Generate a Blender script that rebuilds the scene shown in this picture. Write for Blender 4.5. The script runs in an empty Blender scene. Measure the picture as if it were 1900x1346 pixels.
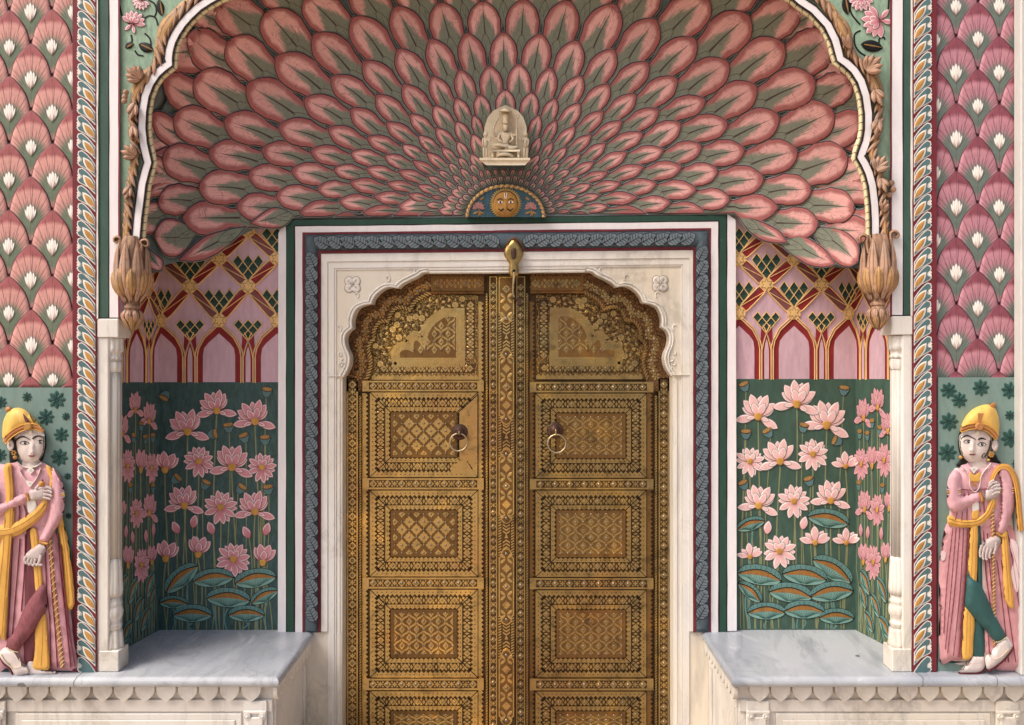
import bpy, math, random
import numpy as np
from mathutils import Vector
from mathutils.geometry import delaunay_2d_cdt
R = math.radians
random.seed(7)
sc = bpy.context.scene
COL = sc.collection

# ---------------------------------------------------------------- camera, sky, sun, exposure
FPX, VX, VY, ZC, CAMY = 1400.0, 970.0, 662.0, 1.8, -3.0
cam = bpy.data.objects.new('camera', bpy.data.cameras.new('camera'))
COL.objects.link(cam)
cam.location = (0, CAMY, ZC)
cam.rotation_euler = (R(90), 0, 0)
cam.data.sensor_width = 36
cam.data.lens = 36 * FPX / 1900
cam.data.shift_x = -(VX - 950) / 1900
cam.data.shift_y = -(673 - VY) / 1900
cam.data.clip_start = 0.05
cam.data.clip_end = 500
sc.camera = cam
SUN_EL, SUN_AZ = 52, 240            # degrees; azimuth clockwise from +Y: front left of the gate
w = bpy.data.worlds.new('World')
sc.world = w
w.use_nodes = True
nt = w.node_tree
sky = nt.nodes.new('ShaderNodeTexSky')
sky.sky_type = 'NISHITA'
sky.sun_disc = False
sky.sun_elevation = R(SUN_EL)
sky.sun_rotation = R(SUN_AZ)
sky.dust_density = 6.0
sky.ozone_density = 0.5
nt.links.new(sky.outputs[0], nt.nodes['Background'].inputs[0])
nt.nodes['Background'].inputs[1].default_value = 0.145
sun = bpy.data.objects.new('sun', bpy.data.lights.new('sun', 'SUN'))
COL.objects.link(sun)
sun.data.energy = 1.85
sun.data.angle = R(26)
sun.data.color = (1.0, 0.96, 0.915)
_d = Vector((math.sin(R(SUN_AZ)) * math.cos(R(SUN_EL)), math.cos(R(SUN_AZ)) * math.cos(R(SUN_EL)), math.sin(R(SUN_EL))))
sun.rotation_euler = _d.to_track_quat('Z', 'Y').to_euler()
sc.view_settings.view_transform = 'Standard'
sc.view_settings.look = 'None'
sc.view_settings.gamma = 1
sc.view_settings.exposure = 0.34

# ---------------------------------------------------------------- mapping from measured positions to the planes they lie on
def W(px, py, y):
    D = y - CAMY
    return Vector(((px - VX) * D / FPX, y, ZC - (py - VY) * D / FPX))
def plane(y0):
    return lambda px, py, h=0.0: W(px, py, y0 - h)
def sideplane(a, b, sgn):
    ax, ay = a; bx, by = b
    n = Vector((-(by - ay), bx - ax)).normalized() * sgn
    def S(px, py, h=0.0):
        dx, dz = (px - VX) / FPX, -(py - VY) / FPX
        ox, oy = ax + n.x * h, ay + n.y * h
        k = (n.x * (ox - 0) + n.y * (oy - CAMY)) / (n.x * dx + n.y)
        return Vector((dx * k, CAMY + k, ZC + dz * k))
    return S
NY = 0.456                       # back wall of the niche
SF = plane(0.0)                  # front of the gate
SN = plane(NY)
SL = sideplane((-1.666, NY), (-1.745, 0.0), 1)
SR = sideplane((1.5256, NY), (1.64, 0.0), -1)
def yv(px, py):
    dx = (px - 940) / 705.0
    dy = (py - 430) / 640.0
    q = (dx * dx + dy * dy) ** 2
    return 0.03 + 0.41 * math.sqrt(max(0.0, 1 - q))
def SV(px, py, h=0.0):
    return W(px, py, yv(px, py) - h)

# ---------------------------------------------------------------- objects
ORG = {}
def thing(name, label, cat, loc=(0, 0, 0), group=None):
    o = bpy.data.objects.new(name, None)
    COL.objects.link(o)
    o.location = loc
    o.empty_display_size = 0.1
    o['label'] = label
    o['category'] = cat
    o['kind'] = 'thing'
    if group: o['group'] = group
    ORG[o] = Vector(loc)
    return o
class MB:
    def __init__(s):
        s.v = []; s.f = []; s.m = []; s.a = {}
    def add(self, vs, fs, m=0, **at):
        b = len(self.v)
        self.v += [tuple(v) for v in vs]
        n = len(vs)
        for k, val in at.items():
            if k not in self.a: self.a[k] = [0.0] * b
            self.a[k] += list(val) if hasattr(val, '__len__') else [val] * n
        for k in self.a:
            if len(self.a[k]) < len(self.v): self.a[k] += [0.0] * (len(self.v) - len(self.a[k]))
        self.f += [tuple(b + i for i in f) for f in fs]
        self.m += [m] * len(fs)
    def build(s, name, mats, parent=None, smooth=False, label=None, kind=None):
        me = bpy.data.meshes.new(name)
        o0 = ORG[parent] if parent else Vector((0, 0, 0))
        me.from_pydata([(x - o0.x, y - o0.y, z - o0.z) for x, y, z in s.v], [], s.f)
        if not isinstance(mats, (list, tuple)): mats = [mats]
        for m in mats: me.materials.append(m)
        if len(mats) > 1: me.polygons.foreach_set('material_index', s.m)
        if smooth: me.polygons.foreach_set('use_smooth', [True] * len(s.f))
        for k, val in s.a.items():
            me.attributes.new(k, 'FLOAT', 'POINT').data.foreach_set('value', val)
        me.validate()
        o = bpy.data.objects.new(name, me)
        COL.objects.link(o)
        if parent: o.parent = parent
        ORG[o] = o0
        if label: o['label'] = label
        if kind: o['kind'] = kind
        return o
def inst(name, me, loc, parent, scale=1.0, rot=None):
    o = bpy.data.objects.new(name, me)
    COL.objects.link(o)
    o.parent = parent
    o.location = Vector(loc) - ORG[parent]
    o.scale = (scale,) * 3
    if rot: o.rotation_euler = rot
    ORG[o] = Vector(loc)
    return o

# ---------------------------------------------------------------- shape helpers (2-D points are measured positions)
def lerp(a, b, t): return (a[0] + (b[0] - a[0]) * t, a[1] + (b[1] - a[1]) * t)
def smooth_pts(P, n=4, closed=False):
    out = []
    N = len(P)
    rng = range(N if closed else N - 1)
    for i in rng:
        if closed: p0, p1, p2, p3 = P[i - 1], P[i], P[(i + 1) % N], P[(i + 2) % N]
        else: p0, p1, p2, p3 = P[max(i - 1, 0)], P[i], P[i + 1], P[min(i + 2, N - 1)]
        for k in range(n):
            t = k / n
            out.append(tuple(0.5 * (2 * p1[j] + (p2[j] - p0[j]) * t + (2 * p0[j] - 5 * p1[j] + 4 * p2[j] - p3[j]) * t * t + (3 * p1[j] - p0[j] - 3 * p2[j] + p3[j]) * t ** 3) for j in range(2)))
    if not closed: out.append(tuple(P[-1]))
    return out
def resample(P, n):
    P = np.array(P, float)
    d = np.concatenate([[0], np.cumsum(np.hypot(*np.diff(P, axis=0).T))])
    q = np.linspace(0, d[-1], n)
    return list(zip(np.interp(q, d, P[:, 0]), np.interp(q, d, P[:, 1])))
def offset_poly(P, d):
    N = len(P); A = sum(P[i - 1][0] * P[i][1] - P[i][0] * P[i - 1][1] for i in range(N))
    sg = 1 if A > 0 else -1
    out = []
    for i in range(N):
        a, b, c = P[i - 1], P[i], P[(i + 1) % N]
        n1 = Vector((b[1] - a[1], -(b[0] - a[0]))); n2 = Vector((c[1] - b[1], -(c[0] - b[0])))
        if n1.length < 1e-6 or n2.length < 1e-6: out.append(b); continue
        n1.normalize(); n2.normalize()
        n = n1 + n2
        n = n1 if n.length < .3 else n.normalized() / max(.5, n.normalized().dot(n1))
        out.append((b[0] + sg * d * n.x, b[1] + sg * d * n.y))
    return out
def prism(mb, S, P, h, th=0.004, m=0, **at):
    N = len(P)
    vs = [S(x, y, h) for x, y in P] + [S(x, y, h - th) for x, y in P]
    fs = [tuple(range(N))] + [(i, (i + 1) % N, N + (i + 1) % N, N + i) for i in range(N)]
    mb.add(vs, fs, m, **at)
def wob(Pp, a=.5, step=42):
    """hand-painted waver along the straight edges"""
    out = []
    for i in range(len(Pp)):
        p0, p1 = Pp[i], Pp[(i + 1) % len(Pp)]; l = math.dist(p0, p1); n = max(1, int(l / step))
        for k in range(n):
            q = lerp(p0, p1, k / n)
            out.append(q if k == 0 else (q[0] + random.uniform(-a, a) * abs(p1[1] - p0[1]) / l, q[1] + random.uniform(-a, a) * abs(p1[0] - p0[0]) / l))
    return out
def rect(mb, S, x0, y0, x1, y1, h, th=0.004, m=0):
    prism(mb, S, [(x0, y0), (x1, y0), (x1, y1), (x0, y1)], h, th, m)
def strip(mb, S, P, wd, h, th=0.003, prof='flat', m=0, z0=0.0, closed=False, **at):
    N = len(P); vs = []; ns = {'flat': 4, 'round': 7, 'tri': 3}[prof]
    for i, p in enumerate(P):
        a = P[i - 1] if (i > 0 or closed) else P[i]
        b = P[(i + 1) % N] if (i < N - 1 or closed) else P[i]
        n = Vector((-(b[1] - a[1]), b[0] - a[0]))
        if n.length > 1e-9: n.normalize()
        w_ = (wd[i] if hasattr(wd, '__len__') else wd) / 2
        hh = h[i] if hasattr(h, '__len__') else h
        if prof == 'flat': pr = [(-1, -th), (-1, 0), (1, 0), (1, -th)]
        elif prof == 'tri': pr = [(-1, -th), (0, 0), (1, -th)]
        else: pr = [(-math.cos(math.pi * k / 6), -th + th * math.sin(math.pi * k / 6)) for k in range(7)]
        for s_, z in pr: vs.append(S(p[0] + n.x * w_ * s_, p[1] + n.y * w_ * s_, z0 + hh + z))
    fs = []
    for i in range(N if closed else N - 1):
        j = (i + 1) % N
        for k in range(ns - 1): fs.append((i * ns + k, i * ns + k + 1, j * ns + k + 1, j * ns + k))
    mb.add(vs, fs, m, **at)
def lr_leaf(mb, S, Lc, Rc, dome, offs, ns=6, th=0.004, m=0, k=0.0, size=1.0):
    """leaf between two side curves that run from base to tip; carries t, s, e (distance to rim), w (offset from midrib)"""
    n = len(Lc) - 1; vs = []; T = []; Sx = []; E = []; Wd = []
    tip = ((Lc[-1][0] + Rc[-1][0]) / 2, (Lc[-1][1] + Rc[-1][1]) / 2)
    for i in range(n + 1):
        t = i / n
        l, r = Lc[i], Rc[i]
        hw = math.dist(l, r) / 2
        of = offs(t) if callable(offs) else offs
        for j in range(-1, ns + 2):
            jj = min(max(j, 0), ns); s_ = 2 * jj / ns - 1
            p = lerp(l, r, jj / ns)
            z = of + dome * (1 - s_ * s_) * min(1, (1 - t) * 4 + .15) * min(1, t * 1.6 + .1)
            if j < 0 or j > ns: z = of - th
            vs.append(S(p[0], p[1], z))
            T.append(t); Sx.append(s_); Wd.append(s_ * hw)
            E.append(min((1 - abs(s_)) * hw, math.dist(p, tip) * .8 + .0))
    c = ns + 3; fs = []
    for i in range(n):
        for j in range(c - 1): fs.append((i * c + j, i * c + j + 1, (i + 1) * c + j + 1, (i + 1) * c + j))
    mb.add(vs, fs, m, t=T, s=Sx, e=E, w=Wd, k=k, g=size)
def ax_leaf(mb, S, B, T, hw, dome=0.004, offs=0.004, tm=.55, q=.85, nt=9, ns=6, th=0.003, m=0, bend=0.0, k=0.0, base=0.0):
    """leaf along an axis from B to T with half width hw, widest at tm"""
    ax = Vector((T[0] - B[0], T[1] - B[1])); L = ax.length
    if L < 1e-6: return
    n = Vector((-ax.y, ax.x)) / L
    p = math.log(.5) / math.log(tm)
    Lc = []; Rc = []
    for i in range(nt + 1):
        t = i / nt
        f = hw * max(0.0, math.sin(math.pi * t ** p)) ** q if t < 1 else 0.0
        if t < tm: f = max(f, base * hw)
        cx = B[0] + ax.x * t + n.x * bend * math.sin(math.pi * t)
        cy = B[1] + ax.y * t + n.y * bend * math.sin(math.pi * t)
        Lc.append((cx - n.x * f, cy - n.y * f)); Rc.append((cx + n.x * f, cy + n.y * f))
    lr_leaf(mb, S, Lc, Rc, dome, offs, ns, th, m, k, L)
def relief(mb, S, P, h, z0=0.0, r=None, step=None, m=0, bumps=(), th=None, sm=3, flat=False, fn=None):
    """pillow relief of an outline: rises from its rim to height h within r"""
    if sm: P = smooth_pts(P, sm, True)
    A = np.array(P, float)
    x0, y0 = A.min(0); x1, y1 = A.max(0)
    span = min(x1 - x0, y1 - y0)
    step = step or max(1.2, span / 9)
    r = r or span * .35
    pts = [Vector(p) for p in P]
    N = len(P)
    B0, B1 = A, np.roll(A, -1, 0)
    def dist(q):
        q = np.asarray(q, float)
        d = B1 - B0
        L2 = np.maximum((d * d).sum(1), 1e-9)
        t = np.clip(((q[:, None, :] - B0) * d).sum(2) / L2, 0, 1)
        c = B0 + t[:, :, None] * d
        return np.sqrt(((q[:, None, :] - c) ** 2).sum(2)).min(1)
    g = []
    row = 0; yy = y0 + step * .5
    while yy < y1:
        xx = x0 + (step / 2 if row % 2 else 0)
        while xx < x1:
            g.append((xx, yy)); xx += step
        yy += step * .87; row += 1
    if g:
        g = np.array(g); g = g[dist(g) > step * .45]
        pts += [Vector(p) for p in g]
    v, _, f, *_ = delaunay_2d_cdt(pts, [(i, (i + 1) % N) for i in range(N)], [], 1, 1e-4)
    V = np.array([(p.x, p.y) for p in v])
    d = dist(V)
    u = np.clip(d / r, 0, 1)
    H = z0 + h * np.sqrt(np.maximum(0, 1 - (1 - u) ** 2))
    for cx, cy, rx, ry, am in bumps:
        H = H + am * np.exp(-((V[:, 0] - cx) / rx) ** 2 - ((V[:, 1] - cy) / ry) ** 2) * np.clip(u * 3, 0, 1)
    if fn: H = H + fn(V[:, 0], V[:, 1]) * np.clip(u * 2, 0, 1)
    vs = [S(V[i, 0], V[i, 1], H[i]) for i in range(len(V))]
    fs = []
    for t in f:
        a = vs[t[0]]; nrm = (vs[t[1]] - a).cross(vs[t[2]] - a)
        fs.append(tuple(t) if nrm.y < 0 else tuple(reversed(t)))
    mb.add(vs, fs, m, e=list(d), t=list(V[:, 0]), s=list(V[:, 1]))
    th = th if th is not None else max(z0, .002) + .002
    rim = [S(x, y, z0) for x, y in P] + [S(x, y, z0 - th) for x, y in P]
    mb.add(rim, [(i, (i + 1) % N, N + (i + 1) % N, N + i) for i in range(N)], m)
def circle(cx, cy, rx, ry=None, n=16, a0=0):
    ry = ry or rx
    return [(cx + rx * math.cos(a0 + 2 * math.pi * i / n), cy + ry * math.sin(a0 + 2 * math.pi * i / n)) for i in range(n)]
def box(mb, x0, y0, z0, x1, y1, z1, m=0, bev=0.0):
    if bev <= 0:
        vs = [(x, y, z) for x in (x0, x1) for y in (y0, y1) for z in (z0, z1)]
        mb.add(vs, [(0, 1, 3, 2), (4, 6, 7, 5), (0, 4, 5, 1), (2, 3, 7, 6), (0, 2, 6, 4), (1, 5, 7, 3)], m)
        return
    b = bev; vs = []; idx = {}
    for i, x in enumerate((x0, x1)):
        for j, y in enumerate((y0, y1)):
            for k, z in enumerate((z0, z1)):
                sx, sy, sz = (1 if i == 0 else -1), (1 if j == 0 else -1), (1 if k == 0 else -1)
                for a, (ax, ay, az) in enumerate(((0, 1, 1), (1, 0, 1), (1, 1, 0))):
                    idx[i, j, k, a] = len(vs)
                    vs.append((x + sx * b * ax, y + sy * b * ay, z + sz * b * az))
    fs = []
    for i in (0, 1): fs.append([idx[i, j, k, 0] for j, k in ((0, 0), (0, 1), (1, 1), (1, 0))])
    for j in (0, 1): fs.append([idx[i, j, k, 1] for i, k in ((0, 0), (1, 0), (1, 1), (0, 1))])
    for k in (0, 1): fs.append([idx[i, j, k, 2] for i, j in ((0, 0), (0, 1), (1, 1), (1, 0))])
    for i in (0, 1):
        for j in (0, 1): fs.append([idx[i, j, 0, 0], idx[i, j, 1, 0], idx[i, j, 1, 1], idx[i, j, 0, 1]])
        for k in (0, 1): fs.append([idx[i, 0, k, 0], idx[i, 1, k, 0], idx[i, 1, k, 2], idx[i, 0, k, 2]])
    for j in (0, 1):
        for k in (0, 1): fs.append([idx[0, j, k, 1], idx[1, j, k, 1], idx[1, j, k, 2], idx[0, j, k, 2]])
    for i in (0, 1):
        for j in (0, 1):
            for k in (0, 1): fs.append([idx[i, j, k, a] for a in range(3)])
    mb.add(vs, fs, m)
def lathe(mb, cx, cy, prof, n=24, m=0, fn=None, a0=0.0, sq=0.0):
    """prof: (radius, z) from top to bottom; fn(theta, row) scales the radius"""
    vs = []
    for i, (r, z) in enumerate(prof):
        for k in range(n):
            a = a0 + 2 * math.pi * k / n
            rr = r * (fn(a, i, z) if fn else 1)
            vs.append((cx + rr * math.cos(a), cy + rr * math.sin(a), z))
    fs = []
    for i in range(len(prof) - 1):
        for k in range(n): fs.append((i * n + k, i * n + (k + 1) % n, (i + 1) * n + (k + 1) % n, (i + 1) * n + k))
    fs.append(tuple(range(n - 1, -1, -1)))
    fs.append(tuple((len(prof) - 1) * n + k for k in range(n)))
    mb.add(vs, fs, m)
def dome_mesh(name, r, mat, seg=10, rings=4, squash=.75):
    mb = MB(); vs = []; fs = []
    for i in range(rings):
        a = math.pi / 2 * i / rings
        for k in range(seg):
            t = 2 * math.pi * k / seg
            vs.append((r * math.cos(a) * math.cos(t), -r * squash * math.sin(a), r * math.cos(a) * math.sin(t)))
    vs.append((0, -r * squash, 0))
    for i in range(rings - 1):
        for k in range(seg): fs.append((i * seg + k, i * seg + (k + 1) % seg, (i + 1) * seg + (k + 1) % seg, (i + 1) * seg + k))
    for k in range(seg): fs.append(((rings - 1) * seg + k, (rings - 1) * seg + (k + 1) % seg, len(vs) - 1))
    me = bpy.data.meshes.new(name)
    me.from_pydata(vs, [], fs)
    me.materials.append(mat)
    me.polygons.foreach_set('use_smooth', [True] * len(fs))
    return me
def dome(mb, c, r, seg=8, rings=3, squash=.75, m=0):
    vs = []; fs = []
    for i in range(rings):
        a = math.pi / 2 * i / rings
        for k in range(seg):
            t = 2 * math.pi * k / seg
            vs.append((c[0] + r * math.cos(a) * math.cos(t), c[1] - r * squash * math.sin(a), c[2] + r * math.cos(a) * math.sin(t)))
    vs.append((c[0], c[1] - r * squash, c[2]))
    for i in range(rings - 1):
        for k in range(seg): fs.append((i * seg + k, i * seg + (k + 1) % seg, (i + 1) * seg + (k + 1) % seg, (i + 1) * seg + k))
    for k in range(seg): fs.append(((rings - 1) * seg + k, (rings - 1) * seg + (k + 1) % seg, len(vs) - 1))
    mb.add(vs, fs, m)

# ---------------------------------------------------------------- materials
def lin(c):
    c /= 255.0
    return c / 12.92 if c <= .04045 else ((c + .055) / 1.055) ** 2.4
SAT = .86
def C(hx, gain=1.0):
    c = [lin(int(hx[i:i + 2], 16)) * gain for i in (0, 2, 4)]
    l = .3 * c[0] + .55 * c[1] + .15 * c[2]
    return tuple(min(.9, l + (q - l) * SAT) for q in c) + (1.0,)
class X:
    """a node socket with arithmetic"""
    def __init__(s, nt, sk): s.nt, s.sk = nt, sk
    def op(s, o, b=None, c=None):
        n = s.nt.nodes.new('ShaderNodeMath'); n.operation = o
        for i, q in enumerate((s, b, c)):
            if q is None: continue
            if isinstance(q, X): s.nt.links.new(q.sk, n.inputs[i])
            else: n.inputs[i].default_value = q
        return X(s.nt, n.outputs[0])
    def __add__(s, b): return s.op('ADD', b)
    def __sub__(s, b): return s.op('SUBTRACT', b)
    def __mul__(s, b): return s.op('MULTIPLY', b)
    def __truediv__(s, b): return s.op('DIVIDE', b)
    def abs(s): return s.op('ABSOLUTE')
    def min(s, b): return s.op('MINIMUM', b)
    def max(s, b): return s.op('MAXIMUM', b)
    def inv(s): return s.op('MULTIPLY_ADD', -1.0, 1.0)
    def ss(s, a, b):
        n = s.nt.nodes.new('ShaderNodeMapRange'); n.interpolation_type = 'SMOOTHSTEP'
        s.nt.links.new(s.sk, n.inputs[0])
        for i, q in ((1, a), (2, b)):
            if isinstance(q, X): s.nt.links.new(q.sk, n.inputs[i])
            else: n.inputs[i].default_value = q
        return X(s.nt, n.outputs[0])
class Mat:
    def __init__(s, name, rough=.6, metal=0.0, spec=.3):
        s.m = bpy.data.materials.new(name); s.m.use_nodes = True
        s.nt = s.m.node_tree
        s.b = s.nt.nodes['Principled BSDF']
        s.b.inputs['Roughness'].default_value = rough
        s.b.inputs['Metallic'].default_value = metal
        s.b.inputs['Specular IOR Level'].default_value = spec
        s.pos = None
    def attr(s, n):
        a = s.nt.nodes.new('ShaderNodeAttribute'); a.attribute_name = n
        return X(s.nt, a.outputs['Fac'])
    def position(s, sc=(1, 1, 1)):
        if s.pos is None: s.pos = s.nt.nodes.new('ShaderNodeNewGeometry')
        if sc == (1, 1, 1): return s.pos.outputs['Position']
        v = s.nt.nodes.new('ShaderNodeVectorMath'); v.operation = 'MULTIPLY'
        s.nt.links.new(s.pos.outputs['Position'], v.inputs[0]); v.inputs[1].default_value = sc
        return v.outputs[0]
    def noise(s, scale, detail=4, rough=.6, sc=(1, 1, 1), dist=0.0):
        n = s.nt.nodes.new('ShaderNodeTexNoise')
        s.nt.links.new(s.position(sc), n.inputs['Vector'])
        n.inputs['Scale'].default_value = scale; n.inputs['Detail'].default_value = detail
        n.inputs['Roughness'].default_value = rough; n.inputs['Distortion'].default_value = dist
        return X(s.nt, n.outputs['Fac'])
    def vor(s, scale, feat='DISTANCE_TO_EDGE', sc=(1, 1, 1)):
        n = s.nt.nodes.new('ShaderNodeTexVoronoi'); n.feature = feat
        s.nt.links.new(s.position(sc), n.inputs['Vector']); n.inputs['Scale'].default_value = scale
        return X(s.nt, n.outputs['Distance'])
    def noise_uv(s, a, b, scale, detail=3):
        c = s.nt.nodes.new('ShaderNodeCombineXYZ')
        for i, q in enumerate((a, b)): s.nt.links.new(q.sk, c.inputs[i])
        n = s.nt.nodes.new('ShaderNodeTexNoise'); s.nt.links.new(c.outputs[0], n.inputs['Vector'])
        n.inputs['Scale'].default_value = scale; n.inputs['Detail'].default_value = detail
        return X(s.nt, n.outputs['Fac'])
    def mix(s, f, a, b, mode='MIX'):
        n = s.nt.nodes.new('ShaderNodeMix'); n.data_type = 'RGBA'; n.blend_type = mode
        for i, q in ((0, f), (6, a), (7, b)):
            if isinstance(q, X): s.nt.links.new(q.sk, n.inputs[i])
            else: n.inputs[i].default_value = q
        return X(s.nt, n.outputs[2])
    def color(s, c): s.nt.links.new(c.sk, s.b.inputs['Base Color']); return s
    def set(s, sock, x): s.nt.links.new(x.sk, s.b.inputs[sock]); return s
    def bump(s, h, dist=.002, strength=.6):
        n = s.nt.nodes.new('ShaderNodeBump'); n.inputs['Distance'].default_value = dist; n.inputs['Strength'].default_value = strength
        s.nt.links.new(h.sk, n.inputs['Height']); s.nt.links.new(n.outputs[0], s.b.inputs['Normal']); return s
def dk(c, f): return tuple(min(.92, q * f) for q in c[:3]) + (1.0,)
def paint(name, hx, gain=1.0, var=.16, rough=.62, scale=9, grime=.25, bump=.0012, streak=(1, 1, .35), spec=.25, crev=0):
    M = Mat(name, rough, spec=spec); c = C(hx, gain)
    n1 = M.noise(scale * 4, 5, .65, streak); n2 = M.noise(scale * .45, 3, .5)
    col = M.mix(n1.ss(.3, .7), dk(c, 1 - var), dk(c, 1 + var * .8))
    n3 = M.noise(scale * 1.3, 8, .75, dist=.6)
    g = n3.ss(.58, .75) * grime
    gm = (c[0] * .55 + .07, c[1] * .55 + .065, c[2] * .55 + .055, 1)
    col = M.mix(g, col, gm)
    col = M.mix((n2.ss(.3, .7) * .5), col, dk(c, .93))
    if grime > .1:
        ch = M.noise(47, 6, .8, dist=.3)
        col = M.mix(ch.ss(.685, .70) * min(.75, grime * 3), col, C('cfc8bf'))
        col = M.mix(M.noise(2.1, 6, .7, (1.6, 1.6, .5)).ss(.52, .72) * grime, col, dk(c, .62))
    if crev:  # occlusion-like shade with dirt in the colour: dark creases, pale ridges
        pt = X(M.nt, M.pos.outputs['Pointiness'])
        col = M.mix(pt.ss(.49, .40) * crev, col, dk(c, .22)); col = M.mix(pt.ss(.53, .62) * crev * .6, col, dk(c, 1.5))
    M.color(col)
    if bump: M.bump(n1 * .6 + M.noise(scale * 16, 3, .6) * .5, bump, .5)
    return M.m
def marble(name, base, vein, rough=.4, warm='d9c7a6', wf=.35, scale=1.0, spec=.45, stain=.38):
    M = Mat(name, rough, spec=spec)
    n = M.noise(3.2 * scale, 8, .62, (1, 1.2, .5), dist=.7)
    v = (n - .5).abs().ss(.03, .0)
    n2 = M.noise(7 * scale, 6, .6, (1.2, 1, .5), dist=.8)
    n3 = M.noise(1.1 * scale, 3, .5)
    n4 = M.noise(30 * scale, 5, .7)
    col = M.mix(n3.ss(.35, .65) * wf, C(base), C(warm))
    col = M.mix(n2.ss(.45, .75) * .28, col, C(vein))
    col = M.mix(v * .32 * n3.ss(.4, .6), col, dk(C(vein), .8))
    col = M.mix(n4.ss(.62, .8) * .3, col, dk(C(vein), .6))
    M.color(col)
    drip = M.noise(4.5, 6, .7, (2.2, 2.2, .30)); blot = M.noise(3.3, 7, .72, dist=.5)
    col = M.mix(drip.ss(.50, .72) * stain, col, C('85807a')); col = M.mix(blot.ss(.55, .70) * stain, col, C('9a8a74')); col = M.mix(M.noise(130, 4, .75).ss(.66, .72) * .5, col, C('77706a'))
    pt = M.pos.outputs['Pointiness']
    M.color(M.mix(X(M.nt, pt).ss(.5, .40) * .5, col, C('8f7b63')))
    M.bump(n4 + n2 * .5, .0012, .35)
    return M.m
def petal_mat(name, pink, edge, green, dark, gain=1.0):
    M = Mat(name, .6, spec=.22)
    t, s, e, w_, k, g = (M.attr(q) for q in 'tsewkg')
    n = M.noise(38, 5, .65); n2 = M.noise_uv(s * 4.5 + t * .8, t * .7 + k * 7, 5.0, 5)
    pk = M.mix(k, dk(C(pink, gain), .84), dk(C(pink, gain), 1.1))
    pk = M.mix(n2.ss(.40, .62) * .5, pk, dk(C(pink, gain), .74)); st_ = M.noise_uv(s * 14.0 + k * 3, t * .9 + k * 5, 4.0, 4)
    pk = M.mix(st_.ss(.52, .66) * .32, pk, C(edge, gain)); pk = M.mix(M.noise(6, 5, .65).ss(.52, .7) * .35, pk, C('c78f86', gain))
    pk = M.mix(n.ss(.55, .75) * .35, pk, dk(C(pink, gain), 1.2))
    ew = g * .085 + 2.4
    fe = (e + (n - .5) * 7.0 + (n2 - .5) * 9.0).ss(ew * 1.0, ew * .5)
    c = M.mix(fe * .8, pk, C(edge, gain))
    c = M.mix(t.ss(.8, .98) * .35, c, C(edge, gain))
    gm = ((t.inv() - .25) * 2.0 - s.abs() + (n - .5) * .5 + (n2 - .5) * .5).ss(-.14, .16)
    c = M.mix(gm * .93, c, M.mix(n, dk(C(green, gain), .8), dk(C(green, gain), 1.2)))
    # veins: a tapering midrib that forks into two below
    wid = (t.inv() - .17).max(0.0) * g * .022
    rib = (w_.abs() - wid).ss(.7, -.2) * t.ss(.40, .44) * t.ss(.86, .8)
    fk = ((w_.abs() - ((t.inv() - .57).max(0.0) * g * g * .035).op('SQRT') * 1.0).abs()).ss(1.1, .2) * t.ss(.44, .42)
    lens = ((w_.abs() - (t - .22).abs() * g * .22).abs()).ss(.9, .1) * t.ss(.36, .33) * t.ss(.16, .2)
    c = M.mix((rib.max(fk * .8).max(lens * .6)) * .85, c, C(dark, gain))
    c = M.mix(e.ss(3.6, 2.4) * .95, c, C(dark, gain))
    c = M.mix(e.ss(1.5, .9) * .85, c, C('8e9896', gain))
    c = M.mix(M.noise(95, 4, .7).ss(.66, .8) * .35, c, C('8d8a86'))
    c = M.mix(M.noise(52, 6, .8).ss(.69, .705) * .7, c, C('c9c2ba')); c = M.mix((M.noise(9, 6, .62, dist=1.2) - .5).abs().ss(.008, .002) * .5, c, C('5a3a3c'))
    M.color(c)
    M.bump(n * .5 + n2 * 1.0 + st_ * .5 + e.ss(.5, 4.0) * .9, .0024, .6)
    return M.m
def scale_mat(name, rose, pink, green, dark):
    M = Mat(name, .62, spec=.2)
    e, q, k, th = M.attr('e'), M.attr('q'), M.attr('k'), M.attr('h')
    n = M.noise(32, 5, .65); qq = q + (n - .5) * 7.0
    streak = M.noise_uv(th * 3.0, k * 9 + q * .004, 9.0)
    c = M.mix(qq.ss(47, 56), M.mix(n.ss(.3, .7), C(pink), dk(C(pink), .84)), M.mix(n.ss(.3, .75), C(rose), dk(C(rose), .78)))
    c = M.mix(qq.ss(36, 19), c, M.mix(streak.ss(.35, .65), C(green), dk(C(green), .66)))
    c = M.mix(qq.ss(44, 50) * qq.ss(58, 51) * .35, c, dk(C(pink), 1.15))
    ray = (th * 27.0).op('SINE').ss(.90, .99) * q.ss(24, 32) * q.ss(64, 54)
    ray2 = (th * 40.0).op('SINE').ss(.6, .95) * q.ss(9, 16) * q.ss(44, 34)
    mid = (M.attr('w').abs()).ss(.8, .1)
    c = M.mix((ray * .55).max(ray2 * .5).max(mid * .5), c, C(dark))
    c = M.mix(e.ss(2.3, 1.0) * .9, c, C(dark))
    c = M.mix(M.noise(60, 5, .7).ss(.62, .8) * .35, c, dk(C(pink), 1.15))
    M.color(c); M.bump(n + ray * -.6 + e.ss(.4, 3.0) * .8, .0016, .5)
    return M.m
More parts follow.
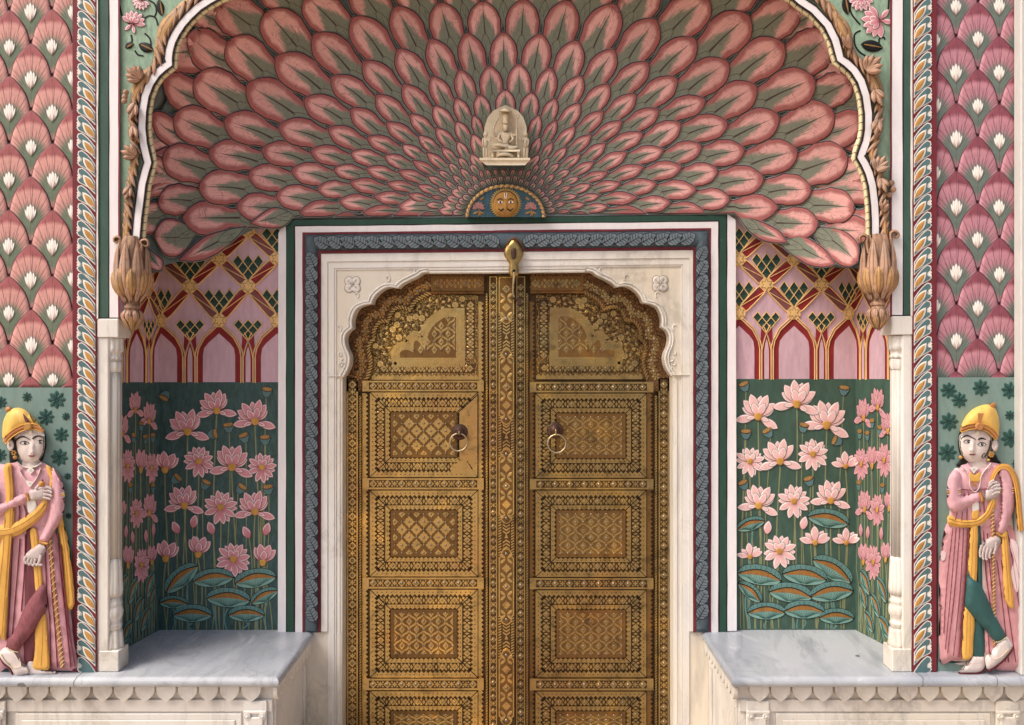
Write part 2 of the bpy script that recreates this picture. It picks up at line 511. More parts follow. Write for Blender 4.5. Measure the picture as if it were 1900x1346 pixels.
def lotus_mat(name, pink, dark, rim, gain=1.0, worn=.3):
    M = Mat(name, .6, spec=.2)
    e, t, k = M.attr('e'), M.attr('t'), M.attr('k')
    n = M.noise(60, 5, .6)
    c = M.mix(n.ss(.3, .7), dk(C(pink, gain), .9), dk(C(pink, gain), 1.08))
    c = M.mix(t.ss(.75, .05) * .6, c, C(dark, gain))
    c = M.mix(n.ss(.5, .68) * worn, c, C(dark, gain))
    c = M.mix(e.ss(3.2, 1.8) * t.ss(.25, .5), c, C(rim, gain))
    c = M.mix(e.ss(1.5, .8) * (.85 if name != 'bud_cream' else .6), c, C('6b3a3c'))
    M.color(c); M.bump(n, .001, .4)
    return M.m
def brass(name, hx, rough=.38, metal=.9, patina='2a1c0e', amt=.5, gain=1.0, green=.0, eng=0.0):
    M = Mat(name, rough, metal, .5)
    c = C(hx, gain)
    n = M.noise(16, 7, .7, dist=.4); n2 = M.noise(3.1, 4, .6); n3 = M.noise(90, 4, .7); n5 = M.noise(5.3, 4, .55); n6 = M.noise(2.3, 5, .6)
    col = M.mix(n2.ss(.3, .7) * .5, c, (c[0] * .82, c[1] * .72, c[2] * .6, 1))
    col = M.mix(n5.ss(.54, .66) * .7, col, (min(.9, c[0] * 1.45), min(.9, c[1] * 1.32), c[2] * 1.0, 1))
    col = M.mix(n6.ss(.52, .68) * .45, col, (c[0] * .80, c[1] * .60, c[2] * .62, 1))
    col = M.mix(n.ss(.48, .72) * amt, col, C(patina))
    col = M.mix(n3.ss(.6, .8) * amt * .6, col, C(patina))
    if green: col = M.mix(M.noise(7, 4, .6).ss(.55, .75) * green, col, C('5c5a44'))
    h = n3 * .8 + n * .9 + M.noise(34, 3, .5) * .8 + M.noise(13, 2, .5) * 3.0
    if eng:
        v = M.vor(62, sc=(1, 0, 1)); v2 = M.vor(105, sc=(1, 0, 1)); v3 = M.vor(62, 'F1', (1, 0, 1))
        ln = v.ss(.10, .03).max(v2.ss(.07, .02) * .8).max((v3 - .22).abs().ss(.07, .02) * .8)
        col = M.mix(ln * eng, col, C(patina)); h = h - ln * 1.6 * eng
    M.color(col)
    M.set('Roughness', n * .34 + n5.ss(.7, .5) * .10 + (rough - .2))
    M.bump(h, .0026, .6)
    return M.m
P = {}
P['white'] = paint('white_paint', 'f1ebec', .96, .05, .6, grime=.18)
P['green'] = paint('green_paint', '3d5c50', 1.0, .16)
P['band_green'] = paint('dark_green_paint', '2b5243', .9, .14)
P['maroon'] = paint('maroon_paint', '7a2733', .95, .2, grime=.12)
P['line'] = paint('line_paint', '2e1a20', 1, .2, grime=.05)
P['teal'] = paint('teal_paint', '527477', 1.0, .16, grime=.12)
P['gold'] = paint('ochre_paint', 'c08a35', 1.0, .25, grime=.12)
P['cream'] = paint('cream_paint', 'f0dca8', 1.0, .14, grime=.18)
P['offwhite'] = paint('offwhite_paint', 'ece4da', .96, .08, grime=.2)
P['spandrel'] = paint('pale_green_paint', '8fae93', 1.0, .28, scale=14, grime=.3)
P['panel_green'] = paint('sage_paint', '76928a', 1.0, .1, grime=.22)
P['flower_dark'] = paint('dark_teal_flower', '2f5a52', 1.0, .2, grime=.05)
P['flower_line'] = paint('dark_teal_line', '1d3e3b', 1.0, .1, grime=.0)
P['shell'] = paint('shell_grout', '6d7b79', 1.0, .22, scale=16, grime=.3)
P['mauve'] = paint('mauve_paint', 'cda6b3', 1.0, .13, scale=12, grime=.22, streak=(1, 1, .2))
P['red'] = paint('red_paint', '8c1a1f', 1.0, .2, grime=.08)
P['dull_red'] = paint('dull_red_paint', '80494a', 1.0, .18, grime=.1)
P['rib'] = paint('gold_rib', 'e4b76c', 1.1, .15, grime=.12)
P['cell'] = paint('green_cell', '2f4c40', 1.0, .25, grime=.1)
P['mural_a'] = paint('teal_wall', '3b5855', 1.0, .35, scale=18, grime=.22)
P['mural_b'] = paint('green_wall', '3f5c4e', 1.0, .2, grime=.12)
P['stem'] = paint('stem_paint', '86885a', 1.0, .2, grime=.1)
P['pod_gold'] = paint('pod_brown', '9a6f2f', 1.0, .25, grime=.05)
P['pod'] = paint('pod_teal', '55797a', 1.0, .15, grime=.05)
P['black'] = paint('black_line', '171616', 1.0, .1, grime=0)
P['heart'] = paint('lotus_heart', 'c9912c', 1.0, .2, grime=.05)
P['brown_line'] = paint('brown_line', '6a4a38', 1, .1, grime=0)
P['pad'] = paint('pad_teal', '78a598', 1.0, .14, grime=.08)
P['pad_rim'] = paint('pad_rim_teal', '5d8a84', 1.0, .14, grime=.08)
P['pad_gold'] = paint('pad_brown', 'a06a24', 1.0, .25, grime=.06)
P['petal'] = petal_mat('vault_petal', 'eba9a2', '963f3e', '6f7e6a', '3a1e24', 1.1)
P['scale_a'] = scale_mat('scale_salmon', 'ac5c5e', 'd9998f', '77876f', '4c2831')
P['scale_b'] = scale_mat('scale_rose', '944b59', 'c68592', '76867c', '42202a')
P['lotus_a'] = lotus_mat('lotus_pink', 'd98f97', 'b05a66', 'f2d6d6', 1, .5)
P['lotus_b'] = lotus_mat('lotus_pale', 'f0bdb9', 'e39d9b', 'fbeae4', 1, .2)
P['lotus_c'] = lotus_mat('lotus_dusty', 'cf8e96', 'a85f6c', 'dfa9ab', 1, .5)
P['bud'] = lotus_mat('bud_cream', 'efe6da', 'd9bfae', 'f8f2ea', 1, .2)
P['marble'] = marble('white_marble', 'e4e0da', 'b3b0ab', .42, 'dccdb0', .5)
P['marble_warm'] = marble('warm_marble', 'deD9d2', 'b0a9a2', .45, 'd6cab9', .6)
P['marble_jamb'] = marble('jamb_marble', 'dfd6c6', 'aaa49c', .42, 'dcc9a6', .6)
def bench_top():
    M = Mat('bench_marble', .24, spec=.5)
    s1 = M.noise(5.5, 7, .62, (1.0, .35, 1), dist=.9); s2 = M.noise(1.6, 4, .55); s3 = M.noise(55, 5, .7); s4 = M.noise(9, 2, .4)
    col = M.mix(s2.ss(.35, .65), C('9ca2ac'), C('b6babf'))
    col = M.mix(s1.ss(.48, .72) * .6, col, C('7c828b')); col = M.mix(s1.ss(.44, .30) * .8, col, C('d6d9dc')); vv = (M.noise(2.6, 8, .6, (1.3, .5, 1), dist=1.0) - .5).abs(); col = M.mix(vv.ss(.018, .0) * .3, col, C('6f757e'))
    col = M.mix(s3.ss(.6, .8) * .25, col, C('838891')); col = M.mix(s4.ss(.735, .75) * .8, col, C('5b5d60'))
    M.color(col); M.bump(s3, .0006, .25); M.set('Roughness', s1 * .25 + .14)
    return M.m
P['marble_top'] = bench_top()
P['ivory'] = marble('ivory_stone', 'e9d9b8', 'c7ab7f', .5, 'dfc598', .4, 5)
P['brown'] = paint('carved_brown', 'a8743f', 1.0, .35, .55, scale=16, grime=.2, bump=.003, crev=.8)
def leaf_brown(name, hx, dark):
    M = Mat(name, .58, spec=.25); c = C(hx)
    s_, t_ = M.attr('s').abs(), M.attr('t'); n = M.noise(30, 5, .65); n2 = M.noise(8, 4, .6)
    col = M.mix(n.ss(.3, .7), dk(c, .75), dk(c, 1.2)); col = M.mix(n2.ss(.5, .7) * .5, col, C('a8978a'))
    col = M.mix((s_ + (n - .5) * .3).ss(.72, .92) * .85, col, C(dark)); col = M.mix((s_ - .3 + (n - .5) * .4).abs().ss(.10, .02) * .55, col, C(dark))
    col = M.mix(s_.ss(.10, .0) * .6, col, dk(c, 1.5)); col = M.mix(t_.ss(.14, .0) * .7, col, C(dark))
    M.color(col); M.bump(n, .002, .5)
    return M.m
P['leaf_brown'] = leaf_brown('carved_leaf', 'b58a6c', '3c241a')
P['leaf_ochre'] = leaf_brown('carved_leaf_ochre', 'b5874e', '40241a')
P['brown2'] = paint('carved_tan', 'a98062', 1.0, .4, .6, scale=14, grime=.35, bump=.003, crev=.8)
P['roll'] = paint('slate_roll', '4e5e67', 1.0, .22, .55, grime=.2)
P['roll_leaf'] = paint('slate_leaf', '6b7b83', 1.0, .2, .55, grime=.15)
P['brass'] = brass('worn_brass', 'd2ae62', .25, .92, amt=.5)
P['brass2'] = brass('aged_brass', 'ac9054', .3, .9, amt=.6, green=.35)
P['brass_rail'] = brass('rail_brass', 'd2ad62', .24, .92, amt=.5)
P['brass_copper'] = brass('copper_brass', '94693e', .36, .85, amt=.5, eng=.85)
P['patina'] = brass('brass_patina', '5f4521', .5, .65, '1e140a', .5)
P['patina2'] = brass('brass_patina_dark', '513b1e', .52, .65, '1a130c', .6, green=.3)
P['brass_field'] = brass('engraved_brass', 'cfa95c', .26, .92, amt=.5, eng=.9)
P['brass2_field'] = brass('engraved_dark_brass', 'aa874a', .32, .9, amt=.6, green=.3, eng=.9)
P['nail'] = brass('nail_iron', '9a8a70', .28, .9, '3a2a1a', .35)
P['iron'] = brass('rusty_iron', '5a4034', .5, .7, '2a1a14', .4)
P['ring'] = brass('ring_brass', 'c2b18c', .28, .95, '6a5a3a', .25)
P['dark'] = paint('shadow_gap', '0e0b09', 1, .1, grime=0)
P['ground'] = paint('stone_paving', 'b9a68f', 1.0, .2, scale=3)
P['palace'] = paint('palace_wall', 'c9897a', 1.0, .12, scale=4)
P['grey_wall'] = paint('grey_edge', 'c9c7c2', 1.0, .06)

# ---------------------------------------------------------------- setting: ground and the wall of the gate
mb = MB(); mb.add([(-60, -60, 0), (60, -60, 0), (60, 60, 0), (-60, 60, 0)], [(0, 1, 2, 3)])
o = mb.build('ground', P['ground']); o['kind'] = 'structure'
t_wall = thing('palace_wall', 'pink plastered palace wall that carries the painted gate', 'wall', (0, .8, 0))
mb = MB()
box(mb, -7, .66, 0, 7, 1.0, 7)                                   # unseen core behind the gate, added to stop sky light leaking in
box(mb, -7, .03, 0, W(-170, 0, .03).x, .655, 7)                  # flanks
box(mb, W(2060, 0, .03).x, .03, 0, 7, .655, 7)
box(mb, W(-170, 0, .03).x + .002, .035, W(0, -262, .03).z, W(2060, 0, .03).x - .002, .65, 7)   # above the arch, also closes the top to leaking sky light
mb.build('masonry', P['palace'], t_wall)

# ---------------------------------------------------------------- scalloped feather panels at both sides
def scale_panel(name, label, x0, x1, yb, cols, rows, mat, S):
    T = thing(name, label, 'wall panel', S((x0 + x1) / 2, yb, 0), 'feather panels')
    mb = MB(); rect(mb, S, x0, -255, x1, yb, -.004, .02)
    mb.build('backing', P['maroon'], T)
    tips = {}
    for (i, cx) in cols:
        for (j, y) in rows:
            if (i + j) % 2 == 0:
                tips[i, j] = (cx + random.uniform(-1, 1), y - 66 + random.uniform(-1.5, 1.5))
    dx = abs(cols[1][1] - cols[0][1]); dyv = abs(rows[1][1] - rows[0][1])
    for (i, j), t_ in sorted(tips.items(), key=lambda q: q[1][1]):
        if t_[1] > yb - 4: continue
        L = tips.get((i - 1, j + 1), (t_[0] - dx, t_[1] + dyv)); Rr = tips.get((i + 1, j + 1), (t_[0] + dx, t_[1] + dyv))
        B = (t_[0], t_[1] + 2 * dyv * .98)
        g = .8
        Lc = resample(smooth_pts([B, (L[0] + g * 4, L[1] + 26), (L[0] + g, L[1] + 3), (L[0] * .62 + t_[0] * .38 - 4.5, L[1] * .62 + t_[1] * .38 - 8), (t_[0] * .8 + L[0] * .2 - 1, t_[1] + 6.5), t_], 5), 15)
        Rc = resample(smooth_pts([B, (Rr[0] - g * 4, Rr[1] + 26), (Rr[0] - g, Rr[1] + 3), (Rr[0] * .62 + t_[0] * .38 + 4.5, Rr[1] * .62 + t_[1] * .38 - 8), (t_[0] * .8 + Rr[0] * .2 + 1, t_[1] + 6.5), t_], 5), 15)
        Lc = [(x, min(y, yb - .3)) for x, y in Lc]; Rc = [(x, min(y, yb - .3)) for x, y in Rc]
        mb = MB(); lr_leaf(mb, S, Lc, Rc, .0018, lambda t: .001 + .0045 * t, 8, .003, k=random.random())
        bx, by = t_[0], t_[1] + 82
        q = []; h = []
        for i_ in range(15):
            for j_ in range(-1, 10):
                p = lerp(Lc[i_], Rc[i_], min(max(j_, 0), 8) / 8)
                q.append(math.hypot(p[0] - bx, (p[1] - by) * .92)); h.append(math.atan2(p[0] - bx, by - p[1] + 12))
        mb.a['q'] = q; mb.a['h'] = h
        sc_ = mb.build('scale', mat, T, True)
        b0 = (t_[0], t_[1] + 86)
        if b0[1] < yb + 8:
            mb = MB(); f = random.uniform(.9, 1.05); kk = random.random()
            for a, ln, hw, of in ((-23, 28, 3.6, .0062), (23, 28, 3.6, .0062), (-10, 33, 4.8, .0066), (10, 33, 4.8, .0066), (0, 36, 4.6, .0070)):
                ax_leaf(mb, S, (b0[0], min(b0[1], yb - 1)), (b0[0] + ln * f * math.sin(R(a)), b0[1] - ln * f * math.cos(R(a)) - (0 if b0[1] < yb - 1 else 0)), hw, .0006, of, .55, .8, 8, 5, .003, k=kk)
            mb.build('bud', P['bud'], sc_, True)
    return T
rowsL = [(j, -41 + 62.0 * j) for j in range(-3, 14)]
colsL = [(i, 17 + 40 * i) for i in range(-4, 4)]
SP = plane(.012)
scale_panel('scale_panel', 'salmon feather-scale panel with white lotus buds beside the left leaf border', -168, 142, 720, colsL, rowsL, P['scale_a'], SP)
rowsR = [(j, -54.5 + 62.3 * j) for j in range(-3, 14)]
colsR = [(i, 1735 + 39.7 * i) for i in range(0, 9)]
scale_panel('scale_panel', 'rose feather-scale panel with cream lotus buds beside the grey wall edge', 1736, 2058, 701, colsR, rowsR, P['scale_b'], SP)

# grey edge of the next wall at the far right
t_ = thing('wall_edge', 'pale grey plaster edge right of the rose feather panel', 'wall edge', W(1940, 1246, 0))
mb = MB(); box(mb, W(1894.5, 0, -.045).x, -.045, .55, W(2058, 0, 0).x, .0, 4.2, bev=.004)
mb.build('plaster', P['grey_wall'], t_)

# ---------------------------------------------------------------- sage panels with dark flowers behind the figures
def figure_panel(label, x0, x1, y0, y1, flowers):
    T = thing('figure_panel', label, 'wall panel', SF((x0 + x1) / 2, y1, 0), 'sage panels behind the figures')
    mb = MB(); rect(mb, SF, x0, y0, x1, y1, .002, .03); mb.build('board', P['panel_green'], T)
    for cx, cy, r in flowers:
        mb = MB(); a0 = random.uniform(-8, 8)
        for k in range(8):
            a = R(45 * k + a0)
            ax_leaf(mb, SF, (cx, cy), (cx + r * math.sin(a), cy - r * math.cos(a)), r * .24, .0015, .0032 + .0004 * (k % 2), .6, .75, 6, 4, .002)
        for k in range(8):
            a = R(45 * k + a0)
            strip(mb, SF, [(cx + q * r * math.sin(a), cy - q * r * math.cos(a)) for q in (.15, .5, .8)], [1.4, 1.1, .5], .0058, .001, 'tri', m=1)
        for p in circle(cx, cy, r * .12, n=1): prism(mb, SF, circle(cx, cy, r * .13, n=8), .006, .002, m=1)
        mb.build('flower', [P['flower_dark'], P['flower_line']], T, True)
figure_panel('sage panel with dark flowers behind the yellow sashed figure at the left', -168, 136, 719.5, 1247, [(105, 742, 17.5), (85, 774, 16), (113.4, 807, 14.5), (110, 849, 17), (50, 737, 9.5), (122, 773, 8), (125, 884, 7), (127, 957.6, 6.5), (1, 747, 12), (0, 845, 13), (-40, 800, 16)])
figure_panel('sage panel with dark flowers behind the green legged figure at the right', 1740, 2058, 700.5, 1247, [(1760, 725, 16), (1780, 742.7, 15.5), (1820, 719.8, 16.5), (1874, 724.6, 17), (1761, 783, 18), (1874, 771, 10), (1875, 814, 18.5), (1758, 840.5, 18), (1887, 861, 10), (1930, 790, 16)])

# ---------------------------------------------------------------- leaf borders
def leaf_border(label, xs, sgn, pitch, yoff):
    """xs: outer maroon edge, motif edge, motif edge, inner maroon edge (from the panel towards the arch)"""
    T = thing('leaf_border', label, 'border', SF((xs[0] + xs[3]) / 2, 1248, 0), 'leaf borders')
    S = plane(-.012)
    mb = MB(); rect(mb, S, min(xs[0], xs[3]), -255, max(xs[0], xs[3]), 1247, 0, .04); mb.build('ground_strip', P['maroon'], T)
    w_ = abs(xs[2] - xs[1]) / 34.5
    teal = [(4, 6), (5, 1.5), (10, 0), (14.5, 3.0), (20.5, 8.5), (27, 16), (33.8, 26), (34.5, 46), (30, 41), (22, 34), (13, 29), (6, 25.5), (3.5, 21.5), (6, 19.5), (9.5, 19), (10.5, 15), (9, 11.5), (6, 10)]
    leaf = ((13.5, 12.5), (34.5, 40))
    jx = 0
    def tr(p, y): return (xs[1] + sgn * p[0] * w_ + jx * (p[0] < 30), y + p[1] * pitch / 32.3 + .6)
    y = -250 + yoff; n = 0; first = None
    while y < 1240:
        mb = MB(); vv = random.uniform(.95, 1.05); jx = random.uniform(-.7, .7)
        cut = 1247 - y
        tq = [tr((p[0], min(p[1] * vv, cut)), y) for p in teal]
        prism(mb, S, offset_poly(tq, 1.9), .0022, .003, 1)
        prism(mb, S, tq, .0040, .003, 0)
        scroll = [(3.2, 9.5), (6.5, 10.5), (8.6, 14.5), (7, 19), (3.2, 19.6), (1.2, 17), (3, 14.5), (1.2, 11.5)]
        prism(mb, S, [tr((p[0], min(p[1], cut)), y) for p in scroll], .0045, .003, 1)
        if cut > 40:
            ax_leaf(mb, S, tr(leaf[1], y), tr((12.2, 11), y), 7.0 * w_, .0016, .005, .5, .8, 8, 4, .002, 1)
            ax_leaf(mb, S, tr((33.8, 38.6), y), tr((15.2, 14.5), y), 4.8 * w_, .0018, .0066, .5, .85, 8, 4, .002, 2)
        mb.build('leaf', [P['teal'], P['offwhite'], P['gold']], T)
        y += pitch
    return T
leaf_border('teal and gold leaf border on maroon beside the salmon feather panel', (134.5, 141, 175.5, 179.5), 1, 32.4, 12)
leaf_border('teal and gold leaf border on maroon beside the rose feather panel', (1738, 1730.5, 1697, 1692.5), -1, 33.0, 17)

# ---------------------------------------------------------------- green and white striped pilasters
def striped(label, bars, y1):
    T = thing('striped_pilaster', label, 'pilaster', SF(bars[1][1], 600, 0), 'striped pilasters')
    for nm, x0, x1, mat, h in bars:
        mb = MB(); prism(mb, SF, wob([(x0, -255), (x1, -255), (x1, y1 if nm != 'edge_line' else y1 + 1.5), (x0, y1 if nm != 'edge_line' else y1 + 1.5)], .55), h, .05); mb.build(nm, P[mat], T)
    mb = MB(); rect(mb, SF, bars[0][1], y1 - .5, bars[-1][2], y1 + 2, .009, .05); mb.build('edge_line', P['line'], T)
striped('green and white painted pilaster left of the arch', [('edge_line', 179.2, 182, 'offwhite', .013), ('green_stripe', 181.6, 201, 'green', .008), ('edge_line', 200.6, 203, 'line', .0095), ('white_stripe', 202.6, 219.6, 'white', .009), ('edge_line', 219.2, 222.6, 'maroon', .0105)], 590)
striped('green and white painted pilaster right of the arch', [('edge_line', 1651.5, 1655, 'maroon', .0105), ('white_stripe', 1654.6, 1675, 'white', .009), ('edge_line', 1674.6, 1676.4, 'line', .0095), ('green_stripe', 1676, 1690, 'green', .008), ('edge_line', 1689.6, 1693.2, 'offwhite', .013)], 585)
# ---------------------------------------------------------------- cusped arch and its spandrels
TOPL = [(940, -212), (835, -176), (735, -140), (715, -122), (610, -112), (500, -62), (482, -34), (440, -22), (410, -12)]
ARL = [(388, 0), (368, 13), (350, 30), (337, 45), (326, 62), (318, 78), (313.5, 95), (312, 110), (313.5, 118), (302, 126), (290, 137), (278, 155), (269, 178), (264, 208), (263, 240), (266, 268), (271, 290), (274, 302), (269, 318), (263, 342), (259, 375), (255, 405), (251.5, 447)]
ARR = [(1486, 2), (1510, 18), (1536, 46), (1550, 74), (1556, 96), (1559, 109), (1571, 117), (1585, 130), (1598, 150), (1607, 178), (1611.5, 210), (1611.5, 240), (1608, 262), (1600, 284), (1597, 291), (1605, 304), (1613, 322), (1619, 345), (1623, 380), (1624.5, 410), (1624.5, 443)]
TOPR = [(1880 - x, y) for x, y in TOPL[::-1]][:-1]
AXL = TOPL + ARL                                     # apex to left springing
AXR = [(940, -212)] + [(1880 - x, y) for x, y in TOPL[1:]] + ARR
def offs_path(Pp, d):
    out = []
    for i, p in enumerate(Pp):
        a = Pp[max(i - 1, 0)]; b = Pp[min(i + 1, len(Pp) - 1)]
        n = Vector((-(b[1] - a[1]), b[0] - a[0])).normalized()
        out.append((p[0] + n.x * d, p[1] + n.y * d))
    return out
T_arch = thing('cusped_arch', 'cusped white arch with gold rope and carved brown scrollwork over the petal vault', 'arch', SF(940, -212, 0))
for AX, sg in ((AXL, 1), (AXR, -1)):
    # d>0 with sg=1 points to the outside (left branch runs downwards, normal to its right is inward)
    ins = lambda d: offs_path(AX, -d * sg)
    mb = MB(); strip(mb, SF, AX, 13.5, .018, .05, 'flat'); mb.build('white_band', P['white'], T_arch)
    mb = MB(); strip(mb, SF, ins(7.6), 2.2, .0195, .05, 'flat'); strip(mb, SF, ins(-7.6), 2.6, .0195, .05, 'flat'); mb.build('edge_line', P['line'], T_arch)
    mb = MB(); strip(mb, SF, ins(13.2), 11, .006, .024, 'round'); mb.build('rope_roll', P['cream'], T_arch, True)
    RP = resample(ins(13.2), 150); mb = MB()
    for i in range(60, 149, 2):
        a = Vector((RP[i][0], RP[i][1])); b = Vector((RP[i + 1][0], RP[i + 1][1])); tn = (b - a).normalized(); nn = Vector((-tn.y, tn.x))
        pts = [a - nn * 4.8, a + tn * 2 - nn * 1.5, a + tn * 1.2 + nn * 1.5, a + tn * 5 + nn * 4.8]
        strip(mb, SF, [(p.x, p.y) for p in pts], 1.1, [-.004, .0066, .0066, -.004], .002, 'flat')
    mb.build('rope_line', P['black'], T_arch, kind='stuff')
# brown scroll band outside the white one
def ridge(N, amp, fr): return [amp * (.7 + .5 * math.sin(i * fr) + .3 * math.sin(i * fr * 2.3 + 1)) for i in range(N)]
BRL = TOPL[:-1] + [(402, -28), (372, -10), (348, 8), (325, 30), (309, 52), (300, 74), (296, 98), (292, 118), (280, 134), (265, 150), (253, 172), (247, 200), (246, 232), (250, 262), (252, 284), (248, 306), (243, 335), (239, 370), (236, 405), (234, 447)]
BRR = [(1880 - x, y) for x, y in TOPL[:-1]] + [(1497, -20), (1528, 6), (1554, 38), (1570, 70), (1577, 98), (1588, 110), (1604, 124), (1618, 144), (1628, 172), (1632, 205), (1630, 240), (1624, 262), (1617, 285), (1622, 300), (1632, 322), (1638, 350), (1641, 385), (1642, 443)]
def acanthus(mb, S, x, y, ang, ln, n=5, spread=70, hw=None, off=.03):
    for k in range(n):
        a = R(ang + (k - (n - 1) / 2) * spread / max(1, n - 1)); l = ln * (1 - .25 * abs(k - (n - 1) / 2) / max(1, (n - 1) / 2))
        ax_leaf(mb, S, (x, y), (x + l * math.sin(a), y - l * math.cos(a)), hw or ln * .2, .012, lambda t, o_=off + .002 * k: o_ + .012 * t * t, .5, .8, 8, 6, .02)
for BP, sg, leaves in ((BRL, 1, [(262, 148, -52, 36, 5, 80), (253, 290, -60, 34, 4, 70), (250, 190, -165, 34, 3, 40), (241, 345, -160, 28, 3, 40), (246, 232, -185, 30, 2, 30)]),
                       (BRR, -1, [(1606, 132, 48, 40, 5, 85), (1626, 318, 30, 34, 5, 80), (1622, 165, 155, 36, 3, 50), (1630, 220, 190, 34, 3, 40), (1634, 330, 160, 30, 3, 50), (1578, 92, -20, 34, 2, 24), (1640, 395, 8, 26, 3, 40)])):
    Q = resample(smooth_pts(BP, 4), 170)
    wd = [24 + 4 * math.sin(i * .31) + 2.5 * math.sin(i * .83 + 1) if i < 128 else 15 for i in range(170)]
    mb = MB(); strip(mb, SF, Q, wd, [.02 + .006 * math.sin(i * .31) for i in range(170)], .03, 'round', s=[-1, -.66, -.33, 0, .33, .66, 1] * 170, t=.5)
    mb.build('scroll_band', P['leaf_ochre'], T_arch, True); mb = MB()
    # twisted ridges lying on the stem
    for i in range(50, 165, 3):
        a, b = Q[i], Q[min(i + 5, 169)]
        n = Vector((-(b[1] - a[1]), b[0] - a[0])).normalized()
        ax_leaf(mb, SF, (a[0] + n.x * 9 * sg, a[1] + n.y * 9 * sg), (b[0] - n.x * 10 * sg, b[1] - n.y * 10 * sg), 4.6, .007, .018, .5, .7, 8, 5, .012)
    mb.build('twisted_leaves', P['leaf_brown'], T_arch, True, kind='stuff')
    for (x, y, a, l, n, sp) in leaves:
        mb = MB(); acanthus(mb, SF, x, y, a, l, n, sp)
        mb.build('acanthus_leaf', P['leaf_brown'], T_arch, True)
    mb = MB()
    for (x, y) in ([(234, 172), (232, 180), (231, 188)] if sg == 1 else [(1654, 340), (1657, 352), (1650, 362)]): dome(mb, SF(x, y, .02), .012, 10, 4, .9)
    mb.build('scroll_bead', P['brown2'], T_arch, True)
# spandrels
def spandrel(label, outline, lots, vines, leaves, tint):
    T = thing('arch_spandrel', label, 'wall panel', SF(outline[0][0], outline[0][1], 0), 'arch spandrels')
    mb = MB(); prism(mb, SF, outline, .0, .028); mb.build('panel', P['spandrel'], T)
    mb = MB()
    for v in vines: strip(mb, SF, smooth_pts(v, 5), 3.2, .0022, .002, 'round')
    mb.build('vine', P['black'], T, True)
    for (x, y, r, rot) in lots:
        mb = MB(); kk = random.random()
        for a, l, hw, o_ in ((-75, 1, .22, 0), (75, 1, .22, 0), (-50, 1, .22, 1), (50, 1, .22, 1), (-25, 1.05, .22, 2), (25, 1.05, .22, 2), (0, 1, .2, 3), (-35, .6, .2, 4), (35, .6, .2, 4), (0, .62, .2, 5), (150, .8, .17, 0), (-150, .8, .17, 0)):
            q = R(a + rot); ax_leaf(mb, SF, (x, y), (x + l * r * math.sin(q), y - l * r * math.cos(q)), hw * r, .002, .003 + .0008 * o_, .58, .8, 7, 5, .002, k=kk)
        mb.build('lotus', P[tint], T, True)
    for (x, y, a, l, hw) in leaves:
        q = R(a); mb = MB()
        ax_leaf(mb, SF, (x, y), (x + l * math.sin(q), y - l * math.cos(q)), hw, .003, .003, .5, .7, 8, 5, .002)
        strip(mb, SF, [(x + f * l * math.sin(q) + 2, y - f * l * math.cos(q)) for f in (.1, .5, .9)], [2, 3.5, 1], .0075, .002, 'tri', m=1)
        mb.build('leaf', [P['black'], P['pod_gold']], T, True)
spL = [(221, -258), (939.5, -258)] + AXL + [(221, 447)]
spR = [(1653, -258), (1653, 443)] + AXR[::-1] + [(940.5, -258)]
spandrel('pale green spandrel with pink lotus and dark vines left of the cusped arch', spL, [(246, 44, 25, 20), (262, 2, 18, 190), (300, -60, 24, 0)],
         [[(222, 10), (226, 28), (236, 42), (250, 45)], [(262, 40), (275, 30), (288, 33), (293, 47)], [(275, 0), (287, 8), (290, 22), (286, 32)], [(268, 62), (278, 72), (279, 86), (270, 92)], [(243, 65), (245, 76), (238, 84)], [(250, 94), (256, 102), (266, 104)]],
         [(232, 89, 60, 18, 6), (257, 82, 115, 30, 9), (300, 30, -10, 32, 7)], 'lotus_a')
spandrel('pale green spandrel with pink lotus and dark vines right of the cusped arch', spR, [(1632, 38, 34, -110), (1598, -2, 24, 180), (1580, -60, 24, 0)],
         [[(1649, 0), (1648, 18), (1642, 30), (1630, 37)], [(1590, 0), (1578, 8), (1580, 26), (1596, 46)], [(1597, 57), (1586, 64), (1586, 82), (1594, 96), (1606, 104)], [(1631, 80), (1632, 72), (1640, 70), (1642, 74)], [(1574, 5), (1568, 0)]],
         [(1597, 82, 100, 42, 11), (1567, -6, 170, 34, 8)], 'lotus_a')

